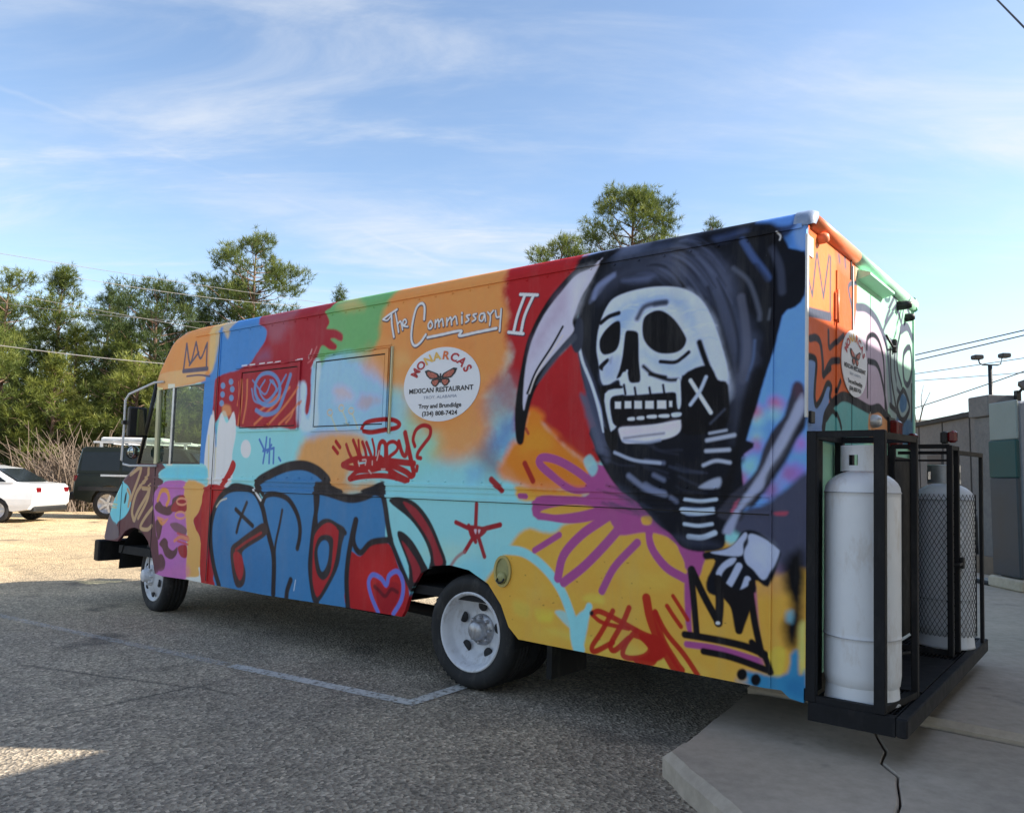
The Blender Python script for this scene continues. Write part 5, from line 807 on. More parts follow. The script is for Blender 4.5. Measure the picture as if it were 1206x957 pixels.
('p',(140,28,40),[(-3.04,.563),(-2.99,.61),(-2.924,.565),(-2.866,.622),(-2.781,.608),(-2.795,.511),(-2.872,.408),(-2.958,.417)],.01,.003,.6,1,.12),
('s',(96,24,34),[(-3.035,.573),(-2.986,.549),(-2.921,.517),(-2.862,.571),(-2.797,.558)],.0287,.008,.9,0,.0),
('s',(158,32,34),[(-3.237,1.709),(-3.202,1.751),(-3.089,1.769),(-2.93,1.768),(-2.85,1.737),(-2.878,1.709),(-2.998,1.695),(-3.146,1.681),(-3.23,1.692)],.0349,.0034999999999999996,1.0,0,.0),
('s',(158,32,34),[(-3.574,1.575),(-3.516,1.53)],.0323,.0034999999999999996,1.0,0,.0),
('s',(158,32,34),[(-3.543,1.619),(-3.492,1.574)],.0322,.0034999999999999996,1.0,0,.0),
('s',(158,32,34),[(-3.42,1.595),(-3.382,1.53),(-3.338,1.478)],.0284,.0034999999999999996,1.0,0,.0),
('s',(158,32,34),[(-3.342,1.625),(-3.291,1.547),(-3.26,1.478)],.0312,.0034999999999999996,1.0,0,.0),
('s',(158,32,34),[(-3.339,1.486),(-3.249,1.504)],.0309,.0034999999999999996,1.0,0,.0),
('s',(158,32,34),[(-3.283,1.624),(-3.265,1.546),(-3.228,1.478)],.0233,.0034999999999999996,1.0,0,.0),
('s',(158,32,34),[(-3.237,1.61),(-3.2,1.546),(-3.176,1.461)],.0307,.0034999999999999996,1.0,0,.0),
('s',(158,32,34),[(-3.192,1.606),(-3.135,1.512),(-3.105,1.444)],.0304,.0034999999999999996,1.0,0,.0),
('s',(158,32,34),[(-3.13,1.63),(-3.099,1.545),(-3.107,1.478)],.0227,.0034999999999999996,1.0,0,.0),
('s',(158,32,34),[(-3.058,1.478),(-3.052,1.579),(-3.023,1.612),(-2.985,1.586),(-2.978,1.478)],.0374,.0034999999999999996,1.0,0,.0),
('s',(158,32,34),[(-2.961,1.495),(-2.967,1.586),(-2.908,1.61),(-2.859,1.585),(-2.868,1.544),(-2.937,1.503)],.0291,.0034999999999999996,1.0,0,.0),
('s',(158,32,34),[(-2.848,1.609),(-2.808,1.527),(-2.772,1.511),(-2.759,1.584),(-2.787,1.666)],.0358,.0034999999999999996,1.0,0,.0),
('s',(158,32,34),[(-2.787,1.67),(-2.753,1.576),(-2.711,1.462),(-2.684,1.382),(-2.717,1.366)],.0424,.0034999999999999996,1.0,0,.0),
('s',(158,32,34),[(-3.449,1.443),(-3.338,1.478),(-3.133,1.486),(-2.911,1.47),(-2.688,1.454)],.0455,.0034999999999999996,1.0,0,.0),
('s',(158,32,34),[(-3.448,1.438),(-3.334,1.417),(-3.155,1.436),(-2.958,1.445),(-2.789,1.405),(-2.706,1.366)],.0442,.0034999999999999996,1.0,0,.0),
('s',(158,32,34),[(-3.368,1.339),(-3.28,1.392),(-3.127,1.402),(-2.98,1.42),(-2.845,1.372),(-2.738,1.337)],.0369,.0034999999999999996,1.0,0,.0),
('s',(158,32,34),[(-3.354,1.335),(-3.239,1.354),(-3.063,1.365),(-2.904,1.359),(-2.761,1.333)],.0411,.0034999999999999996,1.0,0,.0),
('s',(158,32,34),[(-2.921,1.437),(-2.929,1.379)],.0366,.0034999999999999996,1.0,0,.0),
('s',(158,32,34),[(-2.653,1.434),(-2.657,1.406)],.0315,.0034999999999999996,1.0,0,.0),
('s',(158,32,34),[(-3.311,1.461),(-3.268,1.409)],.0464,.0034999999999999996,1.0,0,.0),
('s',(158,32,34),[(-3.157,1.461),(-3.117,1.427)],.0604,.0034999999999999996,1.0,0,.0),
('s',(158,32,34),[(-3.034,1.486),(-2.982,1.445)],.0591,.0034999999999999996,1.0,0,.0),
('s',(158,32,34),[(-2.684,1.575),(-2.704,1.624),(-2.679,1.688),(-2.613,1.718),(-2.545,1.701),(-2.542,1.645),(-2.594,1.59),(-2.647,1.535),(-2.656,1.499),(-2.622,1.491)],.031,.0034999999999999996,1.0,0,.0),
('s',(206,176,168),[(-3.272,1.469),(-3.26,1.435)],.0124,.004,.8,0,.0),
('s',(206,176,168),[(-3.228,1.478),(-3.189,1.478),(-3.194,1.444)],.0122,.004,.8,0,.0),
('s',(206,176,168),[(-3.153,1.402),(-3.126,1.381)],.0121,.004,.8,0,.0),
('s',(206,176,168),[(-3.016,1.411),(-2.98,1.412)],.0118,.004,.8,0,.0),
('s',(206,176,168),[(-3.07,1.478),(-3.05,1.545)],.012,.004,.8,0,.0),
('s',(206,176,168),[(-3.119,1.47),(-3.118,1.444)],.0121,.004,.8,0,.0),
('s',(204,176,110),[(-3.592,1.842),(-3.599,1.826),(-3.621,1.82),(-3.643,1.828),(-3.653,1.845),(-3.645,1.861),(-3.624,1.867),(-3.602,1.859)],.0133,.005,.8,0,.0),
('s',(190,190,130),[(-3.606,1.816),(-3.529,1.707)],.0179,.008,.7,0,.0),
('s',(204,176,110),[(-3.457,1.873),(-3.465,1.857),(-3.485,1.851),(-3.507,1.858),(-3.517,1.875),(-3.509,1.891),(-3.489,1.897),(-3.467,1.889)],.013,.005,.8,0,.0),
('s',(190,190,130),[(-3.471,1.847),(-3.396,1.739)],.0175,.008,.7,0,.0),
('s',(204,176,110),[(-3.342,1.846),(-3.349,1.831),(-3.369,1.825),(-3.391,1.832),(-3.4,1.849),(-3.393,1.864),(-3.373,1.87),(-3.351,1.863)],.0128,.005,.8,0,.0),
('s',(190,190,130),[(-3.356,1.821),(-3.283,1.715)],.0172,.008,.7,0,.0),
('s',(44,40,60),[(-3.067,2.509),(-3.004,2.537),(-2.921,2.566)],.0274,.0025,1.0,0,.0),
('s',(44,40,60),[(-3.062,2.505),(-3.018,2.497),(-2.986,2.523)],.0228,.0025,1.0,0,.0),
('s',(44,40,60),[(-2.978,2.534),(-2.968,2.457),(-2.942,2.366)],.0287,.0025,1.0,0,.0),
('s',(44,40,60),[(-2.936,2.541),(-2.916,2.474),(-2.894,2.396)],.0254,.0025,1.0,0,.0),
('s',(44,40,60),[(-2.909,2.456),(-2.879,2.473),(-2.854,2.41)],.0245,.0025,1.0,0,.0),
('s',(44,40,60),[(-2.847,2.438),(-2.819,2.458),(-2.83,2.482),(-2.852,2.473),(-2.847,2.438),(-2.801,2.427)],.0237,.0025,1.0,0,.0),
('s',(44,40,60),[(-2.639,2.461),(-2.641,2.552),(-2.678,2.58),(-2.727,2.546),(-2.757,2.434),(-2.759,2.331),(-2.724,2.282),(-2.67,2.3),(-2.618,2.351)],.0299,.0025,1.0,0,.0),
('s',(44,40,60),[(-2.576,2.443),(-2.597,2.423),(-2.592,2.394),(-2.57,2.392),(-2.556,2.413),(-2.573,2.441)],.024,.0025,1.0,0,.0),
('s',(44,40,60),[(-2.53,2.392),(-2.53,2.443)],.0231,.0025,1.0,0,.0),
('s',(44,40,60),[(-2.527,2.423),(-2.504,2.445),(-2.492,2.395)],.023,.0025,1.0,0,.0),
('s',(44,40,60),[(-2.494,2.424),(-2.466,2.445),(-2.451,2.395)],.0229,.0025,1.0,0,.0),
('s',(44,40,60),[(-2.418,2.396),(-2.421,2.445)],.0227,.0025,1.0,0,.0),
('s',(44,40,60),[(-2.417,2.42),(-2.387,2.448),(-2.374,2.395)],.0226,.0025,1.0,0,.0),
('s',(44,40,60),[(-2.375,2.424),(-2.341,2.449),(-2.324,2.395)],.0224,.0025,1.0,0,.0),
('s',(44,40,60),[(-2.28,2.394),(-2.283,2.442)],.0228,.0025,1.0,0,.0),
('s',(44,40,60),[(-2.284,2.466),(-2.282,2.462)],.0235,.0025,1.0,0,.0),
('s',(44,40,60),[(-2.212,2.443),(-2.242,2.44),(-2.218,2.411),(-2.246,2.397)],.0219,.0025,1.0,0,.0),
('s',(44,40,60),[(-2.153,2.445),(-2.182,2.441),(-2.157,2.411),(-2.186,2.397)],.0216,.0025,1.0,0,.0),
('s',(44,40,60),[(-2.086,2.442),(-2.12,2.436),(-2.124,2.401),(-2.096,2.394),(-2.082,2.434),(-2.071,2.387)],.0214,.0025,1.0,0,.0),
('s',(44,40,60),[(-2.054,2.444),(-2.031,2.416),(-2.034,2.355)],.0212,.0025,1.0,0,.0),
('s',(44,40,60),[(-2.032,2.427),(-2.007,2.449)],.0211,.0025,1.0,0,.0),
('s',(44,40,60),[(-1.989,2.447),(-1.977,2.403),(-1.948,2.402)],.0216,.0025,1.0,0,.0),
('s',(44,40,60),[(-1.941,2.452),(-1.944,2.389),(-1.948,2.308)],.0227,.0025,1.0,0,.0),
('s',(44,40,60),[(-2.601,2.329),(-2.463,2.336),(-2.287,2.346),(-2.299,2.311),(-2.143,2.321),(-1.976,2.33)],.0282,.0025,1.0,0,.0),
('s',(44,40,60),[(-1.787,2.528),(-1.65,2.506)],.0287,.0025,1.0,0,.0),
('s',(44,40,60),[(-1.751,2.516),(-1.804,2.394),(-1.832,2.289)],.0307,.0025,1.0,0,.0),
('s',(44,40,60),[(-1.681,2.507),(-1.746,2.388),(-1.774,2.278)],.0304,.0025,1.0,0,.0),
('s',(44,40,60),[(-1.874,2.294),(-1.754,2.271)],.0291,.0025,1.0,0,.0),
('s',(232,232,240),[(-3.071,2.513),(-3.007,2.541),(-2.925,2.57)],.0152,.0022,1.0,0,.0),
('s',(232,232,240),[(-3.065,2.509),(-3.022,2.501),(-2.99,2.527)],.0107,.0022,1.0,0,.0),
('s',(232,232,240),[(-2.982,2.538),(-2.972,2.46),(-2.946,2.37)],.0166,.0022,1.0,0,.0),
('s',(232,232,240),[(-2.94,2.545),(-2.919,2.478),(-2.898,2.4)],.0135,.0022,1.0,0,.0),
('s',(232,232,240),[(-2.913,2.46),(-2.882,2.477),(-2.857,2.413)],.0126,.0022,1.0,0,.0),
('s',(232,232,240),[(-2.851,2.442),(-2.822,2.462),(-2.834,2.486),(-2.856,2.477),(-2.851,2.442),(-2.804,2.431)],.0119,.0022,1.0,0,.0),
('s',(232,232,240),[(-2.643,2.465),(-2.645,2.556),(-2.681,2.584),(-2.73,2.549),(-2.761,2.438),(-2.763,2.335),(-2.728,2.286),(-2.673,2.304),(-2.621,2.355)],.0182,.0022,1.0,0,.0),
('s',(232,232,240),[(-2.579,2.447),(-2.6,2.426),(-2.595,2.398),(-2.573,2.395),(-2.559,2.416),(-2.576,2.445)],.0127,.0022,1.0,0,.0),
('s',(232,232,240),[(-2.533,2.396),(-2.533,2.447)],.0119,.0022,1.0,0,.0),
('s',(232,232,240),[(-2.53,2.427),(-2.507,2.449),(-2.495,2.398)],.0119,.0022,1.0,0,.0),
('s',(232,232,240),[(-2.497,2.428),(-2.469,2.449),(-2.455,2.399)],.0118,.0022,1.0,0,.0),
('s',(232,232,240),[(-2.422,2.399),(-2.424,2.448)],.0117,.0022,1.0,0,.0),
('s',(232,232,240),[(-2.42,2.424),(-2.39,2.451),(-2.377,2.399)],.0116,.0022,1.0,0,.0),
('s',(232,232,240),[(-2.378,2.428),(-2.344,2.453),(-2.327,2.398)],.0115,.0022,1.0,0,.0),
('s',(232,232,240),[(-2.283,2.398),(-2.286,2.446)],.0121,.0022,1.0,0,.0),
('s',(232,232,240),[(-2.287,2.47),(-2.285,2.466)],.0128,.0022,1.0,0,.0),
('s',(232,232,240),[(-2.215,2.447),(-2.245,2.444),(-2.221,2.415),(-2.249,2.401)],.0113,.0022,1.0,0,.0),
('s',(232,232,240),[(-2.156,2.448),(-2.185,2.444),(-2.16,2.415),(-2.189,2.401)],.0112,.0022,1.0,0,.0),
('s',(232,232,240),[(-2.089,2.446),(-2.123,2.439),(-2.127,2.404),(-2.099,2.397),(-2.084,2.438),(-2.074,2.39)],.011,.0022,1.0,0,.0),
('s',(232,232,240),[(-2.057,2.448),(-2.034,2.419),(-2.037,2.358)],.0109,.0022,1.0,0,.0),
('s',(232,232,240),[(-2.035,2.43),(-2.01,2.453)],.0109,.0022,1.0,0,.0),
('s',(232,232,240),[(-1.992,2.45),(-1.98,2.407),(-1.951,2.406)],.0114,.0022,1.0,0,.0),
('s',(232,232,240),[(-1.944,2.455),(-1.947,2.393),(-1.951,2.312)],.0126,.0022,1.0,0,.0),
('s',(232,232,240),[(-2.604,2.333),(-2.467,2.34),(-2.29,2.349),(-2.302,2.315),(-2.146,2.324),(-1.979,2.333)],.0175,.0022,1.0,0,.0),
('s',(232,232,240),[(-1.79,2.531),(-1.653,2.509)],.0192,.0022,1.0,0,.0),
('s',(232,232,240),[(-1.754,2.519),(-1.807,2.398),(-1.835,2.293)],.0209,.0022,1.0,0,.0),
('s',(232,232,240),[(-1.684,2.51),(-1.749,2.391),(-1.776,2.282)],.0207,.0022,1.0,0,.0),
('s',(232,232,240),[(-1.877,2.297),(-1.757,2.275)],.0194,.0022,1.0,0,.0),
('p',(42,46,62),[(-1.41,2.253),(-1.359,2.328),(-1.31,2.307),(-1.306,2.162),(-1.352,2.118),(-1.388,2.17)],.008,.003,1.0,1,.12),
('p',(17,16,20),[(-1.032,2.724),(-1.152,2.718),(-1.244,2.7),(-1.352,2.643),(-1.479,2.552),(-1.593,2.442),(-1.674,2.326),(-1.731,2.205),(-1.768,2.039),(-1.8,1.843),(-1.796,1.675),(-1.775,1.584),(-1.73,1.59),(-1.712,1.715),(-1.658,1.892),(-1.577,2.012),(-1.465,2.126),(-1.355,2.211),(-1.372,2.253),(-1.299,2.459),(-1.18,2.629)],.008,.003,1.0,1,.12),
('p',(190,186,204),[(-1.181,2.669),(-1.241,2.626),(-1.367,2.59),(-1.478,2.497),(-1.591,2.386),(-1.672,2.255),(-1.719,2.119),(-1.738,1.98),(-1.743,1.841),(-1.731,1.792),(-1.709,1.867),(-1.661,1.976),(-1.563,2.079),(-1.45,2.179),(-1.372,2.253),(-1.382,2.321),(-1.33,2.45),(-1.255,2.547)],.008,.003,1.0,1,.12),
('p',(160,130,160),[(-1.461,2.508),(-1.573,2.37),(-1.671,2.227),(-1.7,2.09),(-1.634,2.168),(-1.52,2.295),(-1.394,2.431)],.06,.03,.4,1,.12),
('p',(206,208,224),[(-1.366,2.577),(-1.241,2.626),(-1.316,2.489),(-1.375,2.361),(-1.41,2.419)],.06,.03,.6,1,.12),
('s',(17,16,20),[(-1.454,2.288),(-1.533,2.173),(-1.646,2.03),(-1.71,1.895)],.0154,.005,1.0,0,.0),
('s',(206,196,190),[(-1.452,2.234),(-1.564,2.107),(-1.645,2.002),(-1.693,1.894)],.0095,.005,.9,0,.0),
('p',(74,78,92),[(-1.372,2.239),(-1.45,2.179),(-1.563,2.065),(-1.643,1.947),(-1.593,1.985),(-1.465,2.112),(-1.354,2.197)],.012,.004,.8,1,.12),
('p',(120,128,156),[(-1.074,2.735),(-.969,2.748),(-.883,2.702),(-1.055,2.653)],.04,.02,.4,1,.12),
('p',(92,140,210),[(-.262,2.718),(-.082,2.733),(-.071,2.666),(-.13,2.667),(-.181,2.697)],.02,.01,.9,1,.12),
('s',(86,110,160),[(-.589,2.732),(-.411,2.746),(-.263,2.743)],.014,.01,.6,0,.0),
('s',(150,170,210),[(-1.332,2.714),(-1.22,2.728),(-1.128,2.729)],.0166,.01,.7,0,.0),
('s',(230,232,240),[(-.145,2.634),(-.128,2.611),(-.132,2.592)],.0061,.004,.9,0,.0)]
REAR_PAINT=[
('p',(232,112,62),[(-.042,2.87),(.881,3.165),(.886,2.039),(.673,1.822),(.339,1.733),(-.022,1.746)],.005,.0,1,0,.12),
('p',(240,150,92),[(-.009,2.56),(.463,2.639),(.444,2.295),(-.004,2.226)],.03,.01,.8,1,.12),
('p',(242,140,110),[(.531,2.67),(.902,2.688),(.902,2.555),(.556,2.551)],.04,.01,.5,1,.12),
('p',(128,160,214),[(-.047,1.979),(.16,1.985),(.15,1.861),(.174,1.763),(.22,1.774),(.337,1.874),(.411,1.889),(.375,1.78),(.316,1.627),(-.04,1.607)],.006,.0,1.0,1,.12),
('p',(206,186,206),[(.869,2.385),(1.182,2.408),(1.386,2.372),(1.53,2.303),(1.566,2.16),(1.601,1.831),(.872,1.823)],.006,.0,1.0,1,.12),
('p',(150,168,168),[(1.566,2.216),(1.758,2.3),(2.089,2.328),(2.36,2.367),(2.405,1.749),(1.676,1.8)],.06,.02,1.0,1,.12),
('p',(186,230,206),[(1.878,2.317),(2.004,2.445),(2.315,2.496),(2.356,2.18),(2.085,2.028),(1.918,2.167)],.02,.01,.8,1,.12),
('p',(112,184,184),[(.412,1.768),(.592,1.826),(.843,1.821),(1.182,1.811),(1.182,1.629),(.293,1.584)],.006,.0,1.0,1,.12),
('p',(224,160,110),[(1.182,1.82),(1.601,1.813),(1.6,1.65),(1.182,1.629)],.006,.0,1.0,1,.12),
('p',(64,104,140),[(1.873,1.833),(2.304,1.845),(2.409,1.956),(2.404,1.69),(1.871,1.663)],.015,.005,1.0,1,.12),
('s',(92,98,116),[(.011,2.453),(.051,2.374),(.1,2.311)],.0195,.004,1.0,0,.0),
('s',(92,98,116),[(.1,2.308),(.166,2.534)],.0202,.004,1.0,0,.0),
('s',(92,98,116),[(.176,2.543),(.282,2.337)],.0208,.004,1.0,0,.0),
('s',(92,98,116),[(.282,2.337),(.375,2.577)],.0215,.004,1.0,0,.0),
('s',(92,98,116),[(.401,2.577),(.401,2.247)],.0215,.004,1.0,0,.0),
('s',(92,98,116),[(-.003,2.213),(.401,2.254)],.0496,.004,1.0,0,.0),
('s',(92,98,116),[(-.002,2.35),(.0,2.214)],.0176,.004,1.0,0,.0),
('s',(120,110,120),[(.555,2.62),(.567,2.595)],.0349,.008,1.0,0,.0),
('s',(120,110,120),[(.669,2.633),(.679,2.593)],.036,.008,1.0,0,.0),
('s',(92,98,116),[(.889,2.538),(.774,2.513),(.712,2.472),(.775,2.384),(.826,2.314)],.029,.004,1.0,0,.0),
('s',(60,54,62),[(.069,2.087),(.169,2.106),(.239,2.084),(.276,1.993),(.288,1.928),(.372,1.99),(.434,2.021),(.537,2.038)],.0397,.004,1.0,0,.0),
('s',(70,62,70),[(.37,2.171),(.384,2.09),(.459,2.116),(.616,2.187)],.0335,.004,1.0,0,.0),
('s',(36,36,44),[(-.026,1.98),(.104,1.999),(.171,1.979),(.15,1.861),(.147,1.796),(.174,1.763),(.255,1.806),(.349,1.89),(.423,1.883),(.399,1.828),(.45,1.794)],.0352,.004,1.0,0,.0),
('s',(36,36,44),[(.288,1.928),(.41,1.98)],.0329,.004,1.0,0,.0),
('s',(36,36,44),[(.5,1.868),(.564,1.929)],.0309,.004,1.0,0,.0),
('s',(36,36,44),[(.292,1.655),(.339,1.733),(.539,1.833),(.7,1.852),(.931,1.837),(1.182,1.824),(1.384,1.85),(1.527,1.825),(1.676,1.8)],.0567,.004,1.0,0,.0),
('s',(36,36,44),[(.339,1.703),(.45,1.756),(.54,1.717),(.58,1.674)],.0305,.004,1.0,0,.0),
('s',(92,98,116),[(.884,2.396),(1.085,2.425),(1.317,2.405),(1.493,2.334),(1.604,2.24),(1.678,2.024),(1.715,1.896)],.0504,.004,1.0,0,.0),
('s',(36,36,44),[(1.101,2.186),(1.117,2.249),(1.248,2.291),(1.386,2.272),(1.493,2.187),(1.528,2.045),(1.546,1.863)],.0342,.004,1.0,0,.0),
('s',(36,36,44),[(1.133,2.113),(1.35,2.114),(1.492,2.004),(1.601,1.831)],.0392,.004,1.0,0,.0),
('s',(36,36,44),[(1.117,2.085),(1.117,1.896)],.0258,.004,1.0,0,.0),
('s',(90,120,124),[(1.546,2.66),(1.578,2.584),(1.695,2.599),(1.73,2.681)],.0323,.004,1.0,0,.0),
('s',(92,98,116),[(1.852,2.655),(1.644,2.506),(1.544,2.414)],.0342,.004,1.0,0,.0),
('s',(92,98,116),[(1.852,2.655),(1.959,2.572),(2.032,2.497)],.0367,.004,1.0,0,.0),
('s',(92,98,116),[(2.051,2.518),(2.11,2.617)],.0304,.004,1.0,0,.0),
('s',(92,98,116),[(2.227,2.639),(2.347,2.587)],.0399,.004,1.0,0,.0),
('s',(92,98,116),[(1.881,2.592),(1.72,2.504),(1.53,2.387),(1.53,2.331),(1.838,2.321)],.031,.004,1.0,0,.0),
('s',(92,98,116),[(1.922,2.57),(2.048,2.493)],.0374,.004,1.0,0,.0),
('s',(92,98,116),[(2.026,2.449),(2.224,2.502),(2.384,2.444)],.0647,.004,1.0,0,.0),
('s',(60,66,78),[(2.222,2.353),(2.11,2.291),(2.087,2.188),(2.129,2.103),(2.24,2.089),(2.347,2.179),(2.358,2.284),(2.313,2.361),(2.222,2.353)],.0464,.004,1.0,0,.0),
('s',(60,66,78),[(2.004,2.425),(1.919,2.304),(1.918,2.167),(2.042,2.063)],.0361,.004,1.0,0,.0),
('s',(60,66,78),[(1.838,2.341),(1.796,2.171),(1.875,2.045),(1.999,1.999)],.0333,.004,1.0,0,.0),
('s',(36,36,44),[(1.68,2.269),(1.717,2.066),(1.873,1.852)],.0344,.004,1.0,0,.0),
('s',(36,36,44),[(2.085,2.038),(1.915,1.923),(1.997,1.833),(2.125,1.832),(2.283,1.925),(2.172,2.016),(2.085,2.038)],.045,.004,1.0,0,.0),
('p',(62,108,148),[(2.063,2.006),(1.977,1.929),(2.04,1.875),(2.17,1.906),(2.194,1.978)],.006,.0,1.0,1,.12),
('s',(36,36,44),[(2.355,2.096),(2.351,1.848)],.0393,.004,1.0,0,.0),
('s',(36,36,44),[(1.677,1.893),(1.914,1.855),(2.082,1.799)],.0406,.004,1.0,0,.0)]
ws = Wall(SU0, SU1, SV0, SV1, 260, (138, 200, 204)); ws.paint(SIDE_PAINT)
wr = Wall(-.03, 2.47, .3, 2.8, 220, (176, 232, 200), 8); wr.paint(REAR_PAINT)
GAIN = 1.36
M_SIDE = paint_mat('mural_paint', img_from(ws, 'mural_paint', GAIN)); M_REAR = paint_mat('rear_mural_paint', img_from(wr, 'rear_mural_paint', .92))
del ws, wr
def mural_uv(X, b, z): return ((-X-SU0)/(SU1-SU0), (z-SV0)/(SV1-SV0))
def rear_uv(X, b, z): return ((b+.03)/2.5, (z-.3)/2.5)
M_TURQ = rough_mat('turquoise_paint', (.22, .50, .53), .4, .12, 3, bump=.05)
M_WHITE = rough_mat('chalky_white_paint', (.66, .66, .65), .5, .12, 5, dirt=((.35, .30, .24), 7, .45))
M_BLACK = rough_mat('black_steel', (.012, .012, .014), .6, .35, 14, bump=.2, dirt=((.05, .047, .045), 9, .5), spec=.2)
M_UNDER = rough_mat('underbody_black', (.012, .012, .013), .8, .4, 8)
M_RUBBER = rough_mat('tyre_rubber', (.018, .018, .019), .75, .3, 20, bump=.25, dirt=((.07, .065, .06), 14, .7))
M_RIM = rough_mat('wheel_paint', (.62, .63, .66), .42, .12, 9, bump=.08, dirt=((.22, .19, .16), 12, .7))
M_HUB = rough_mat('hub_steel', (.42, .42, .44), .4, .3, 30, .6, dirt=((.2, .15, .1), 20, .8))
M_TANK = rough_mat('tank_white_paint', (.74, .75, .77), .42, .06, 4, bump=.06, fine=60, dirt=((.42, .33, .24), 8, .55))
M_TANK2 = rough_mat('tank_silver_paint', (.62, .64, .68), .42, .08, 4, bump=.06, fine=60, dirt=((.32, .28, .24), 8, .5))
M_GALV = rough_mat('galvanised_metal', (.5, .51, .52), .42, .2, 25, .7)
M_SEAM = rough_mat('dark_seam', (.02, .02, .022), .7, .2)
M_ORANGE = rough_mat('orange_paint', (.80, .22, .09), .42, .12, 5, bump=.06)
M_MINT = rough_mat('mint_paint', (.46, .80, .60), .42, .08, 5, bump=.06)
M_REDLENS = rough_mat('red_lens', (.13, .006, .009), .2, .2, 30, bump=0)
M_BLACKP = rough_mat('black_plastic', (.02, .02, .02), .45, .2)
M_CREAM = rough_mat('window_post_paint', (.60, .58, .36), .5, .1)
M_SEAT = rough_mat('seat_vinyl', (.08, .08, .09), .55, .2)
def glass_mat(name, tint, gl=.09):
    t = NT(name); t.t.nodes.remove(t.b)
    tr = t.n('ShaderNodeBsdfTransparent'); tr.inputs[0].default_value = tint+(1,)
    g = t.n('ShaderNodeBsdfGlossy'); g.inputs['Roughness'].default_value = .03; lw = t.n('ShaderNodeLayerWeight'); lw.inputs[0].default_value = .12
    m = t.n('ShaderNodeMixShader'); lw.inputs[0].default_value = .5; pw = t.n('ShaderNodeMath', operation='POWER'); t.l(lw.outputs['Facing'], pw.inputs[0]); pw.inputs[1].default_value = 4; mr = t.n('ShaderNodeMapRange'); t.l(pw.outputs[0], mr.inputs[0]); mr.inputs[3].default_value = gl*.5; mr.inputs[4].default_value = .32
    t.l(mr.outputs[0], m.inputs[0]); t.l(tr.outputs[0], m.inputs[1]); t.l(g.outputs[0], m.inputs[2]); t.l(m.outputs[0], t.out.inputs[0]); return t.m
M_GLASS = glass_mat('window_glass', (.66, .74, .67)); M_DGLASS = rough_mat('dark_car_glass', (.012, .015, .018), .10, .2, bump=0, spec=.3)

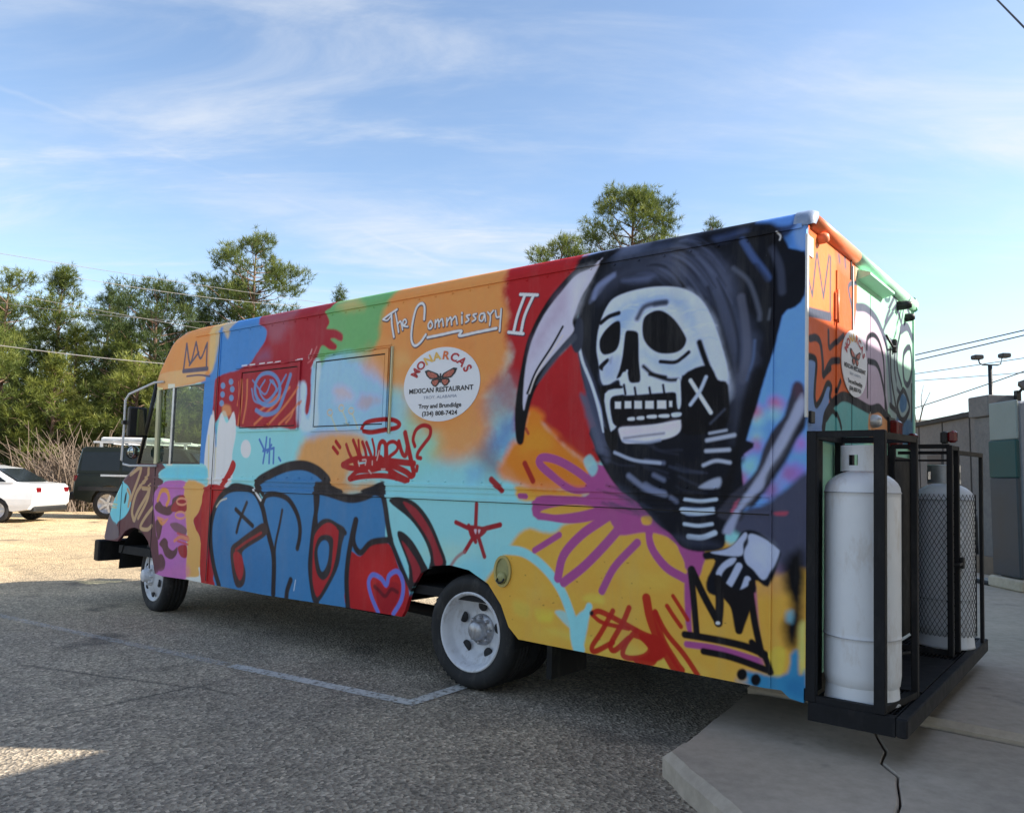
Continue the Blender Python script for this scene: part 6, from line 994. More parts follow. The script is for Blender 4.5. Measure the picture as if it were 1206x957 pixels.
# ------------------------------------------------------------------ mesh helpers
class MB:
    def __init__(s, tf=plain): s.v = []; s.f = []; s.uv = None; s.tf = tf; s.loc = []; s.sm = []
    def add(s, P, F, smooth=False):
        k = len(s.loc); s.loc += [tuple(map(float, p)) for p in P]; s.f += [tuple(i+k for i in f) for f in F]; s.sm += [smooth]*len(F); return s
    def box(s, x0, x1, y0, y1, z0, z1, bev=0.):
        if bev:
            r = bev; P = []
            for z, i in ((z0, r), (z0+r, 0), (z1-r, 0), (z1, r)):
                for sx, sy in ((0, 0), (1, 0), (1, 1), (0, 1)):
                    xa, xb = x0+i, x1-i; ya, yb = y0+i, y1-i
                    cx_, cy_ = (xb if sx else xa), (yb if sy else ya)
                    # two points per corner
                    if (sx, sy) in ((0, 0), (1, 1)): P += [(cx_, cy_+(r if sy == 0 else -r), z), (cx_+(r if sx == 0 else -r), cy_, z)]
                    else: P += [(cx_+(r if sx == 0 else -r), cy_, z), (cx_, cy_+(r if sy == 0 else -r), z)]
            F = [tuple(range(7, -1, -1)), tuple(range(24, 32))]
            for k in range(3):
                for i in range(8): j = (i+1) % 8; F.append((k*8+i, k*8+j, k*8+8+j, k*8+8+i))
            return s.add(P, F)
        P = [(x, y, z) for z in (z0, z1) for x, y in ((x0, y0), (x1, y0), (x1, y1), (x0, y1))]
        return s.add(P, [(3, 2, 1, 0), (4, 5, 6, 7), (0, 1, 5, 4), (1, 2, 6, 5), (2, 3, 7, 6), (3, 0, 4, 7)])
    def tube(s, pts, r, n=8, cap=True, smooth=True):
        pts = [np.array(p, float) for p in pts]; rr = r if hasattr(r, '__len__') else [r]*len(pts); P = []; F = []
        for i, p in enumerate(pts):
            d = pts[min(i+1, len(pts)-1)]-pts[max(i-1, 0)]; d = d/(np.linalg.norm(d)+1e-9)
            h = np.array([0, 0, 1.]) if abs(d[2]) < .9 else np.array([1., 0, 0]); e1 = np.cross(d, h); e1 /= np.linalg.norm(e1); e2 = np.cross(d, e1)
            for k in range(n): t = 2*math.pi*(k+.5)/n; P.append(p+rr[i]*(math.cos(t)*e1+math.sin(t)*e2))
        for i in range(len(pts)-1):
            for k in range(n): j = (k+1) % n; F.append((i*n+k, i*n+j, (i+1)*n+j, (i+1)*n+k))
        if cap: F += [tuple(range(n-1, -1, -1)), tuple(range((len(pts)-1)*n, len(pts)*n))]
        return s.add(P, F, smooth)
    def lathe(s, prof, c, ax='z', n=40, a0=0., a1=2*math.pi, smooth=True):
        """prof: (radius, along axis)"""
        full = abs(a1-a0-2*math.pi) < 1e-6; m = n if full else n+1; P = []; F = []
        for r, h in prof:
            for k in range(m):
                t = a0+(a1-a0)*k/n; u, v = r*math.cos(t), r*math.sin(t)
                P.append((c[0]+u, c[1]+v, c[2]+h) if ax == 'z' else (c[0]+u, c[1]+h, c[2]+v) if ax == 'y' else (c[0]+h, c[1]+u, c[2]+v))
        for i in range(len(prof)-1):
            for k in range(n if full else n):
                j = (k+1) % m
                F.append((i*m+k, i*m+j, (i+1)*m+j, (i+1)*m+k))
        return s.add(P, F, smooth)
    def ngon(s, pts, b0, b1, axis='b'):
        """outline (X,z) extruded between b0 and b1"""
        n = len(pts); P = [(x, b0, z) for x, z in pts]+[(x, b1, z) for x, z in pts]
        F = [tuple(range(n)), tuple(range(2*n-1, n-1, -1))]+[(i, i+n, (i+1) % n+n, (i+1) % n) for i in range(n)]
        return s.add(P, F)
    def build(s, name, mat, parent=None, uvf=None, uvsel=None):
        me = bpy.data.meshes.new(name); o = bpy.data.objects.new(name, me); C.objects.link(o)
        org = np.array(WORLD.get(parent.name, parent.location)) if parent else np.zeros(3)
        V = [tuple(s.tf(*p)-org) for p in s.loc]
        bm = bmesh.new(); vs_ = [bm.verts.new(v) for v in V]; lay = bm.loops.layers.uv.new('UVMap') if uvf else None
        for f, sm in zip(s.f, s.sm):
            try: fc = bm.faces.new([vs_[i] for i in f])
            except ValueError: continue
            fc.smooth = sm
            if lay:
                for lp, i in zip(fc.loops, f): lp[lay].uv = uvf(*s.loc[i])
        bmesh.ops.recalc_face_normals(bm, faces=bm.faces)
        big = [f for f in bm.faces if len(f.verts) > 8]
        if big: bmesh.ops.triangulate(bm, faces=big)
        bm.to_mesh(me); bm.free(); me.materials.append(mat)
        if parent: o.parent = parent; WORLD[o.name] = tuple(org)
        return o
WORLD = {}
def tag(o, label, cat, group=None, kind=None):
    if label: o['label'] = label
    if cat: o['category'] = cat
    if group: o['group'] = group
    if kind: o['kind'] = kind
    return o
def thing(name, loc, label, cat, group=None):
    o = bpy.data.objects.new(name, None); C.objects.link(o); o.location = tuple(loc); WORLD[o.name] = tuple(loc); return tag(o, label, cat, group)
def text_mesh(txt, size, mat, name, parent, place, extr=0., align='CENTER', xs=1., bold=0.):
    cu = bpy.data.curves.new(name, 'FONT'); cu.body = txt; cu.size = size; cu.align_x = align; cu.resolution_u = 3; cu.offset = bold
    t = bpy.data.objects.new(name, cu); C.objects.link(t); dg = bpy.context.evaluated_depsgraph_get(); me = bpy.data.meshes.new_from_object(t.evaluated_get(dg))
    bpy.data.objects.remove(t); me.name = name
    org = np.array(WORLD[parent.name])
    for v in me.vertices: v.co = place(v.co.x*xs, v.co.y)-org
    me.materials.clear(); me.materials.append(mat); o = bpy.data.objects.new(name, me); C.objects.link(o); o.parent = parent; WORLD[o.name] = tuple(org); return o

# ================================================================== GROUND
def asphalt():
    t = NT('worn_asphalt'); v = t.tc.outputs['Object']
    ag = t.n('ShaderNodeTexVoronoi'); ag.inputs['Scale'].default_value = 58; t.l(v, ag.inputs['Vector'])
    stone = t.ramp(ag.outputs['Color'], [(.10, (.05, .046, .042)), (.40, (.23, .212, .188)), (.70, (.42, .385, .335)), (1, (.86, .78, .68))])
    fine = t.noise(190, 4, .7); big = t.noise(.45, 6, .65); mid = t.noise(2.2, 6, .7)
    c = t.mix(.38, stone, t.ramp(fine, [(.34, (.055, .052, .048)), (.66, (.60, .55, .48))]))
    c = t.mix(1., c, t.ramp(big, [(.3, (.70, .70, .72)), (.7, (1.12, 1.08, 1.0))]), 'MULTIPLY')
    c = t.mix(1., c, t.ramp(mid, [(.3, (.82,)*3), (.7, (1.12,)*3)]), 'MULTIPLY')
    spots = t.noise(1.3, 3, .5); c = t.mix(t.ramp(spots, [(.60, (0,)*3), (.72, (.65,)*3)]), c, (.05, .047, .045))
    pt = t.n('ShaderNodeTexVoronoi', feature='DISTANCE_TO_EDGE'); pt.inputs['Scale'].default_value = .33; wv = t.mix(.12, v, t.noise(1.6, 6, .7)); t.l(wv, pt.inputs['Vector'])
    crk_ = t.ramp(pt.outputs['Distance'], [(.0, (1,)*3), (.006, (0,)*3)]); c = t.mix(t.mix(1., crk_, t.ramp(t.noise(.5, 2), [(.5, (0,)*3), (.6, (.75,)*3)]), 'MULTIPLY'), c, (.035, .033, .032))
    old = t.noise(.22, 2, .4); c = t.mix(t.ramp(old, [(.54, (0,)*3), (.56, (.28,)*3)]), c, (.10, .098, .095))
    # paler and sandier far off: the sunlit lot's brightness is put into the colour
    sp = t.n('ShaderNodeSeparateXYZ'); t.l(v, sp.inputs[0]); ad = t.n('ShaderNodeMath', operation='SUBTRACT'); t.l(sp.outputs[1], ad.inputs[0]); ml = t.n('ShaderNodeMath', operation='MULTIPLY'); t.l(sp.outputs[0], ml.inputs[0]); ml.inputs[1].default_value = .5; t.l(ml.outputs[0], ad.inputs[1])
    ed = t.n('ShaderNodeMapRange'); t.l(ad.outputs[0], ed.inputs[0]); ed.inputs[1].default_value = 8; ed.inputs[2].default_value = 15
    c = t.mix(1., c, (1.26, 1.17, 1.04), 'MULTIPLY'); c = t.mix(ed.outputs[0], c, t.mix(1., c, (1.62, 1.42, 1.08), 'MULTIPLY'))
    nb = t.bump(ag.outputs['Distance'], .8, .014); nb = t.bump(fine, .4, .006, nb)
    t.set(Base_Color=c, Roughness=.85, Normal=nb, Specular_IOR_Level=.3); return t.m
def concrete(name, col, st=.6, g=1.):
    t = NT(name); n1 = t.noise(1.1, 8, .7); n2 = t.noise(14, 6, .7); n3 = t.noise(160, 3, .6)
    c = t.ramp(n1, [(.28, tuple(x*.72 for x in col)), (.72, tuple(x*1.18 for x in col))]); c = t.mix(.35, c, t.ramp(n2, [(.3, (.17*g, .15*g, .125*g)), (.7, (.50*g, .44*g, .37*g))]))
    st_ = t.noise(2.7, 4, .6); c = t.mix(t.ramp(st_, [(.62, (0,)*3), (.75, (st,)*3)]), c, (.10, .095, .085))
    nb = t.bump(n2, .25, .008); nb = t.bump(n3, .25, .003, nb); t.set(Base_Color=c, Roughness=.85, Normal=nb); return t.m
M_ASPH = asphalt(); M_CONC = concrete('slab_concrete', (.54, .44, .335)); M_WALLC = concrete('grey_wall_concrete', (.13, .135, .15), .35, .45)
g = MB().add([(-600, -300, 0), (600, -300, 0), (600, 900, 0), (-600, 900, 0)], [(0, 1, 2, 3)]).build('ground', M_ASPH); tag(g, 'grey pebbly asphalt of the parking lot', None, kind='structure')
def strip(pts, wd, z):
    m = MB(); P = []; n = len(pts); pts = [np.array(p, float) for p in pts]
    for i, p in enumerate(pts):
        d = pts[min(i+1, n-1)]-pts[max(i-1, 0)]; d /= np.linalg.norm(d); q = np.array([-d[1], d[0]])*wd/2
        P += [(*(p+q), z), (*(p-q), z)]
    return m.add(P, [(2*i, 2*i+1, 2*i+3, 2*i+2) for i in range(n-1)])
def worn_paint(lo=.37, hi=.50, top=.82):
    t = NT('worn_line_paint'); nz = t.noise(26, 6, .75); tr = t.n('ShaderNodeBsdfTransparent'); m = t.n('ShaderNodeMixShader')
    t.set(Base_Color=t.ramp(t.noise(8, 4), [(.3, (.60, .58, .54)), (.7, (.74, .72, .67))]), Roughness=.8)
    t.l(t.ramp(nz, [(lo, (0,)*3), (hi, (top,)*3)]), m.inputs[0]); t.l(tr.outputs[0], m.inputs[1]); t.l(t.b.outputs[0], m.inputs[2]); t.l(m.outputs[0], t.out.inputs[0]); return t.m
M_LINE = worn_paint()
ln = strip([(-1.95, 5.70), (-1.2, 5.25), (-.57, 4.87)], .10, .004).build('parking_line', M_LINE); tag(ln, None, None, kind='structure')
ln = strip([(-6.2, 8.35), (-3.9, 6.9), (-2.0, 5.73)], .09, .004).build('parking_line', worn_paint(.40, .58, .45)); tag(ln, None, None, kind='structure')
ln = strip([(-.60, 4.83), (-.31, 5.23), (.5, 6.33)], .10, .006).build('parking_line', M_LINE); tag(ln, None, None, kind='structure')

def prism(m, pts, z0, z1s):
    n = len(pts); z1s = z1s if hasattr(z1s, '__len__') else [z1s]*n
    return m.add([(*p, z0) for p in pts]+[(*p, z) for p, z in zip(pts, z1s)], [tuple(range(n-1, -1, -1)), tuple(range(n, 2*n))]+[(i, (i+1) % n, (i+1) % n+n, i+n) for i in range(n)])
# concrete apron in slabs, cracked
apron = bpy.data.objects.new('pavement', None); C.objects.link(apron); apron['kind'] = 'structure'; WORLD[apron.name] = (0, 0, 0)
crk = [(1.93, 4.43), (1.885, 4.124), (1.83, 3.95), (1.80, 3.82), (1.70, 3.66), (1.70, 3.50), (1.62, 3.34), (1.56, 3.2), (1.48, 3.08), (1.40, 2.6), (1.30, 1.9)]
def slab(poly, z0, z1, bev=.03, name='slab', cham=()):
    jr = random.Random(len(poly)); fine_ = []; c2_ = []
    for i, p in enumerate(poly):                                   # chipped, uneven edges
        q = poly[(i+1) % len(poly)]; L_ = math.dist(p, q); k = max(1, min(40, int(L_/.06))) if L_ < 5 else 1
        for j in range(k):
            t_ = j/k; e = .002 if (j and k > 1) else 0
            if i in cham and (i+1) % len(poly) in cham or (j == 0 and i in cham): c2_.append(len(fine_))
            fine_.append((p[0]+(q[0]-p[0])*t_+jr.gauss(0, e), p[1]+(q[1]-p[1])*t_+jr.gauss(0, e)))
    poly, cham = fine_, set(c2_)
    m = MB(); n = len(poly); ctr = np.mean(poly, axis=0); P = []
    def inset(p, i): d = ctr-np.array(p); return np.array(p)+d/np.linalg.norm(d)*(bev*1.2*jr.uniform(.92, 1.08) if i in cham else bev*.25)
    P += [(*p, z0) for p in poly]; P += [(*p, z1-(bev if i in cham else bev*.2)) for i, p in enumerate(poly)]; P += [(*inset(p, i), z1) for i, p in enumerate(poly)]
    F = [tuple(range(2*n, 3*n))]
    for k in (0, 1):
        for i in range(n): j = (i+1) % n; F.append((k*n+i, k*n+j, (k+1)*n+j, (k+1)*n+i))
    return m.add(P, F).build(name, M_CONC, apron)
cl_ = [(x-.004-.004*(i % 2), y) for i, (x, y) in enumerate(crk)]; cr_ = [(x+.004+.003*((i+1) % 2), y+.002) for i, (x, y) in enumerate(crk)]
slab([(.735, 3.78), (.86, 3.93), (1.42, 4.80)]+[(1.44, 4.82)]+cl_+[(1.1, 1.9), (1.02, 2.4), (.88, 3.05), (.77, 3.55)], -.1, .12, .035, cham=(0, 1, 2, 3, 15, 16, 17, 18, 19, 20))
slab(cr_[::-1]+[(2.19, 4.18), (2.52, 3.90), (4.3, 2.4), (5.0, 1.9)], -.1, .12, .03)
slab([(1.46, 4.86), (1.95, 4.46), (2.20, 4.22), (2.53, 3.94), (4.32, 2.44), (9, -1.5), (40, -1.5), (40, 44), (26, 44), (12.4, 21.6)], -.1, .165, .03, cham=(0, 1, 2, 3, 4))
prism(MB(), [(1.25, 4.3), (1.55, 4.72), (2.0, 4.30), (2.3, 4.06), (4.6, 2.0), (4.2, 1.95), (1.15, 1.95), (1.0, 3.2)], -.2, .05).build('joint_filler', M_SEAM, apron)

# ================================================================== FOOD TRUCK
truck = thing('food_truck', T(3.5, 1.21, 0), 'step van food truck covered in graffiti with a hooded skull', 'food truck')
W = 2.42; ZT = 2.735
def arc(cx, cz, r, a0, a1, n): return [(cx+r*math.cos(math.radians(a0+(a1-a0)*i/n)), cz+r*math.sin(math.radians(a0+(a1-a0)*i/n))) for i in range(n+1)]
# outline pieces of one flank in (X, z)
box_top = 2.655
P_BOX = [(0.0, .33), (.066, .339), (.107, .37), (.19, .366), (.85, .374), (1.72, .385), (1.80, .45), (1.865, .576), (1.975, .695), (2.143, .767), (2.309, .785), (2.464, .767), (2.581, .706), (2.665, .583), (2.715, .44), (2.745, .395), (3.218, .392), (4.377, .372), (5.23, .378), (5.23, box_top), (0.0, box_top)]
P_CABLOW = [(5.235, .378), (5.572, .382), (6.03, .372), (6.16, .385), (6.25, .58), (6.33, .68), (6.41, .735), (6.50, .78), (6.60, .80), (6.70, .79), (6.80, .755), (6.93, .66), (6.96, .64), (7.23, .64), (7.25, .665), (7.20, .82), (7.08, 1.044), (6.90, 1.255), (6.65, 1.40), (6.62, 1.437), (5.235, 1.437)]
P_VISOR = [(5.235, 2.19), (6.33, 2.165), (6.35, 2.235), (6.29, 2.33), (6.19, 2.46), (6.07, 2.585), (5.90, 2.64), (5.66, box_top), (5.235, box_top)]
P_POST = [(5.235, 1.437), (5.47, 1.437), (5.47, 2.19), (5.235, 2.19)]
P_POST2 = [(6.262, 1.437), (6.31, 1.437), (6.335, 2.166), (6.285, 2.167)]
P_MID = [(6.005, 1.437), (6.038, 1.437), (6.043, 2.174), (6.01, 2.175)]
for b0, b1, mt, nm in ((0, .03, M_SIDE, 'side_panel'), (W-.03, W, M_TURQ, 'side_panel')):
    m = MB(T)
    for P in (P_BOX, P_CABLOW, P_VISOR, P_POST): m.ngon(P, b0, b1)
    m.build(nm, mt, truck, mural_uv)
    d = MB(T)
    d.ngon(P_POST2, b0-.004, b1); d.build('window_post', M_CREAM, truck)
    MB(T).ngon(P_MID, b0+.004, b1).build('window_divider', M_GALV, truck)
# roof skin: profile (X,z) carried across with rounded edges
prof = [(0.0, ZT), (1.2, ZT), (2.5, ZT), (3.9, ZT), (5.0, ZT), (5.66, ZT), (5.90, 2.72), (6.07, 2.67), (6.14, 2.625), (6.25, 2.50), (6.35, 2.37), (6.40, 2.25)]
inn = [(0.0, box_top), (1.2, box_top), (2.5, box_top), (3.9, box_top), (5.0, box_top), (5.66, box_top), (5.88, 2.64), (6.03, 2.60), (6.08, 2.57), (6.19, 2.45), (6.29, 2.33), (6.36, 2.235)]
def edge_strip(prof, inn, R, nb=6):
    rows = []
    for (px, pz), (ix, iz) in zip(prof, inn):
        r = [(ix, 0., iz)]
        for k in range(1, nb+1): t = math.pi/2*k/nb; s_, c_ = math.sin(t), math.cos(t); r.append((ix+(px-ix)*s_, R*(1-c_), iz+(pz-iz)*s_))
        rows.append(r+[(x, W-b, z) for x, b, z in r[::-1]])
    n = len(rows[0]); P = [p for r in rows for p in r]
    return P, [(i*n+k, i*n+k+1, (i+1)*n+k+1, (i+1)*n+k) for i in range(len(rows)-1) for k in range(n-1)], n
P, F, n = edge_strip(prof, inn, .085)
MB(T).add(P, F, True).build('roof', M_SIDE, truck, mural_uv)
# drip moulding under the roof edge
MB(T).box(.02, 5.66, -.010, .004, 2.632, 2.655).build('drip_rail', M_SIDE, truck, mural_uv)
# nose skin
prof2 = [(6.66, 1.47), (6.75, 1.43), (6.98, 1.30), (7.16, 1.08), (7.27, .83), (7.30, .66)]
inn2 = [(6.64, 1.437), (6.69, 1.38), (6.90, 1.255), (7.08, 1.044), (7.20, .82), (7.25, .665)]
P, F, n = edge_strip(prof2, inn2, .12); MB(T).add(P, F, True).build('hood', M_SIDE, truck, mural_uv)
MB(T).box(6.30, 6.66, .03, W-.03, 1.425, 1.455).build('cowl', M_BLACKP, truck)
# windscreen and its pillars
def sheet(m, pts): m.add(pts, [tuple(range(len(pts)))]); return m
sheet(MB(T), [(6.37, .05, 2.22), (6.65, .05, 1.46), (6.65, W-.05, 1.46), (6.37, W-.05, 2.22)]).build('windscreen', M_GLASS, truck)
for b in (.02, W-.02, W/2): MB(T).tube([(6.375, b, 2.25), (6.655, b, 1.44)], .022, 6).build('windscreen_pillar', M_BLACKP, truck)
for b in (.015, W-.015):
    sheet(MB(T), [(5.47, b, 1.44), (6.005, b, 1.44), (6.005, b, 2.185), (5.47, b, 2.185)]).build('window', M_GLASS, truck)
    sheet(MB(T), [(6.04, b, 1.44), (6.262, b, 1.44), (6.285, b, 2.17), (6.045, b, 2.175)]).build('window', M_GLASS, truck)
    sheet(MB(T), [(6.31, b, 1.44), (6.64, b, 1.44), (6.37, b, 2.2), (6.335, b, 2.165)]).build('quarter_window', M_GLASS, truck)
    MB(T).box(5.462, 6.27, b-.006, b+.006, 1.43, 1.452).build('window_sill', M_BLACKP, truck)
# inside of the cab
MB(T).box(5.30, 5.33, .04, W-.04, .5, 2.62).build('bulkhead', M_UNDER, truck)
MB(T).box(5.3, 7.0, .04, W-.04, .52, .60).build('cab_floor', M_UNDER, truck)
MB(T).box(6.3, 6.7, .06, W-.06, .7, 1.41, .05).build('dashboard', M_BLACKP, truck)
m = MB(T).box(5.42, 5.85, .35, .85, .95, 1.08, .04).box(5.40, 5.50, .35, .85, 1.05, 1.62, .04); m.build('driver_seat', M_SEAT, truck)
m = MB(T)
cw = np.array([6.12, .62, 1.42]); m.tube([cw+np.array([.10*math.cos(t)*.35, .21*math.sin(t), .19*math.cos(t)]) for t in np.linspace(0, 2*math.pi, 25)], .014, 6, False); m.tube([(6.12, .62, 1.42), (6.35, .62, 1.2)], .02, 6); m.build('steering_wheel', M_BLACKP, truck)
# belt rails pressed along the flank
for z0, z1, p in ((1.213, 1.232, .013), (1.297, 1.315, .010), (1.262, 1.270, .005)):
    MB(T).box(.16, 5.22, -p, .002, z0, z1).build('belt_rail', M_SIDE, truck, mural_uv); MB(T).box(5.25, 6.55, -p, .002, z0, z1).build('belt_rail', M_SIDE, truck, mural_uv)
for X in (.165, 5.232): MB(T).box(X-.006, X+.006, -.007, .004, .40 if X > 1 else .37, 2.63).build('panel_joint', M_SIDE, truck, mural_uv)
MB(T).box(5.243, 5.252, -.006, .004, .40, 2.63).build('panel_gap', M_SEAM, truck)
MB(T).box(6.268, 6.274, -.003, .004, .42, 1.43).build('door_gap', M_SEAM, truck)
MB(T).box(6.93, 6.936, -.003, .004, .70, 1.24).build('fender_gap', M_SEAM, truck)
m = MB(T)
for X in np.arange(.3, 5.2, .16):
    for z in (1.335, 2.615): m.lathe([(0, -.006), (.006, -.005), (.009, .0)], (X, 0, z), 'y', 6)
m.build('rivets', M_SIDE, truck, mural_uv)['kind'] = 'stuff'
MB(T).box(.16, 5.22, -.003, .001, 1.2075, 1.2128).build('rail_shade', M_SEAM, truck)  # dark strip painting the shade line under the lower belt rail
# serving hatches
def frame(X0, X1, z0, z1, w_, p0, p1):
    m = MB(T); m.box(X0, X1, -p1, p0, z1-w_, z1).box(X0, X1, -p1, p0, z0, z0+w_).box(X0, X0+w_, -p1, p0, z0+w_, z1-w_).box(X1-w_, X1, -p1, p0, z0+w_, z1-w_); return m
for X0, X1, z0, z1 in ((4.025, 4.885, 1.718, 2.272), (2.985, 3.855, 1.702, 2.288)):
    h = frame(X0, X1, z0, z1, .032, .002, .013).build('serving_hatch', M_SIDE, truck, mural_uv)
    frame(X0+.032, X1-.032, z0+.032, z1-.032, .010, .002, .003).build('hatch_gap', M_SEAM, h)
    for xh in (X0+.2, X1-.2): MB(T).tube([(xh-.05, -.014, z1+.004), (xh+.05, -.014, z1+.004)], .007, 8).build('hatch_hinge', M_SIDE, h, mural_uv)
    MB(T).box((X0+X1)/2-.035, (X0+X1)/2+.035, -.018, -.008, z0+.05, z0+.068, .003).build('hatch_latch', M_SIDE, h, mural_uv)
    MB(T).box(X0+.042, X1-.042, -.008, .002, z0+.042, z1-.042).build('hatch_door', M_SIDE, h, mural_uv)
MB(T).box(2.953, 2.963, -.012, .002, 1.67, 2.30).build('hatch_gap', M_SEAM, truck); MB(T).box(2.940, 2.951, -.016, .002, 1.67, 2.30).build('hatch_hinge', M_CREAM, truck)
frame(2.968, 3.93, 2.297, 2.318, .005, .002, .009).build('hatch_gutter', M_SIDE, truck, mural_uv); MB(T).box(4.02, 4.95, -.016, .002, 2.278, 2.290).build('hatch_gutter', M_SIDE, truck, mural_uv)
# fuel filler
M_OLIVE = rough_mat('filler_paint', (.30, .29, .12), .5, .3, 12)
def oval(cx, cz, rx, rz, b0, b1, n=28): return [(cx+rx*math.cos(2*math.pi*i/n), cz+rz*math.sin(2*math.pi*i/n)) for i in range(n)]
ff = MB(T); a1_, a2_ = oval(1.857, .785, .068, .098, 0, 0), oval(1.857, .785, .052, .082, 0, 0); n = len(a1_)
ff.add([(x, .002, z) for x, z in a1_]+[(x, -.012, z) for x, z in a1_]+[(x, -.012, z) for x, z in a2_]+[(x, -.003, z) for x, z in a2_], [(k*n+i, k*n+(i+1) % n, (k+1)*n+(i+1) % n, (k+1)*n+i) for k in range(3) for i in range(n)])
ff = ff.build('fuel_filler', rough_mat('filler_rim', (.45, .36, .12), .5, .2), truck)
m = MB(T); m.add([(x, -.0035, z) for x, z in a2_], [tuple(range(n))]); m.build('filler_recess', M_OLIVE, ff)
MB(T).tube([(1.835, -.012, .745), (1.835, -.03, .725), (1.86, -.034, .712), (1.885, -.03, .725), (1.885, -.012, .745)], .006, 6).build('filler_handle', M_BLACKP, ff)
MB(T).lathe([(0, -.02), (.03, -.02), (.034, -.012), (.034, -.003)], (1.86, 0, .745), 'y', 20).build('filler_cap', M_OLIVE, ff)

# round restaurant signs
M_SIGN = rough_mat('sign_vinyl', (.76, .77, .80), .35, .03, 4, bump=0)
def ink(name, c): return rough_mat(name, srgb(*c), .45, .05, bump=0)
K_R, K_G, K_O, K_K, K_Y, K_GR = ink('ink_red', (176, 48, 52)), ink('ink_gold', (226, 180, 84)), ink('ink_orange', (214, 110, 56)), ink('ink_black', (34, 32, 36)), ink('ink_wing', (190, 104, 84)), ink('ink_grey', (128, 138, 160))
def sign(fl, rx, rz, s):
    """fl(x, y, out) places a point of the sign (x right, y up) on the truck"""
    n = 56; c = [(rx*math.cos(2*math.pi*i/n), rz*math.sin(2*math.pi*i/n)) for i in range(n)]
    m = MB(lambda x, y, o: fl(x, y, o)); m.add([(x, y, 0) for x, y in c]+[(x, y, .004) for x, y in c], [tuple(range(n, 2*n))]+[(i, (i+1) % n, (i+1) % n+n, i+n) for i in range(n)])
    sg = m.build('round_sign', M_SIGN, truck); ax = rx/rz
    cols = (K_R, K_R, K_G, K_G, K_O, K_R, K_R, K_R)
    for i, (ch, mt) in enumerate(zip('MONARCAS', cols)):
        th = math.radians(152-124*i/7); R = .168*s/.255*1.0
        cx, cy = R*math.cos(th)*ax*1.02, R*math.sin(th)*1.02-.0; ro = th-math.pi/2
        text_mesh(ch, .078*s/.255, mt, 'lettering', sg, lambda x, y, cx=cx, cy=cy, ro=ro: fl(cx+(x*math.cos(ro)-y*math.sin(ro))*ax*.95, cy+x*math.sin(ro)+y*math.cos(ro), .0055), bold=.0028)
    q = s/.255
    for tx, sz, y, mt, xs in (('MEXICAN RESTAURANT', .046, -.052, K_K, .88), ('TROY, ALABAMA', .030, -.096, K_GR, 1.0), ('Troy and Brundidge', .042, -.160, K_K, .86), ('(334) 808-7424', .042, -.212, K_K, .92)):
        text_mesh(tx, sz*q, mt, 'lettering', sg, lambda x, y_, y=y: fl(x*ax*.98, (y*q+y_), .0055), xs=xs, bold=.0012 if mt is K_K else 0)
    wing = [(.0, .0), (.02, .03), (.09, .062), (.115, .055), (.10, .02), (.075, -.005), (.02, -.008)]; low = [(.0, -.005), (.06, -.008), (.068, -.03), (.05, -.055), (.03, -.062), (.01, -.04)]
    mk, mo = MB(lambda x, y, o: fl(x, y, o)), MB(lambda x, y, o: fl(x, y, o))
    for sx in (-1, 1):
        for p in (wing, low):
            P = [(sx*x*q*ax*.95, (y+.045)*q, .006) for x, y in p]; mk.add(P, [tuple(range(len(P)))])
            ce = np.mean(P, axis=0); Q = [tuple(ce+(np.array(v)-ce)*.72+np.array([0, 0, .0012])) for v in P]; k = len(Q)
            for i in range(k): j = (i+1) % k; a_ = np.array(Q[i]); b_ = np.array(Q[j]); cc = ce+np.array([0, 0, .0012]); a_ += (cc-a_)*.08; b_ += (a_-b_)*.16; mo.add([tuple(cc), tuple(a_), tuple(b_)], [(0, 1, 2)])
    mk.add([(-.006*q, .01*q, .0074), (.006*q, .01*q, .0074), (.006*q, .075*q, .0074), (-.006*q, .075*q, .0074)], [(0, 1, 2, 3)])
    mk.build('butterfly', K_K, sg); mo.build('butterfly_marking', K_Y, sg)['kind'] = 'stuff'
sign(lambda x, y, o: T(2.458-x, -o, 1.996+y), .358, .255, .255)
sign(lambda x, y, o: T(-o-.010, .822+x, 2.055+y), .262, .190, .190)

# ------------------------------------------------------------------ rear wall
MB(T).box(0.001, .03, .031, W-.031, .42, 2.655).build('rear_panel', M_REAR, truck, rear_uv)
for b0, b1, z0, z1 in ((.50, .775, .62, 2.53), (.795, 1.18, .62, 2.53), (1.19, 1.86, .62, 2.53)):
    MB(T).box(-.007, .002, b0, b1, z0, z1, .002).build('rear_door', M_REAR, truck, rear_uv)
MB(T).box(-.004, .002, .776, .794, .45, 2.66).build('door_gap', M_SEAM, truck); MB(T).box(-.004, .002, 1.1805, 1.1895, .6, 2.53).build('door_gap', M_SEAM, truck)
MB(T).box(-.008, .003, -.002, .020, 1.69, 2.60).build('corner_trim', M_WHITE, truck); MB(T).box(-.008, .003, -.002, .020, .40, 1.687).build('corner_trim', M_SIDE, truck, mural_uv); MB(T).box(-.010, .004, .797, .812, 2.05, 2.62).build('corner_trim', M_WHITE, truck)
MB(T).box(-.010, .004, W-.028, W, .40, 2.64).build('corner_trim', M_MINT, truck)
for b0, b1, mt in ((.085, .86, M_ORANGE), (.865, W-.02, M_MINT)):
    P = [(.004+.044*math.cos(t), b, 2.690+.043*math.sin(t)) for b in (b0, b1) for t in np.linspace(0, 2*math.pi, 25)[:-1]]
    MB(T).add(P, [(i, (i+1) % 24, (i+1) % 24+24, i+24) for i in range(24)]+[tuple(range(24)), tuple(range(47, 23, -1))], True).build('roof_roll', mt, truck)
M_CAP = rough_mat('weathered_cap_paint', (.25, .32, .45), .5, .3, 14, dirt=((.5, .5, .48), 18, .6))
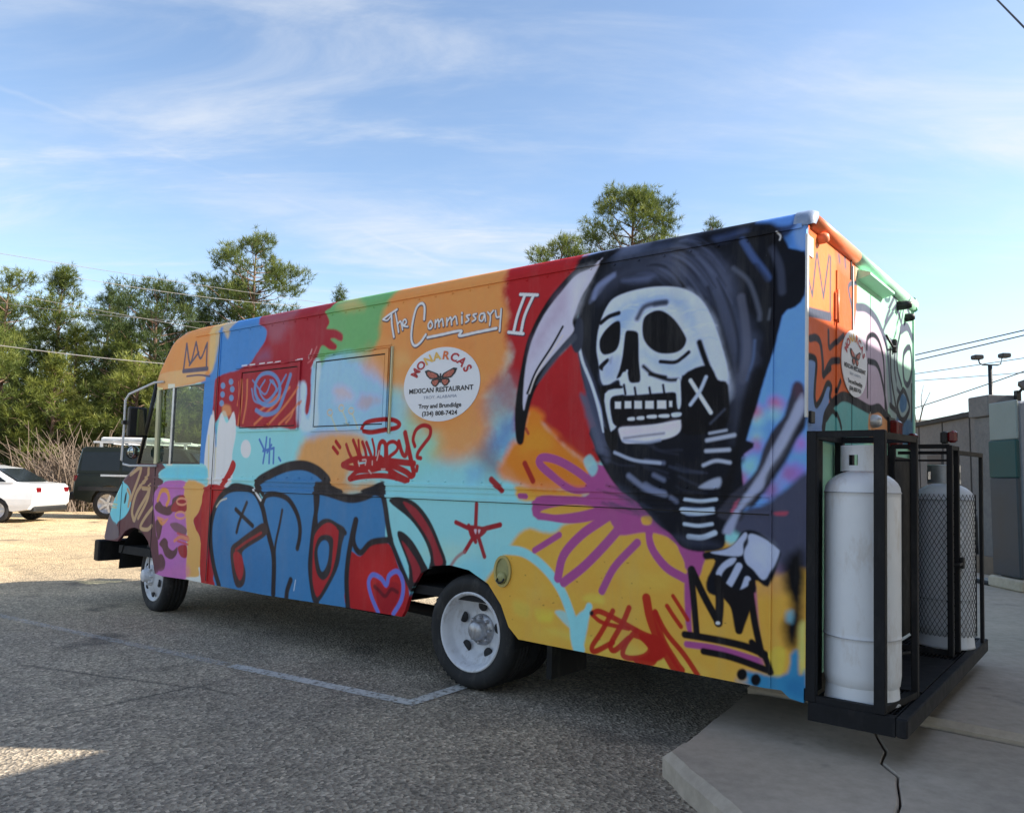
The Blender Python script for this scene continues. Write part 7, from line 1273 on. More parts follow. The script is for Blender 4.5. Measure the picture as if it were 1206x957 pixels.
for sd_ in (0, 1):
    P = []; F = []; n = 9; q = (lambda b: b) if sd_ == 0 else (lambda b: W-b)
    for i, X in enumerate((-.036, -.033, -.015, .0, .062)):
        k_ = (.55, .8, 1., 1.03, 1.03)[i]
        for k in range(n): t = math.pi/2*k/(n-1); P.append((X, q(.088-.092*k_*math.cos(t)), 2.645+(.0 if i > 1 else .012)+.094*k_*math.sin(t)-.004*(i < 2)))
    for i in range(4):
        for k in range(n-1): F.append((i*n+k, i*n+k+1, (i+1)*n+k+1, (i+1)*n+k))
    F.append(tuple(range(n)))
    MB(T).add(P, F, True).build('corner_cap', M_CAP if sd_ == 0 else M_MINT, truck)
MB(T).box(-.004, .002, .03, .10, 2.50, 2.60).build('corner_patch', M_WHITE, truck)
def lamp(b, z, r, d, mt, name='marker_lamp'): return MB(T).lathe([(0, -d), (r*.7, -d*.96), (r, -d*.6), (r*1.05, 0)], (0, b, z), 'x', 18).build(name, mt, truck)
lamp(.20, 2.625, .028, .05, M_ORANGE); lamp(1.93, 2.60, .03, .09, M_BLACKP); lamp(2.17, 2.56, .028, .06, M_BLACKP)
MB(T).add([(0, .93, 2.63), (-.07, .93, 2.605), (-.07, 1.52, 2.605), (0, 1.52, 2.63), (0, .93, 2.57), (-.07, .93, 2.59), (-.07, 1.52, 2.59), (0, 1.52, 2.57)], [(0, 1, 2, 3), (4, 5, 6, 7), (0, 1, 5, 4), (1, 2, 6, 5), (2, 3, 7, 6)]).build('light_ledge', M_MINT, truck)
MB(T).box(-.012, 0, .465, .505, 2.25, 2.40, .003).tube([(-.014, .485, 2.235), (-.014, .485, 2.415)], .008, 8).build('door_hinge', M_ORANGE, truck)
for z in (1.1,): MB(T).box(-.022, 0, .47, .50, z, z+.15, .004).build('door_hinge', M_ORANGE, truck)
m = MB(T).box(-.03, 0, 1.74, 1.78, 2.25, 2.34, .005).tube([(-.03, 1.76, 2.29), (-.035, 1.62, 2.27), (-.02, 1.52, 2.33)], .007, 6); m.build('door_latch', M_BLACKP, truck)
tl = MB(T).box(-.07, 0, 1.62, 1.74, 1.61, 1.79, .012).build('tail_lamp', M_REDLENS, truck); MB(T).box(-.02, 0, 1.60, 1.76, 1.59, 1.81).build('lamp_base', M_BLACKP, tl)
lamp(1.225, 1.755, .04, .06, M_GALV, 'reversing_lamp'); MB(T).box(-.006, 0, 1.17, 1.28, 1.70, 1.81).build('lamp_plate', M_GALV, truck)
MB(T).box(-.05, 0, 2.22, 2.32, 1.62, 1.74, .01).build('tail_lamp', M_REDLENS, truck)
MB(T).box(-.014, 0, .05, .11, 1.665, 1.725, .003).build('marker_lamp', M_BLACKP, truck)

# ------------------------------------------------------------------ chassis, bumper, mirrors
m = MB(T).box(.02, 5.3, .05, W-.05, .56, .62).box(.1, 6.9, .62, .72, .44, .58).box(.1, 6.9, 1.70, 1.80, .44, .58)
for X in (.6, 1.4, 3.1, 4.2): m.box(X, X+.06, .35, W-.35, .42, .56)
m.build('chassis', M_UNDER, truck)
m = MB(T).tube([(2.2, .25, .36), (2.2, W-.25, .36)], .06, 10).lathe([(0, -.2), (.13, -.14), (.17, 0), (.13, .14), (0, .2)], (2.2, W/2, .36), 'y', 16).tube([(6.35, .3, .33), (6.35, W-.3, .33)], .05, 8).tube([(2.2, W/2, .36), (5.2, W/2, .5)], .05, 8); m.build('axles', M_UNDER, truck)
MB(T).tube([(4.6, .5, .42), (3.0, .48, .36), (1.5, .42, .36), (1.05, .30, .34)], .045, 10).lathe([(.0, 0), (.11, .02), (.11, .55), (0, .57)], (3.4, .55, .36), 'x', 14).build('exhaust', M_UNDER, truck)
MB(T).box(2.95, 3.9, 1.55, 2.2, .30, .56, .05).build('fuel_tank', M_UNDER, truck)
MB(T).box(1.62, 1.66, .22, .62, .12, .40).build('mud_flap', M_RUBBER, truck)
# wheel well liners, real arches behind the openings
for (P, b0, b1) in ((arc(2.24, .36, .47, 45, 186, 14), .03, .85), (arc(6.52, .36, .44, 0, 180, 18), .03, .6)):
    for bb0, bb1 in ((b0, b1), (W-b1, W-b0)):
        n = len(P); Q = [(x, bb0, z) for x, z in P]+[(x, bb1, z) for x, z in P]
        MB(T).add(Q, [(i, i+1, i+1+n, i+n) for i in range(n-1)]).build('wheel_arch', M_UNDER, truck)
MB(T).box(7.32, 7.43, -.02, W+.02, .41, .63, .012).build('front_bumper', M_BLACK, truck)
for b in (.5, W-.6): MB(T).box(6.9, 7.35, b, b+.1, .45, .58).build('bumper_bracket', M_BLACK, truck)
gr = MB(T).box(7.24, 7.262, .55, W-.55, .70, 1.0).build('grille', M_BLACKP, truck)
for b in (.33, W-.33): MB(T).lathe([(0, .03), (.08, .015), (.09, -.03)], (7.262, b, .86), 'x', 18).build('headlight', M_GALV, truck)
for sg in (0, 1):
    q = (lambda b: b) if sg == 0 else (lambda b: W-b)
    arm = MB(T).tube([(6.20, q(-.01), 2.24), (6.30, q(-.05), 2.235), (6.56, q(-.17), 2.12), (6.585, q(-.19), 2.06), (6.575, q(-.19), 1.80), (6.585, q(-.19), 1.47), (6.56, q(-.18), 1.43), (6.50, q(-.15), 1.415), (6.24, q(-.01), 1.417)], .011, 8).build('mirror_arm', M_WHITE, truck)
    MB(T).box(6.54, 6.60, min(q(-.16), q(.02)), max(q(-.16), q(.02)), 1.70, 2.0, .012).build('mirror', M_BLACKP, truck)
    MB(T).box(6.535, 6.539, min(q(-.085), q(.01)), max(q(-.085), q(.01)), 1.72, 1.98).build('mirror_glass', rough_mat('mirror_glass', (.50, .52, .40), .12, 0, metal=1, bump=0), truck)  # greenish tint stands in for the trees reflected in the glass
    MB(T).lathe([(0, -.035), (.05, -.03), (.07, -.0), (.06, .02), (0, .03)], (6.53, q(-.11), 1.55), 'x', 14).build('mirror', M_BLACKP, truck)
    MB(T).lathe([(0, -.04), (.04, -.037), (.062, -.018)], (6.53, q(-.11), 1.55), 'x', 14).build('mirror_glass', rough_mat('round_mirror_glass', (.55, .56, .5), .06, 0, metal=1, bump=0), truck)
    MB(T).box(6.56, 6.60, min(q(-.21), q(-.17)), max(q(-.21), q(-.17)), 1.82, 1.86).build('mirror_clamp', M_BLACKP, truck)

# ------------------------------------------------------------------ wheels
def wheel(X, b, z, side, steer, deep, dual):
    sg = 1 if side == 0 else -1; cs, sn = math.cos(steer), math.sin(steer)
    def tf(x, y, z_):                    # local: y axis outwards is -y for the near flank
        y = y*sg; return T(X+x*cs+y*sn, b-x*sn+y*cs, z+z_)
    R = .368
    def tyre(off):
        p = [(.250, .0), (.262, -.006), (.30, -.018), (.335, -.014), (.352, .004), (.363, .022), (R, .045)]
        for y in (.07, .105, .14): p += [(R, y-.006), (R-.012, y-.004), (R-.012, y+.004), (R, y+.006)]
        p += [(R, .165), (.36, .19), (.33, .215), (.25, .205)]
        return [(r, y+off) for r, y in p]
    m = MB(tf).lathe(tyre(0), (0, 0, 0), 'y', 56)
    for k in range(56):
        t = 2*math.pi*k/56; m.add([((R+.004)*math.cos(t+d), y, (R+.004)*math.sin(t+d)) for d, y in ((0, .022), (.05, .022), (.05, .06), (0, .06))], [(0, 1, 2, 3)])
    if dual: m.lathe(tyre(.25), (0, 0, 0), 'y', 40)
    wh = m.build('wheel', M_RUBBER, truck)
    if deep: p = [(.256, -.004), (.250, -.012), (.240, -.006), (.232, .012), (.222, .03), (.217, .06), (.205, .075), (.185, .085), (.17, .10), (.15, .118), (.11, .128), (.10, .125)]
    else: p = [(.256, -.004), (.250, -.012), (.240, -.006), (.230, .010), (.215, .018), (.195, .012), (.17, -.012), (.13, -.026), (.10, -.03)]
    MB(tf).lathe(p, (0, 0, 0), 'y', 56).build('rim', M_RIM, wh)
    rr, yy = (.162, .104) if deep else (.178, -.006)
    for k in range(5 if deep else 6):
        t = 2*math.pi*(k+.35)/(5 if deep else 6); cx, cz = rr*math.cos(t), rr*math.sin(t)
        MB(tf).lathe([(0, -.001), (.036, -.001), (.039, .005)], (cx, yy-.006, cz), 'y', 14).build('hand_hole', M_SEAM, wh)
    hy = .125 if deep else -.03
    MB(tf).lathe([(.105, hy+.01), (.10, hy-.012), (.075, hy-.016), (.062, hy-.02), (.060, hy-.075), (.05, hy-.085), (0, hy-.087)], (0, 0, 0), 'y', 28).build('hub', M_HUB if deep else M_RIM, wh)
    for k in range(8):
        t = 2*math.pi*k/8; MB(tf).lathe([(.013, 0), (.013, -.026), (.008, -.032), (0, -.033)], (.083*math.cos(t), hy-.012, .083*math.sin(t)), 'y', 6).build('wheel_nut', M_HUB if deep else M_RIM, wh)
    return wh
wheel(2.145, .035, .368, 0, 0, True, True); wheel(2.145, W-.035, .368, 1, 0, True, True)
wheel(6.36, .10, .345, 0, -math.radians(8), False, False); wheel(6.36, W-.10, .345, 1, -math.radians(8), False, False)

# ------------------------------------------------------------------ rear platform with its bottle racks
dk = MB(T).box(-.45, -.40, .0, 2.45, .255, .34, .006).box(-.40, -.02, .0, .05, .255, .34).box(-.40, -.02, 2.40, 2.45, .255, .34).box(-.40, -.02, 1.2, 1.25, .255, .33)
dk = dk.build('platform_frame', M_BLACK, truck)
m = MB(T)
for X in np.arange(-.395, -.02, .022): m.box(X, X+.006, .05, 2.40, .318, .336)
for b in np.arange(.07, 2.40, .05): m.box(-.40, -.02, b, b+.005, .32, .333)
m.build('platform_grating', M_BLACK, truck)['kind'] = 'stuff'
MB(T).box(-.4, -.02, .56, 1.5, .337, .343).build('platform_plate', M_BLACK, truck)
def post(X, b, z0, z1, w_=.042, d=.042): return MB(T).box(X-w_/2, X+w_/2, b-d/2, b+d/2, z0, z1, .004).build('rack_post', M_BLACK, truck)
def bar(p, q_, w_=.03):
    return MB(T).tube([p, q_], w_*.72, 4, True, False).build('rack_bar', M_BLACK, truck)
post(-.028, .022, .34, 1.622, .052); post(-.335, .022, .34, 1.622, .050); post(-.392, .455, .34, 1.605, .03); post(-.03, .47, .34, 1.605)
bar((-.03, .022, 1.606), (-.335, .022, 1.606)); bar((-.335, .03, 1.598), (-.392, .455, 1.598)); bar((-.03, .022, 1.60), (-.03, .47, 1.60)); bar((-.03, .47, 1.60), (-.392, .455, 1.598)); bar((-.03, .022, .355), (-.335, .022, .355)); bar((-.335, .03, .355), (-.392, .455, .355))
MB(T).box(-.018, -.010, .03, .22, .36, 1.60).build('rack_back_plate', M_BLACK, truck); MB(T).box(-.07, -.02, .56, .60, .34, 1.58).box(-.018, -.010, .62, .78, .4, 1.55).box(-.018, -.010, .90, 2.40, .36, 1.56).build('rack_back_plate', M_BLACK, truck)
post(-.36, 1.62, .34, 1.625, .032); post(-.37, 1.79, .34, 1.625, .03); post(-.44, 2.27, .34, 1.60, .022); post(-.03, 1.62, .34, 1.62); post(-.03, 2.24, .34, 1.6)
bar((-.03, 1.62, 1.618), (-.36, 1.62, 1.618), .026); bar((-.03, 1.62, 1.53), (-.36, 1.62, 1.53), .012); bar((-.36, 1.62, 1.61), (-.37, 1.79, 1.61), .026); bar((-.37, 1.79, 1.585), (-.44, 2.27, 1.585), .026); bar((-.03, 1.62, .36), (-.36, 1.62, .36), .03); bar((-.37, 1.79, 1.585), (-.03, 1.79, 1.585), .02)
MB(T).box(-.405, -.375, 1.66, 1.84, .885, .900).box(-.41, -.386, 1.77, 1.82, .86, .93, .004).build('rack_latch', M_BLACKP, truck)
rl = MB(T).box(-.40, -.35, 1.60, 1.66, 1.64, 1.715, .012).build('tail_lamp', M_REDLENS, truck); MB(T).box(-.35, -.31, 1.60, 1.66, 1.635, 1.71, .008).build('lamp_base', M_BLACKP, rl)
# expanded metal wrapped round the far bottle
m = MB(T); Rm = .181
for sg_ in (1, -1):
    for k in range(40):
        pts = []
        for j in range(27):
            z = .42+.90*j/26; t = 2*math.pi*k/40+sg_*(z-.42)/(1.75*Rm); pts.append((-.265+Rm*math.cos(t), 1.99+Rm*math.sin(t), z))
        m.tube(pts, .0016, 3, False, False)
m.build('wire_mesh', M_BLACK, truck)['kind'] = 'stuff'
# hose and fittings by the racks
MB(T).tube([(-.2, .40, 1.47), (-.15, .62, 1.50), (-.08, .75, 1.25), (-.06, .85, .8), (-.08, 1.0, .45), (-.1, 1.2, .38), (-.2, 1.45, .37)], .010, 6).build('gas_hose', M_RUBBER, truck)
MB(T).tube([(-.16, .95, .37), (-.17, .97, .50), (-.16, 1.0, .62)], .014, 8).build('hose_fitting', M_HUB, truck)

# ------------------------------------------------------------------ the gas bottles
def bottle(X, b, z0, R, ztop, mt, label, rot):
    p = T(X, b, z0); tf = lambda x, y, z: p+A*x+B*y+UP*z; t = thing('gas_cylinder', p, label, 'gas cylinder')
    H = ztop-z0; prof = [(.0, .05), (R*.8, .055), (R*.97, .085), (R, .13), (R, .14), (R, .285), (R, .30), (R+.0025, .302), (R+.0025, .308), (R, .31), (R, .325), (R, H-.19), (R, H-.17), (R+.0025, H-.168), (R+.0025, H-.162), (R, H-.16)]
    for k in range(1, 9): a_ = math.pi/2*k/8; prof.append((R*math.cos(a_) if k < 8 else 0, H-.16+.105*math.sin(a_)))
    MB(tf).lathe(prof, (0, 0, 0), 'z', 48).build('shell', mt, t)
    
    for hh in (.305, H-.165): MB(tf).lathe([(R+.001, hh-.003), (R+.0045, hh-.001), (R+.0045, hh+.001), (R+.001, hh+.003)], (0, 0, 0), 'z', 48).build('weld_seam', M_HUB, t)
    MB(tf).lathe([(R*.93, .10), (R*.94, .08), (R*.97, .012), (R*.99, .0), (R*.96, .0), (R*.92, .012), (R*.90, .09)], (0, 0, 0), 'z', 40).build('foot_ring', mt, t)
    # guard collar with openings
    rc = .098; n = 40; m = MB(tf); zs = [H-.062, H-.035, H+.015, H+.055, H+.062]; P = []
    gap = 7
    cols_ = list(range(n-gap))
    for ri, r in ((0, rc), (1, rc-.004)):
        for z in zs:
            for k in cols_+[n-gap]: a_ = rot+2*math.pi*k/n; P.append((r*math.cos(a_), r*math.sin(a_), z))
    nc = n-gap+1; F = []
    for ri in (0, 1):
        for j in range(4):
            for k in range(nc-1):
                if j in (1,) and k in (8, 9, 10, 22, 23, 24): continue
                a_ = ri*5*nc+j*nc+k; F.append((a_, a_+1, a_+nc+1, a_+nc))
    for k in range(nc-1): a_ = 4*nc+k; F.append((a_, a_+1, a_+1+5*nc, a_+5*nc))
    m.add(P, F, True).build('collar', M_GALV if mt is M_TANK2 else mt, t)
    m = MB(tf).lathe([(.022, H-.06), (.022, H-.02), (.016, H), (.016, H+.03), (.03, H+.032), (.03, H+.05), (0, H+.05)], (0, 0, 0), 'z', 14).tube([(0, 0, H-.01), (-.05, .04, H-.01), (-.075, .07, H-.005)], .014, 8); m.build('valve', rough_mat('brass', (.45, .34, .14), .35, .2, metal=.8), t)
    ms = MB(lambda x, y, z: tf(R*1.008*math.cos(x), R*1.008*math.sin(x), y)); lab = [(rot_l+.30*k/8, y, 0) for y in (H*.60, H*.70) for k in range(9)]
    ms.add(lab, [(k, k+1, k+10, k+9) for k in range(8)]); ms.build('warning_label', M_SIGN, t)
    return t
rot_l = 3.9
bottle(-.207, .215, .343, .172, 1.495, M_TANK, 'tall white propane cylinder strapped in the near black rack, dirty foot ring', 1.2)
bottle(-.265, 1.99, .343, .175, 1.45, M_TANK2, 'grey propane cylinder behind wire mesh in the far black rack', 2.0)

# ================================================================== UNSEEN CANOPY added for its shade (its edge throws the shade line across the truck's tail)
can = thing('added_canopy', T(-5, 0, 0), 'flat steel roof on square posts, added out of view to cast shade', 'added_canopy')
MB(T).box(-12, -2.20, -9, 26, 3.6, 4.0).build('added_canopy_roof', M_WALLC, can)
for X in (-4.2, -10):
    for b in (-6, 3, 12, 21): MB(T).box(X-.1, X+.1, b-.1, b+.1, .1, 3.6).build('added_canopy_post', M_GALV, can)

# ================================================================== BUILDINGS ON THE RIGHT
p1, p2 = np.array([8.95, 13.6]), np.array([9.86, 19.5]); nrm = np.array([.988, -.153])
bd = thing('workshop_building', (*(p1+p2)/2, 0), 'low grey block workshop wall behind the tank rack', 'building')
prism(MB(), [p1, p2, p2+nrm*9, p1+nrm*9], 0, 2.80).build('wall', M_WALLC, bd)
prism(MB(), [p1-nrm*.07-np.array([0, .07]), p2-nrm*.07+np.array([0, .07]), p2+nrm*9.1, p1+nrm*9.1], 2.803, 2.90).build('roof_edge', M_SEAM, bd)
for y in (14.4, 15.8, 17.2, 18.6):
    q = p1+(p2-p1)*(y-13.6)/5.9; prism(MB(), [q-nrm*.012-np.array([0, .02]), q-nrm*.012+np.array([.003, .02]), q+nrm*.02+np.array([0, .02]), q+nrm*.02-np.array([0, .02])], .1, 2.79).build('wall_joint', M_SEAM, bd)
q = p1+(p2-p1)*.62; prism(MB(), [q-nrm*.02, q+(p2-p1)*.14-nrm*.02, q+(p2-p1)*.14+nrm*.02, q+nrm*.02], .1, 2.1).build('door', rough_mat('brown_door', (.06, .05, .05), .6), bd)
MB().lathe([(.03, 0), (.03, .25), (.10, .27), (.10, .31), (0, .34)], (11.2, 19.3, 2.9), 'z', 10).build('roof_vent', M_GALV, bd)
b2 = thing('flat_roof_shop', (23, 42, 0), 'long pale beige flat roofed shop far beyond the grey wall', 'building')
prism(MB(), [(17.5, 40), (30, 38), (31, 46), (18, 47)], 0, 4.15).build('wall', rough_mat('beige_render', (.5, .45, .36), .8), b2); prism(MB(), [(17.2, 39.7), (30.2, 37.7), (31.4, 46.4), (17.8, 47.4)], 4.153, 4.75).build('fascia', rough_mat('pale_fascia', (.62, .58, .48), .7), b2)
pl = thing('concrete_pillar', (6.95, 11.1, .165), 'plain grey concrete pillar with a square cap', 'pillar')
MB().box(6.74, 7.12, 10.98, 11.36, .16, 2.38, .01).build('shaft', M_WALLC, pl); MB().box(6.69, 7.17, 10.93, 11.41, 2.383, 2.68, .012).build('cap', M_WALLC, pl)
MB().box(6.70, 7.16, 10.94, 11.40, .16, .42, .01).build('base', rough_mat('brown_plinth', (.16, .12, .09), .8), pl)
fl = thing('floodlight', (7.12, 11.0, 2.55), 'small black floodlight clamped to the pillar cap', 'floodlight')
MB().box(7.06, 7.12, 10.86, 10.93, 2.60, 2.74).tube([(7.10, 10.9, 2.70), (7.14, 10.84, 2.78)], .02, 6).build('bracket', M_BLACKP, fl); MB().add([(7.08, 10.72, 2.74), (7.24, 10.72, 2.80), (7.24, 10.86, 2.92), (7.08, 10.86, 2.86), (7.10, 10.74, 2.70), (7.26, 10.74, 2.76), (7.26, 10.9, 2.87), (7.10, 10.9, 2.81)], [(0, 1, 2, 3), (7, 6, 5, 4), (0, 4, 5, 1), (1, 5, 6, 2), (2, 6, 7, 3), (3, 7, 4, 0)]).build('lamp_head', M_BLACKP, fl)
# dispenser cabinet
M_PALE = rough_mat('pale_cabinet_paint', (.25, .26, .29), .45, .1, 4); M_PALE2 = rough_mat('pale_green_panel', (.20, .23, .225), .45, .08, 4); M_TEAL = rough_mat('teal_panel', (.008, .055, .058), .5, .15, 5); M_NAVY = rough_mat('navy_panel', (.035, .045, .06), .45, .2, 5)
fd = thing('fuel_dispenser', (6.35, 9.5, .165), 'tall pale grey dispenser cabinet with a teal side band', 'fuel dispenser')
MB().box(6.05, 6.95, 9.3, 9.8, .30, 2.42, .03).build('housing', M_PALE, fd); MB().box(6.015, 6.046, 9.28, 9.82, 1.96, 2.43, .01).build('side_panel', M_PALE2, fd); MB().box(5.992, 6.046, 9.285, 9.815, 1.50, 1.955, .01).build('side_panel', M_TEAL, fd); MB().box(5.994, 6.046, 9.29, 9.81, .32, 1.495, .01).build('side_panel', M_NAVY, fd)
MB().box(5.95, 7.0, 9.22, 9.86, .165, .305, .02).build('plinth', M_CONC, fd); MB().box(6.15, 6.85, 9.285, 9.305, 1.3, 2.1).build('door_panel', rough_mat('grey_door_panel', (.30, .32, .37), .45), fd); MB().box(6.15, 6.85, 9.285, 9.305, .40, 1.26).build('door_panel', rough_mat('grey_lower_panel', (.16, .18, .22), .45), fd)
# ladder leaning on the wall, dark junk beside it
ld = thing('ladder', (8.45, 13.4, .165), 'teal green ladder leaning against the grey wall', 'ladder'); M_LAD = rough_mat('teal_ladder_paint', (.06, .26, .23), .5, .2, 9)
lt, lb = np.array([8.86, 13.35, 2.35]), np.array([8.15, 13.25, .165]); off = np.array([.12, .40, 0])
for s in (0, 1): MB().tube([lb+off*s, lt+off*s], .028, 6).build('rail', M_LAD, ld)
for k in range(1, 8): q = lb+(lt-lb)*k/8; MB().tube([q, q+off], .016, 6).build('rung', M_LAD, ld)
pk = thing('plank', (8.35, 12.9, .165), 'yellow timber plank propped beside the ladder', 'plank'); MB().add([(8.1, 12.8, .165), (8.2, 12.8, .165), (8.2, 12.86, .165), (8.1, 12.86, .165), (8.52, 13.2, 1.75), (8.62, 13.2, 1.75), (8.62, 13.26, 1.75), (8.52, 13.26, 1.75)], [(3, 2, 1, 0), (4, 5, 6, 7), (0, 1, 5, 4), (1, 2, 6, 5), (2, 3, 7, 6), (3, 0, 4, 7)]).build('board', rough_mat('timber', (.42, .33, .12), .6), pk)
gb = thing('gas_bottle_trolley', (7.1, 11.9, .165), 'dark compressor with a white cap standing by the pillar', 'compressor')
MB().lathe([(0, 0), (.15, .02), (.17, .1), (.17, .62), (.10, .74), (0, .76)], (7.02, 12.0, .22), 'z', 18).build('tank', M_BLACKP, gb); MB().box(6.88, 7.20, 11.75, 12.05, .24, .52, .03).build('motor', M_UNDER, gb); MB().lathe([(0, .14), (.05, .12), (.06, 0)], (7.02, 12.0, .98), 'z', 12).build('cap', M_WHITE, gb); MB().tube([(7.02, 12, 1.0), (7.1, 11.9, 1.05), (7.16, 11.85, .8), (7.15, 11.85, .5)], .014, 6).build('hose', M_RUBBER, gb)
for x in (6.9, 7.18): MB().lathe([(.0, 0), (.08, 0), (.08, .04), (0, .04)], (x, 11.72, .25), 'y', 12).build('wheel', M_RUBBER, gb)
tr = thing('drain_tray', (6.35, 10.1, .165), 'black drip tray with pale slats on the concrete', 'tray'); MB().box(5.95, 6.85, 9.85, 10.3, .168, .21, .01).build('tray', M_RUBBER, tr)
for k in range(7): MB().box(6.02+k*.07, 6.05+k*.07, 9.9, 10.25, .211, .222).build('slat', M_GALV, tr)
MB().tube([(6.2, 9.86, .20), (6.6, 9.75, .19), (7.0, 9.72, .19), (7.4, 9.8, .19)], .03, 8).build('hose', M_RUBBER, tr)
# yard light on a pole behind the wall
yl = thing('floodlight_pole', (18.5, 30, 0), 'dark pole with two floodlights behind the grey wall', 'light pole')
MB().tube([(18.5, 30, 0), (18.5, 30, 6.15)], [.10, .075], 10).build('pole', M_BLACKP, yl); MB().tube([(18.06, 30, 6.36), (18.1, 30, 6.2), (18.22, 30, 6.14), (18.8, 30, 6.14), (18.92, 30, 6.2), (18.98, 30, 6.44)], .028, 8).build('cross_arm', M_BLACKP, yl)
for x, z in ((18.0, 6.43), (19.06, 6.52)): MB().box(x-.17, x+.17, 29.8, 30.15, z-.09, z+.08, .03).build('lamp_head', M_BLACKP, yl)

# ================================================================== WIRES
M_WIREL = rough_mat('weathered_cable', (.30, .29, .28), .6, .1, bump=0); M_WIRED = rough_mat('black_cable', (.03, .03, .032), .6, .1, bump=0)
def cable(p, q, r, mt, label, ext=3.0, sag=.25):
    p, q = np.array(p, float), np.array(q, float); d = q-p; a_, b_ = p-d*ext, q+d*ext
    pts = [a_+(b_-a_)*t-np.array([0, 0, sag*4*(t-.5)**2*0+sag*(1-(2*t-1)**2)-sag*.9]) for t in np.linspace(0, 1, 24)]
    o = MB().tube(pts, r, 5, False).build('power_line', mt); return tag(o, label, 'power line', 'overhead power lines')
cable((-14.72, 22, 6.40), (-10.97, 24, 6.03), .007, M_WIREL, 'pale overhead cable highest across the pines left of the truck')
cable((-13.26, 20, 4.52), (-10.02, 22, 4.42), .011, M_WIREL, 'pale overhead cable crossing the pines and meeting the truck visor', 1.0)
cable((-10.09, 26, 7.62), (-6.81, 28, 7.59), .008, M_WIREL, 'upper pale cable over the crown of the tall pine')
cable((-9.86, 26, 7.22), (-7.89, 28, 7.47), .008, M_WIREL, 'lower pale cable before the crown of the tall pine', 1.6)
cable((-13.61, 26, 6.56), (-9.82, 26, 6.40), .007, M_WIREL, 'pale cable sloping down to the front of the truck roof', 1.0)
cable((15.51, 30, 6.47), (17.22, 26, 6.73), .022, M_WIRED, 'black cable topmost of the pair right of the truck')
cable((15.51, 30, 6.25), (17.22, 26, 6.56), .022, M_WIRED, 'black cable close under the topmost one right of the truck')
cable((17.56, 34, 6.32), (19.83, 30, 6.46), .015, M_WIRED, 'thin cable passing behind the floodlight heads')
cable((18.58, 36, 6.29), (21.13, 32, 6.19), .014, M_WIRED, 'thin cable crossing the floodlight pole just below its arm')
cable((15.46, 30, 4.38), (15.85, 24, 5.01), .018, M_WIRED, 'steep low cable crossing the middle of the floodlight pole', 1.2)
cable((5.80, 9, 7.28), (5.43, 8, 6.32), .011, M_WIRED, 'steep black cable in the top right corner of the sky', 14.0, 0)

# ================================================================== PARKED CARS
def car_tf(x0, y0, ang, k=1.):
    c, s = math.cos(ang)*k, math.sin(ang)*k; return lambda X, b, z: np.array([x0+c*X-s*b, y0+s*X+c*b, z*k])
def loft(m, secs):
    n = len(secs[0]); P = [p for s in secs for p in s]; F = [(i*n+k, i*n+(k+1) % n, (i+1)*n+(k+1) % n, (i+1)*n+k) for i in range(len(secs)-1) for k in range(n)]
    F += [tuple(range(n)), tuple(range(len(secs)*n-1, (len(secs)-1)*n-1, -1))]; return m.add(P, F)
def car_wheels(t, tf, xs, half, R, w_, mt_rim):
    for X in xs:
        for s in (-1, 1):
            y0 = s*half
            q = lambda x, y, z, X=X, s=s, y0=y0: tf(X+x, y0-s*y, z+R)
            wh = MB(q).lathe([(R*.62, .0), (R*.7, -.012), (R*.93, -.008), (R, .03), (R, w_-.03), (R*.9, w_), (R*.5, w_)], (0, 0, 0), 'y', 28).build('wheel', M_RUBBER, t)
            m = MB(q).lathe([(R*.64, -.004), (R*.58, .01), (R*.5, .05), (R*.2, .04), (0, .035)], (0, 0, 0), 'y', 24).build('rim', mt_rim, wh)
            m = MB(q)
            for k in range(5):
                a_ = 2*math.pi*k/5; e = np.array([math.cos(a_), math.sin(a_)]); p_ = np.array([-e[1], e[0]])*R*.09
                P = [(*(0*e+p_)[[0]], .004, (0*e+p_)[1]), (*(0*e-p_)[[0]], .004, (0*e-p_)[1])]; o_ = e*R*.6
                P += [((o_-p_*.7)[0], -.006, (o_-p_*.7)[1]), ((o_+p_*.7)[0], -.006, (o_+p_*.7)[1])]; m.add(P, [(0, 1, 2, 3)])
            m.build('spokes', M_GALV, wh)
def flank(m, prof, half, tum, z_belt):
    """closed car body: outline (X,z) with a side that leans in above the belt and rounds off at the edges"""
    n = len(prof); c = np.mean(prof, axis=0); bm = bmesh.new()
    ins = []
    for x, z in prof:
        d = np.array([x, z])-c; d = d/np.linalg.norm(d); ins.append((x-d[0]*.05, z-d[1]*.05))
    rows = [[bm.verts.new((x, yk, z)) for x, z in pp] for pp, yk in ((ins, -1.0), (prof, -.945), (prof, .945), (ins, 1.0))]
    for r0, r1 in zip(rows[:-1], rows[1:]):
        for k in range(n): bm.faces.new((r0[k], r0[(k+1) % n], r1[(k+1) % n], r1[k]))
    bm.faces.new(rows[0]); bm.faces.new(rows[3])
    for zc in (.30, .40, .50, z_belt, z_belt+.15, z_belt+.3):
        bmesh.ops.bisect_plane(bm, geom=bm.verts[:]+bm.edges[:]+bm.faces[:], plane_co=(0, 0, zc), plane_no=(0, 0, 1))
    def yy(z): t = max(0, z-z_belt); return half-t*tum-(max(0, .45-z)*.12)-.25*max(0, abs(z-z_belt+.1)-.25)**2
    bm.verts.index_update()
    P = [(v.co.x, v.co.y*yy(v.co.z), v.co.z) for v in bm.verts]; F = [tuple(v.index for v in f.verts) for f in bm.faces]; bm.free()
    return m.add(P, F, False)
def car_paint(name, col): t = NT(name); n_ = t.noise(5, 5); t.set(Base_Color=t.ramp(n_, [(.3, tuple(x*.93 for x in col)), (.7, col)]), Roughness=.22, Coat_Weight=.6, Coat_Roughness=.06); return t.m
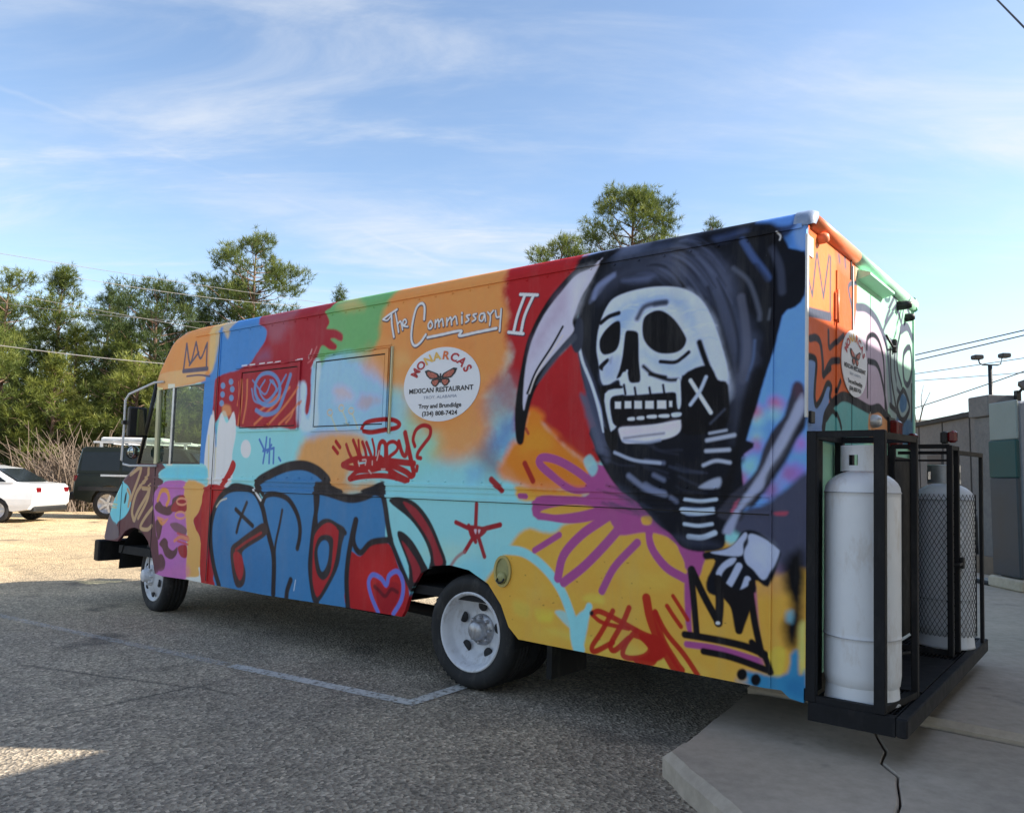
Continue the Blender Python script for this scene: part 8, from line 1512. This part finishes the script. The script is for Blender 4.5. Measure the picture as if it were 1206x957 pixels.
def arch_pts(xc, R, z0): return [(xc+R*math.cos(t), z0+R*math.sin(t)) for t in np.linspace(0, math.pi, 9)]
# white saloon, tail towards the truck; X runs to its tail
M_CARW = car_paint('white_car_paint', (.80, .80, .80)); M_CARG = rough_mat('dark_green_car_paint', (.014, .018, .013), .35, .1, 5, bump=0, spec=.25)
tf = car_tf(-14.25, 20.6, .05); t = thing('parked_car', (-14.25, 20.6, 0), 'white saloon car parked in front of the pines', 'car')
pr = [(-2.25, .30), (-1.90, .27)]+[(x, z) for x, z in arch_pts(-1.42, .36, .30)][::-1]+[(-1.0, .25), (.95, .25)]+arch_pts(1.32, .36, .30)[::-1]+[(1.75, .28), (2.12, .34), (2.22, .48), (2.24, .72), (2.20, .93), (2.12, .99), (1.72, 1.03), (1.60, 1.01), (-.95, .95), (-1.5, .90), (-2.1, .74), (-2.3, .55)]
flank(MB(tf), pr, .88, .12, .6).build('body', M_CARW, t)
gp = [(1.72, 1.00), (1.05, 1.38), (.55, 1.455), (-.1, 1.45), (-.45, 1.38), (-1.12, .95)]
flank(MB(tf), gp, .84, .34, 1.0).build('roof', M_CARW, t)
for s in (-1, 1):
    for P in ([(1.50, 1.03), (1.02, 1.325), (.62, 1.385), (.40, 1.39), (.40, 1.01)], [(.33, 1.01), (.33, 1.39), (-.1, 1.385), (-.40, 1.33), (-.92, 1.0)]):
        sheet(MB(tf), [(x, s*(.848-(z-1.0)*.34), z) for x, z in P]).build('side_window', M_DGLASS, t)
    MB(tf).box(2.10, 2.23, min(s*.55, s*.80), max(s*.55, s*.80), .72, .90, .02).build('tail_light', M_REDLENS, t)
    MB(tf).box(.44, .60, min(s*.875, s*.90), max(s*.875, s*.90), .86, .89).build('door_handle', M_CARW, t)
sheet(MB(tf), [(1.73, -.70, 1.04), (1.10, -.62, 1.375), (1.10, .62, 1.375), (1.73, .70, 1.04)]).build('rear_window', M_DGLASS, t); sheet(MB(tf), [(-1.10, -.72, .99), (-.50, -.62, 1.38), (-.50, .62, 1.38), (-1.10, .72, .99)]).build('windscreen', M_DGLASS, t)
MB(tf).box(1.76, 2.235, -.80, .80, .26, .42, .04).build('rear_bumper', M_BLACKP, t)
MB(tf).box(2.235, 2.245, -.26, .26, .60, .72).build('number_plate', M_SIGN, t)
for X in (.37, -.95): 
    for s in (-1, 1): MB(tf).box(X-.006, X+.006, min(s*.868, s*.884), max(s*.868, s*.884), .34, .98).build('door_gap', M_SEAM, t)
car_wheels(t, tf, (-1.42, 1.32), .86, .31, .2, M_RIM)
# dark off-roader with a white roof rack; X runs to its nose
tf = car_tf(-9.8, 23.2, -.02, 1.13); t = thing('parked_car', (-9.8, 23.2, 0), 'dark green off-road car with white roof rack behind the truck nose', 'car')
pr = [(-2.2, .48), (-1.9, .42)]+arch_pts(-1.36, .45, .40)[::-1]+[(-.85, .36), (.85, .36)]+arch_pts(1.35, .45, .40)[::-1]+[(1.9, .42), (2.28, .46), (2.32, .62), (2.28, .98), (2.1, 1.08), (1.2, 1.14), (-2.16, 1.16), (-2.24, .95), (-2.26, .6)]
flank(MB(tf), pr, .93, .06, .8).build('body', M_CARG, t)
flank(MB(tf), [(-2.2, 1.13), (-2.16, 1.74), (-2.08, 1.80), (.3, 1.80), (.5, 1.74), (1.0, 1.12)], .92, .09, 1.1).build('roof', M_CARG, t)
for s in (-1, 1):
    for P in ([(-2.08, 1.2), (-2.06, 1.66), (-1.1, 1.68), (-1.1, 1.2)], [(-1.03, 1.2), (-1.03, 1.68), (-.2, 1.68), (-.2, 1.2)], [(-.13, 1.2), (-.13, 1.68), (.38, 1.67), (.85, 1.2)]): sheet(MB(tf), [(x, s*(.924-(z-1.1)*.09), z) for x, z in P]).build('side_window', M_DGLASS, t)
    MB(tf).box(-2.25, -2.15, min(s*.76, s*.92), max(s*.76, s*.92), .92, 1.08, .02).build('tail_light', M_REDLENS, t)
    MB(tf).box(-2.1, 2.2, min(s*.925, s*.945), max(s*.925, s*.945), .70, .80).build('side_moulding', M_BLACKP, t)
MB(tf).box(-1.55, -.6, -.945, -.935, 1.06, 1.11).build('trim_strip', M_GALV, t)
sheet(MB(tf), [(-2.215, -.72, 1.22), (-2.185, -.70, 1.66), (-2.185, .70, 1.66), (-2.215, .72, 1.22)]).build('rear_window', M_DGLASS, t); sheet(MB(tf), [(1.06, -.74, 1.2), (.55, -.66, 1.72), (.55, .66, 1.72), (1.06, .74, 1.2)]).build('windscreen', M_DGLASS, t)
MB(tf).box(-2.36, -2.2, -.9, .9, .46, .66, .03).build('rear_bumper', M_BLACKP, t)
for X in (-1.06, -.165, .9):
    for s in (-1, 1): MB(tf).box(X-.007, X+.007, min(s*.915, s*.937), max(s*.915, s*.937), .5, 1.14).build('door_gap', M_SEAM, t)
MB(tf).lathe([(.0, -.14), (.30, -.13), (.34, -.08), (.34, .02)], (-2.28, .1, .98), 'x', 24).build('spare_wheel', M_RUBBER, t)
rk = MB(tf).box(-1.9, .6, -.74, -.69, 1.90, 1.95).box(-1.9, .6, .69, .74, 1.90, 1.95)
for x in np.linspace(-1.85, .55, 7): rk.box(x-.02, x+.02, -.69, .69, 1.905, 1.935)
for x in (-1.7, -.6, .45):
    for s in (-.715, .715): rk.box(x-.03, x+.03, s-.03, s+.03, 1.78, 1.90)
rk = rk.build('roof_rack', M_WHITE, t); MB(tf).box(-1.8, -.2, -.6, .1, 1.94, 2.06, .03).build('rack_panel', M_WHITE, rk)
car_wheels(t, tf, (-1.36, 1.35), .90, .38, .24, M_HUB)

# ================================================================== TREES
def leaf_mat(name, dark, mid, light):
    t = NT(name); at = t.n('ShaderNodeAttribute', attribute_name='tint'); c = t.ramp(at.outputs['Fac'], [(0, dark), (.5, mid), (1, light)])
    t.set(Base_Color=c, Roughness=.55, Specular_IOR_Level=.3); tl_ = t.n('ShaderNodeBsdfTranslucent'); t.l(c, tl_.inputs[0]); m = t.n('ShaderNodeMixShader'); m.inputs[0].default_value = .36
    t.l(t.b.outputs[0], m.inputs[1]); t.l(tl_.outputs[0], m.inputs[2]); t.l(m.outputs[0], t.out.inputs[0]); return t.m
M_PINE = leaf_mat('pine_needles', (.042, .064, .016), (.115, .15, .030), (.25, .27, .06))
M_PINE_D = leaf_mat('dark_pine_needles', (.030, .052, .018), (.070, .105, .030), (.14, .17, .048))
M_PINE_Y = leaf_mat('young_pine_needles', (.06, .085, .018), (.17, .20, .036), (.30, .30, .065))
M_BARK = rough_mat('pine_bark', (.16, .10, .07), .85, .35, 7, bump=.5, fine=30)
M_TWIG = rough_mat('bare_twig', (.155, .115, .085), .8, .3, 5)
def needles(name, cen, dirs, tint, parent, mat, nn, ln_, wd, rs, org):
    k = len(cen); n = k*nn
    c = np.repeat(cen, nn, 0); d0 = np.repeat(dirs, nn, 0)
    r = rs.normal(size=(n, 3)); d = d0*.75+r*.62; d /= np.linalg.norm(d, axis=1)[:, None]
    L_ = ln_*(.6+.6*rs.rand(n))[:, None]; s = np.cross(d, rs.normal(size=(n, 3))); s /= np.linalg.norm(s, axis=1)[:, None]+1e-9; s *= wd
    base = c+d*.03-d0*(rs.rand(n)*ln_*.5)[:, None]
    V = np.empty((n, 3, 3)); V[:, 0] = base-s; V[:, 1] = base+s; V[:, 2] = base+d*L_; V -= np.array(org)
    me = bpy.data.meshes.new(name); me.vertices.add(n*3); me.vertices.foreach_set('co', V.ravel().astype(np.float32)); me.loops.add(n*3); me.loops.foreach_set('vertex_index', np.arange(n*3, dtype=np.int32)); me.polygons.add(n); me.polygons.foreach_set('loop_start', np.arange(0, n*3, 3, dtype=np.int32)); me.polygons.foreach_set('loop_total', np.full(n, 3, np.int32))
    at = me.attributes.new('tint', 'FLOAT', 'POINT'); at.data.foreach_set('value', np.clip(np.repeat(np.repeat(tint, nn)+rs.normal(size=n)*.10, 3), 0, 1).astype(np.float32))
    me.update(); me.materials.append(mat); o = bpy.data.objects.new(name, me); C.objects.link(o); o.parent = parent; return o
def pine(x, y, h, cr, base, seed, label, mat, dens=1., lean=0., shape=0, ln_=.27, wd=.0125, group='pines behind the parking lot', name='pine_tree'):
    rs = np.random.RandomState(seed); org = (x, y, 0); t = thing(name, org, label, 'tree', group)
    zs = np.linspace(0, h, 12); bend = np.cumsum(rs.normal(size=(12, 2))*.035*h/10, 0); bend -= bend[0]
    tp = [(x+bx+lean*z/h, y+by, z-.1) for (bx, by), z in zip(bend, zs)]; tr_ = np.interp(zs, [0, h], [.017*h+.04, .02])
    br = MB().tube(tp, list(tr_), 9)
    cen = []; dr = []; tn = []
    zc, rz = h*(1+base)/2+.15, h*(1-base)/2*1.02; nb = int((46 if shape == 0 else 54)*dens)
    ax_ = lambda z: np.array([np.interp(z, zs, [q[0] for q in tp]), np.interp(z, zs, [q[1] for q in tp]), z])
    lob = [(rs.rand()*6.28, rs.uniform(-.7, .7), rs.uniform(.75, 1.25)) for _ in range(9)]
    for i in range(nb):
        u = -1+2*(i+.5+.5*rs.normal()*.6)/nb; u = max(-1., min(1., u)); a_ = i*2.39996+rs.normal()*.5
        env = math.sqrt(max(.02, 1-u*u)) if shape == 0 else max(.10, (1-(max(0, u+.35)/1.35)**1.25))*min(1, (u+1)*2.2+.35)
        big_ = 1+.30*sum(math.cos(a_-l0)*math.exp(-((u-l1)/.3)**2)*(l2-.6) for l0, l1, l2 in lob)
        R = cr*env*big_*(.55+.5*rs.rand()**.6); z = zc+rz*u
        c0 = ax_(min(z, h))+np.array([R*math.cos(a_), R*math.sin(a_), 0]); c0[2] = z+rs.normal()*.12
        zr = max(h*base*.75, min(h*.97, z-.45*R-.1)); p0 = ax_(zr)
        mid = p0*.45+c0*.55+np.array([0, 0, -.10*R])
        br.tube([p0, mid, c0], [.010*h*(1-zr/h)+.022, .020, .010], 4, False)
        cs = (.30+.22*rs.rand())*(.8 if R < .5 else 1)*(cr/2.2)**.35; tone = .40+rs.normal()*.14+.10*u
        cs *= 1.25; k = int((24+11*rs.rand())*(cs/.5)**2)
        for _ in range(k):
            d = rs.normal(size=3); d /= np.linalg.norm(d); q = c0+d*np.array([cs*1.15, cs*1.15, cs*.72])*rs.rand()**.4
            if shape == 1: q[2] += abs(rs.normal())*.18
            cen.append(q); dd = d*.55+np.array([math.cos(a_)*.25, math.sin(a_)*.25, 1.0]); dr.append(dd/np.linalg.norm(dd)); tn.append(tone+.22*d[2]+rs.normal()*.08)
        br.tube([c0, c0+rs.normal(size=3)*.2], [.010, .005], 3, False, False)
    for j in range(int(16*dens)): cen.append(np.array(tp[-1])+rs.normal(size=3)*np.array([.10, .10, .28])+np.array([0, 0, .1])); dr.append(np.array([0, 0, 1.])); tn.append(.5)
    br.build('trunk', M_BARK, t)
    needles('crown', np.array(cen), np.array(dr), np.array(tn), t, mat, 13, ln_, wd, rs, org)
    return t
G = 'pines behind the parking lot'
for (x, y, h, cr, base, sd_, lb, mt, de, sh) in [
    (-23.6, 36, 10.1, 2.4, .18, 11, 'dense green pine at the far left edge of the row', M_PINE, 1.35, 0),
    (-20.1, 34, 9.9, 1.9, .22, 12, 'pointed green pine with a spiky top above the white car', M_PINE, 1.25, 1),
    (-22.3, 42, 10.9, 2.5, .2, 13, 'darker pine set back between the two left pines', M_PINE_D, 1.2, 1),
    (-17.7, 38, 8.9, 2.2, .15, 23, 'low pine filling the dip beside the spiky pine', M_PINE_D, 1.4, 0),
    (-15.4, 33.5, 9.3, 2.6, .25, 14, 'broad dark pine left of the truck visor', M_PINE_D, 1.8, 0),
    (-13.2, 37, 10.0, 2.2, .25, 15, 'dark pine just behind the truck visor', M_PINE_D, 1.9, 0),
    (-11.95, 36, 12.2, 2.4, .42, 16, 'tall pine with a rounded crown over the truck front', M_PINE, 1.8, 0),
    (-9.4, 41, 10.9, 1.4, .45, 17, 'slim pine peeping over the roof beside the tall one', M_PINE_D, .8, 1),
    (5.0, 34, 14.15, 2.3, .58, 18, 'tall round crowned pine standing behind the truck roof', M_PINE, 1.9, 0),
    (1.85, 32, 11.2, 1.4, .62, 19, 'lower pine left of the round crowned one', M_PINE, .95, 0),
    (9.2, 36, 13.4, .6, .80, 20, 'small pine tip just over the black hood on the truck', M_PINE_D, .5, 0),
    (-26.5, 40, 9.5, 2.4, .2, 21, 'pine half outside the picture behind the white car', M_PINE_D, 1.2, 1),
    (-19.0, 44, 8.6, 2.5, .1, 22, 'dark low pine deep in the row', M_PINE_D, 1.2, 0)]:
    pine(x, y, h, cr, base, sd_, lb, mt, de, 0, sh)
for (x, y, h, cr, base, sd_, lb, mt) in [(-17.3, 29.5, 5.2, 1.25, .22, 31, 'bright yellow green young pine above the white car roof', M_PINE_Y), (-14.6, 30, 5.6, 1.2, .34, 32, 'bright young pine rising behind the bramble thicket', M_PINE_Y), (-12.9, 29.6, 4.9, 1.15, .30, 33, 'bright young pine behind the off-road car', M_PINE_Y), (-19.6, 29.6, 6.2, 1.3, .30, 34, 'bright young pine at the left picture edge', M_PINE), (-11.4, 30.4, 4.9, 1.2, .2, 35, 'bright young pine seen through the truck cab', M_PINE_Y), (-16.0, 32, 6.8, 1.4, .30, 36, 'taller young pine between the bright ones and the dark pines', M_PINE), (-9.9, 31, 4.6, 1.3, .15, 37, 'bright young pine behind the truck windows', M_PINE), (-21.6, 32, 6.8, 1.5, .2, 38, 'young pine beyond the left picture edge', M_PINE), (-18.4, 32.6, 6.9, 1.5, .28, 39, 'young pine under the spiky pine', M_PINE_Y), (-12.8, 33, 6.6, 1.5, .2, 40, 'young pine under the broad dark pine', M_PINE)]:
    pine(x, y, h, cr, base, sd_, lb, mt, .85, 0, (0, 1)[sd_ % 2], .25, .013, 'young pines along the lot edge', 'young_pine')
# bare bramble thicket
def thicket(x, y, rx, ry, h, n, seed, label, name='bramble_thicket', cat='thicket'):
    rs = np.random.RandomState(seed); m = MB()
    for i in range(n):
        b0 = np.array([x+rs.normal()*rx*.6, y+rs.normal()*ry*.5, 0]); d = np.array([rs.normal()*rx*.7, rs.normal()*ry*.5, h*(.5+.6*rs.rand())]); cv = np.array([rs.normal()*rx*.5, rs.normal()*.3, -h*.45*rs.rand()])
        pts = [b0+d*s+cv*s*s*1.2+rs.normal(size=3)*.05*s for s in np.linspace(0, 1, 6)]
        for p in pts: p[2] = max(p[2], 0.)
        m.tube(pts, list(np.linspace(.022, .007, 6)*(.6+.8*rs.rand())), 3, False, False)
    o = m.build(name, M_TWIG); return tag(o, label, cat)
thicket(-14.9, 26.6, 1.15, .8, 2.9, 420, 5, 'brown leafless bramble thicket between the two parked cars')
tag(MB().tube([(11.45, 22, .1), (11.5, 22, 1.6), (11.44, 22, 2.9), (11.62, 22, 3.6), (11.84, 22, 4.05)], [.04, .035, .028, .018, .01], 6).tube([(11.45, 22, 2.95), (11.38, 22, 3.5), (11.42, 22, 4.1)], [.018, .012, .006], 5).tube([(11.6, 22, 3.5), (11.58, 22, 3.9), (11.66, 22, 4.25)], [.012, .009, .005], 5).tube([(11.47, 22, 2.3), (11.6, 22, 2.8), (11.62, 22, 3.2)], [.014, .01, .005], 5).build('bare_sapling', M_TWIG), 'thin leafless sapling right of the truck tail', 'sapling')
o = thicket(-16.5, 29.2, 4.2, 1.0, 2.2, 420, 15, 'brown tangle of bare undergrowth below the pines', 'undergrowth', None); o['kind'] = 'stuff'
# dry verge under the trees
M_VERGE = NT('dry_verge'); M_VERGE.set(Base_Color=M_VERGE.ramp(M_VERGE.noise(3, 8, .7), [(.3, (.10, .075, .04)), (.55, (.22, .17, .09)), (.8, (.16, .16, .05))]), Roughness=.95, Normal=M_VERGE.bump(M_VERGE.noise(25, 4), .8, .05)); M_VERGE = M_VERGE.m
rs = np.random.RandomState(3); P = []; F = []; nx, ny = 60, 12
for j in range(ny+1):
    for i in range(nx+1):
        x = -40+70*i/nx; e = 27.6 if x > -11 else 26.4
        y = e+40*(j/ny)**1.6+(rs.rand()-.5)*.4; P.append((x, y, (-.02 if j == 0 else .05+.35*min(1, j/4)+rs.rand()*.12)))
for j in range(ny):
    for i in range(nx): k = j*(nx+1)+i; F.append((k, k+1, k+nx+2, k+nx+1))
tag(MB().add(P, F, True).build('verge', M_VERGE), 'dry brown bank under the pines', None, kind='structure')
n = 5000; rs = np.random.RandomState(9); gx = -30+26*rs.rand(n); gy = 26.3+3.2*rs.rand(n)**1.5; cen = np.stack([gx, gy, .05+.1*rs.rand(n)], 1)
gm = needles('grass', cen, np.tile([0, 0, 1.], (n, 1)), rs.rand(n), None, leaf_mat('dry_grass', (.16, .12, .05), (.26, .20, .09), (.20, .20, .06)), 7, .28, .010, rs, (0, 0, 0)); tag(gm, 'dry grass along the edge of the lot', None, kind='stuff')
# far wood closing the gaps between the trunks
rs = np.random.RandomState(4); cen = []; tn = []
for i in range(5200):
    x = -48+44*rs.rand(); hh = 5.6+1.2*math.sin(x*.7)+.8*math.sin(x*1.9); cen.append((x, 46+6*rs.rand(), .3+hh*rs.rand()**.8)); tn.append(.25+.3*rs.rand())
for i in range(4200):
    x = -6+96*rs.rand(); hh = 4.4+.7*math.sin(x*.5)+.5*math.sin(x*1.7); cen.append((x, 84+6*rs.rand(), .3+hh*rs.rand()**.8)); tn.append(.25+.3*rs.rand())
wd_ = needles('woods', np.array(cen), np.tile([0, 0, 1.], (len(cen), 1)), np.array(tn), None, M_PINE_D, 12, .7, .05, rs, (0, 0, 0)); tag(wd_, 'dark pine wood far behind the row', None, kind='stuff')
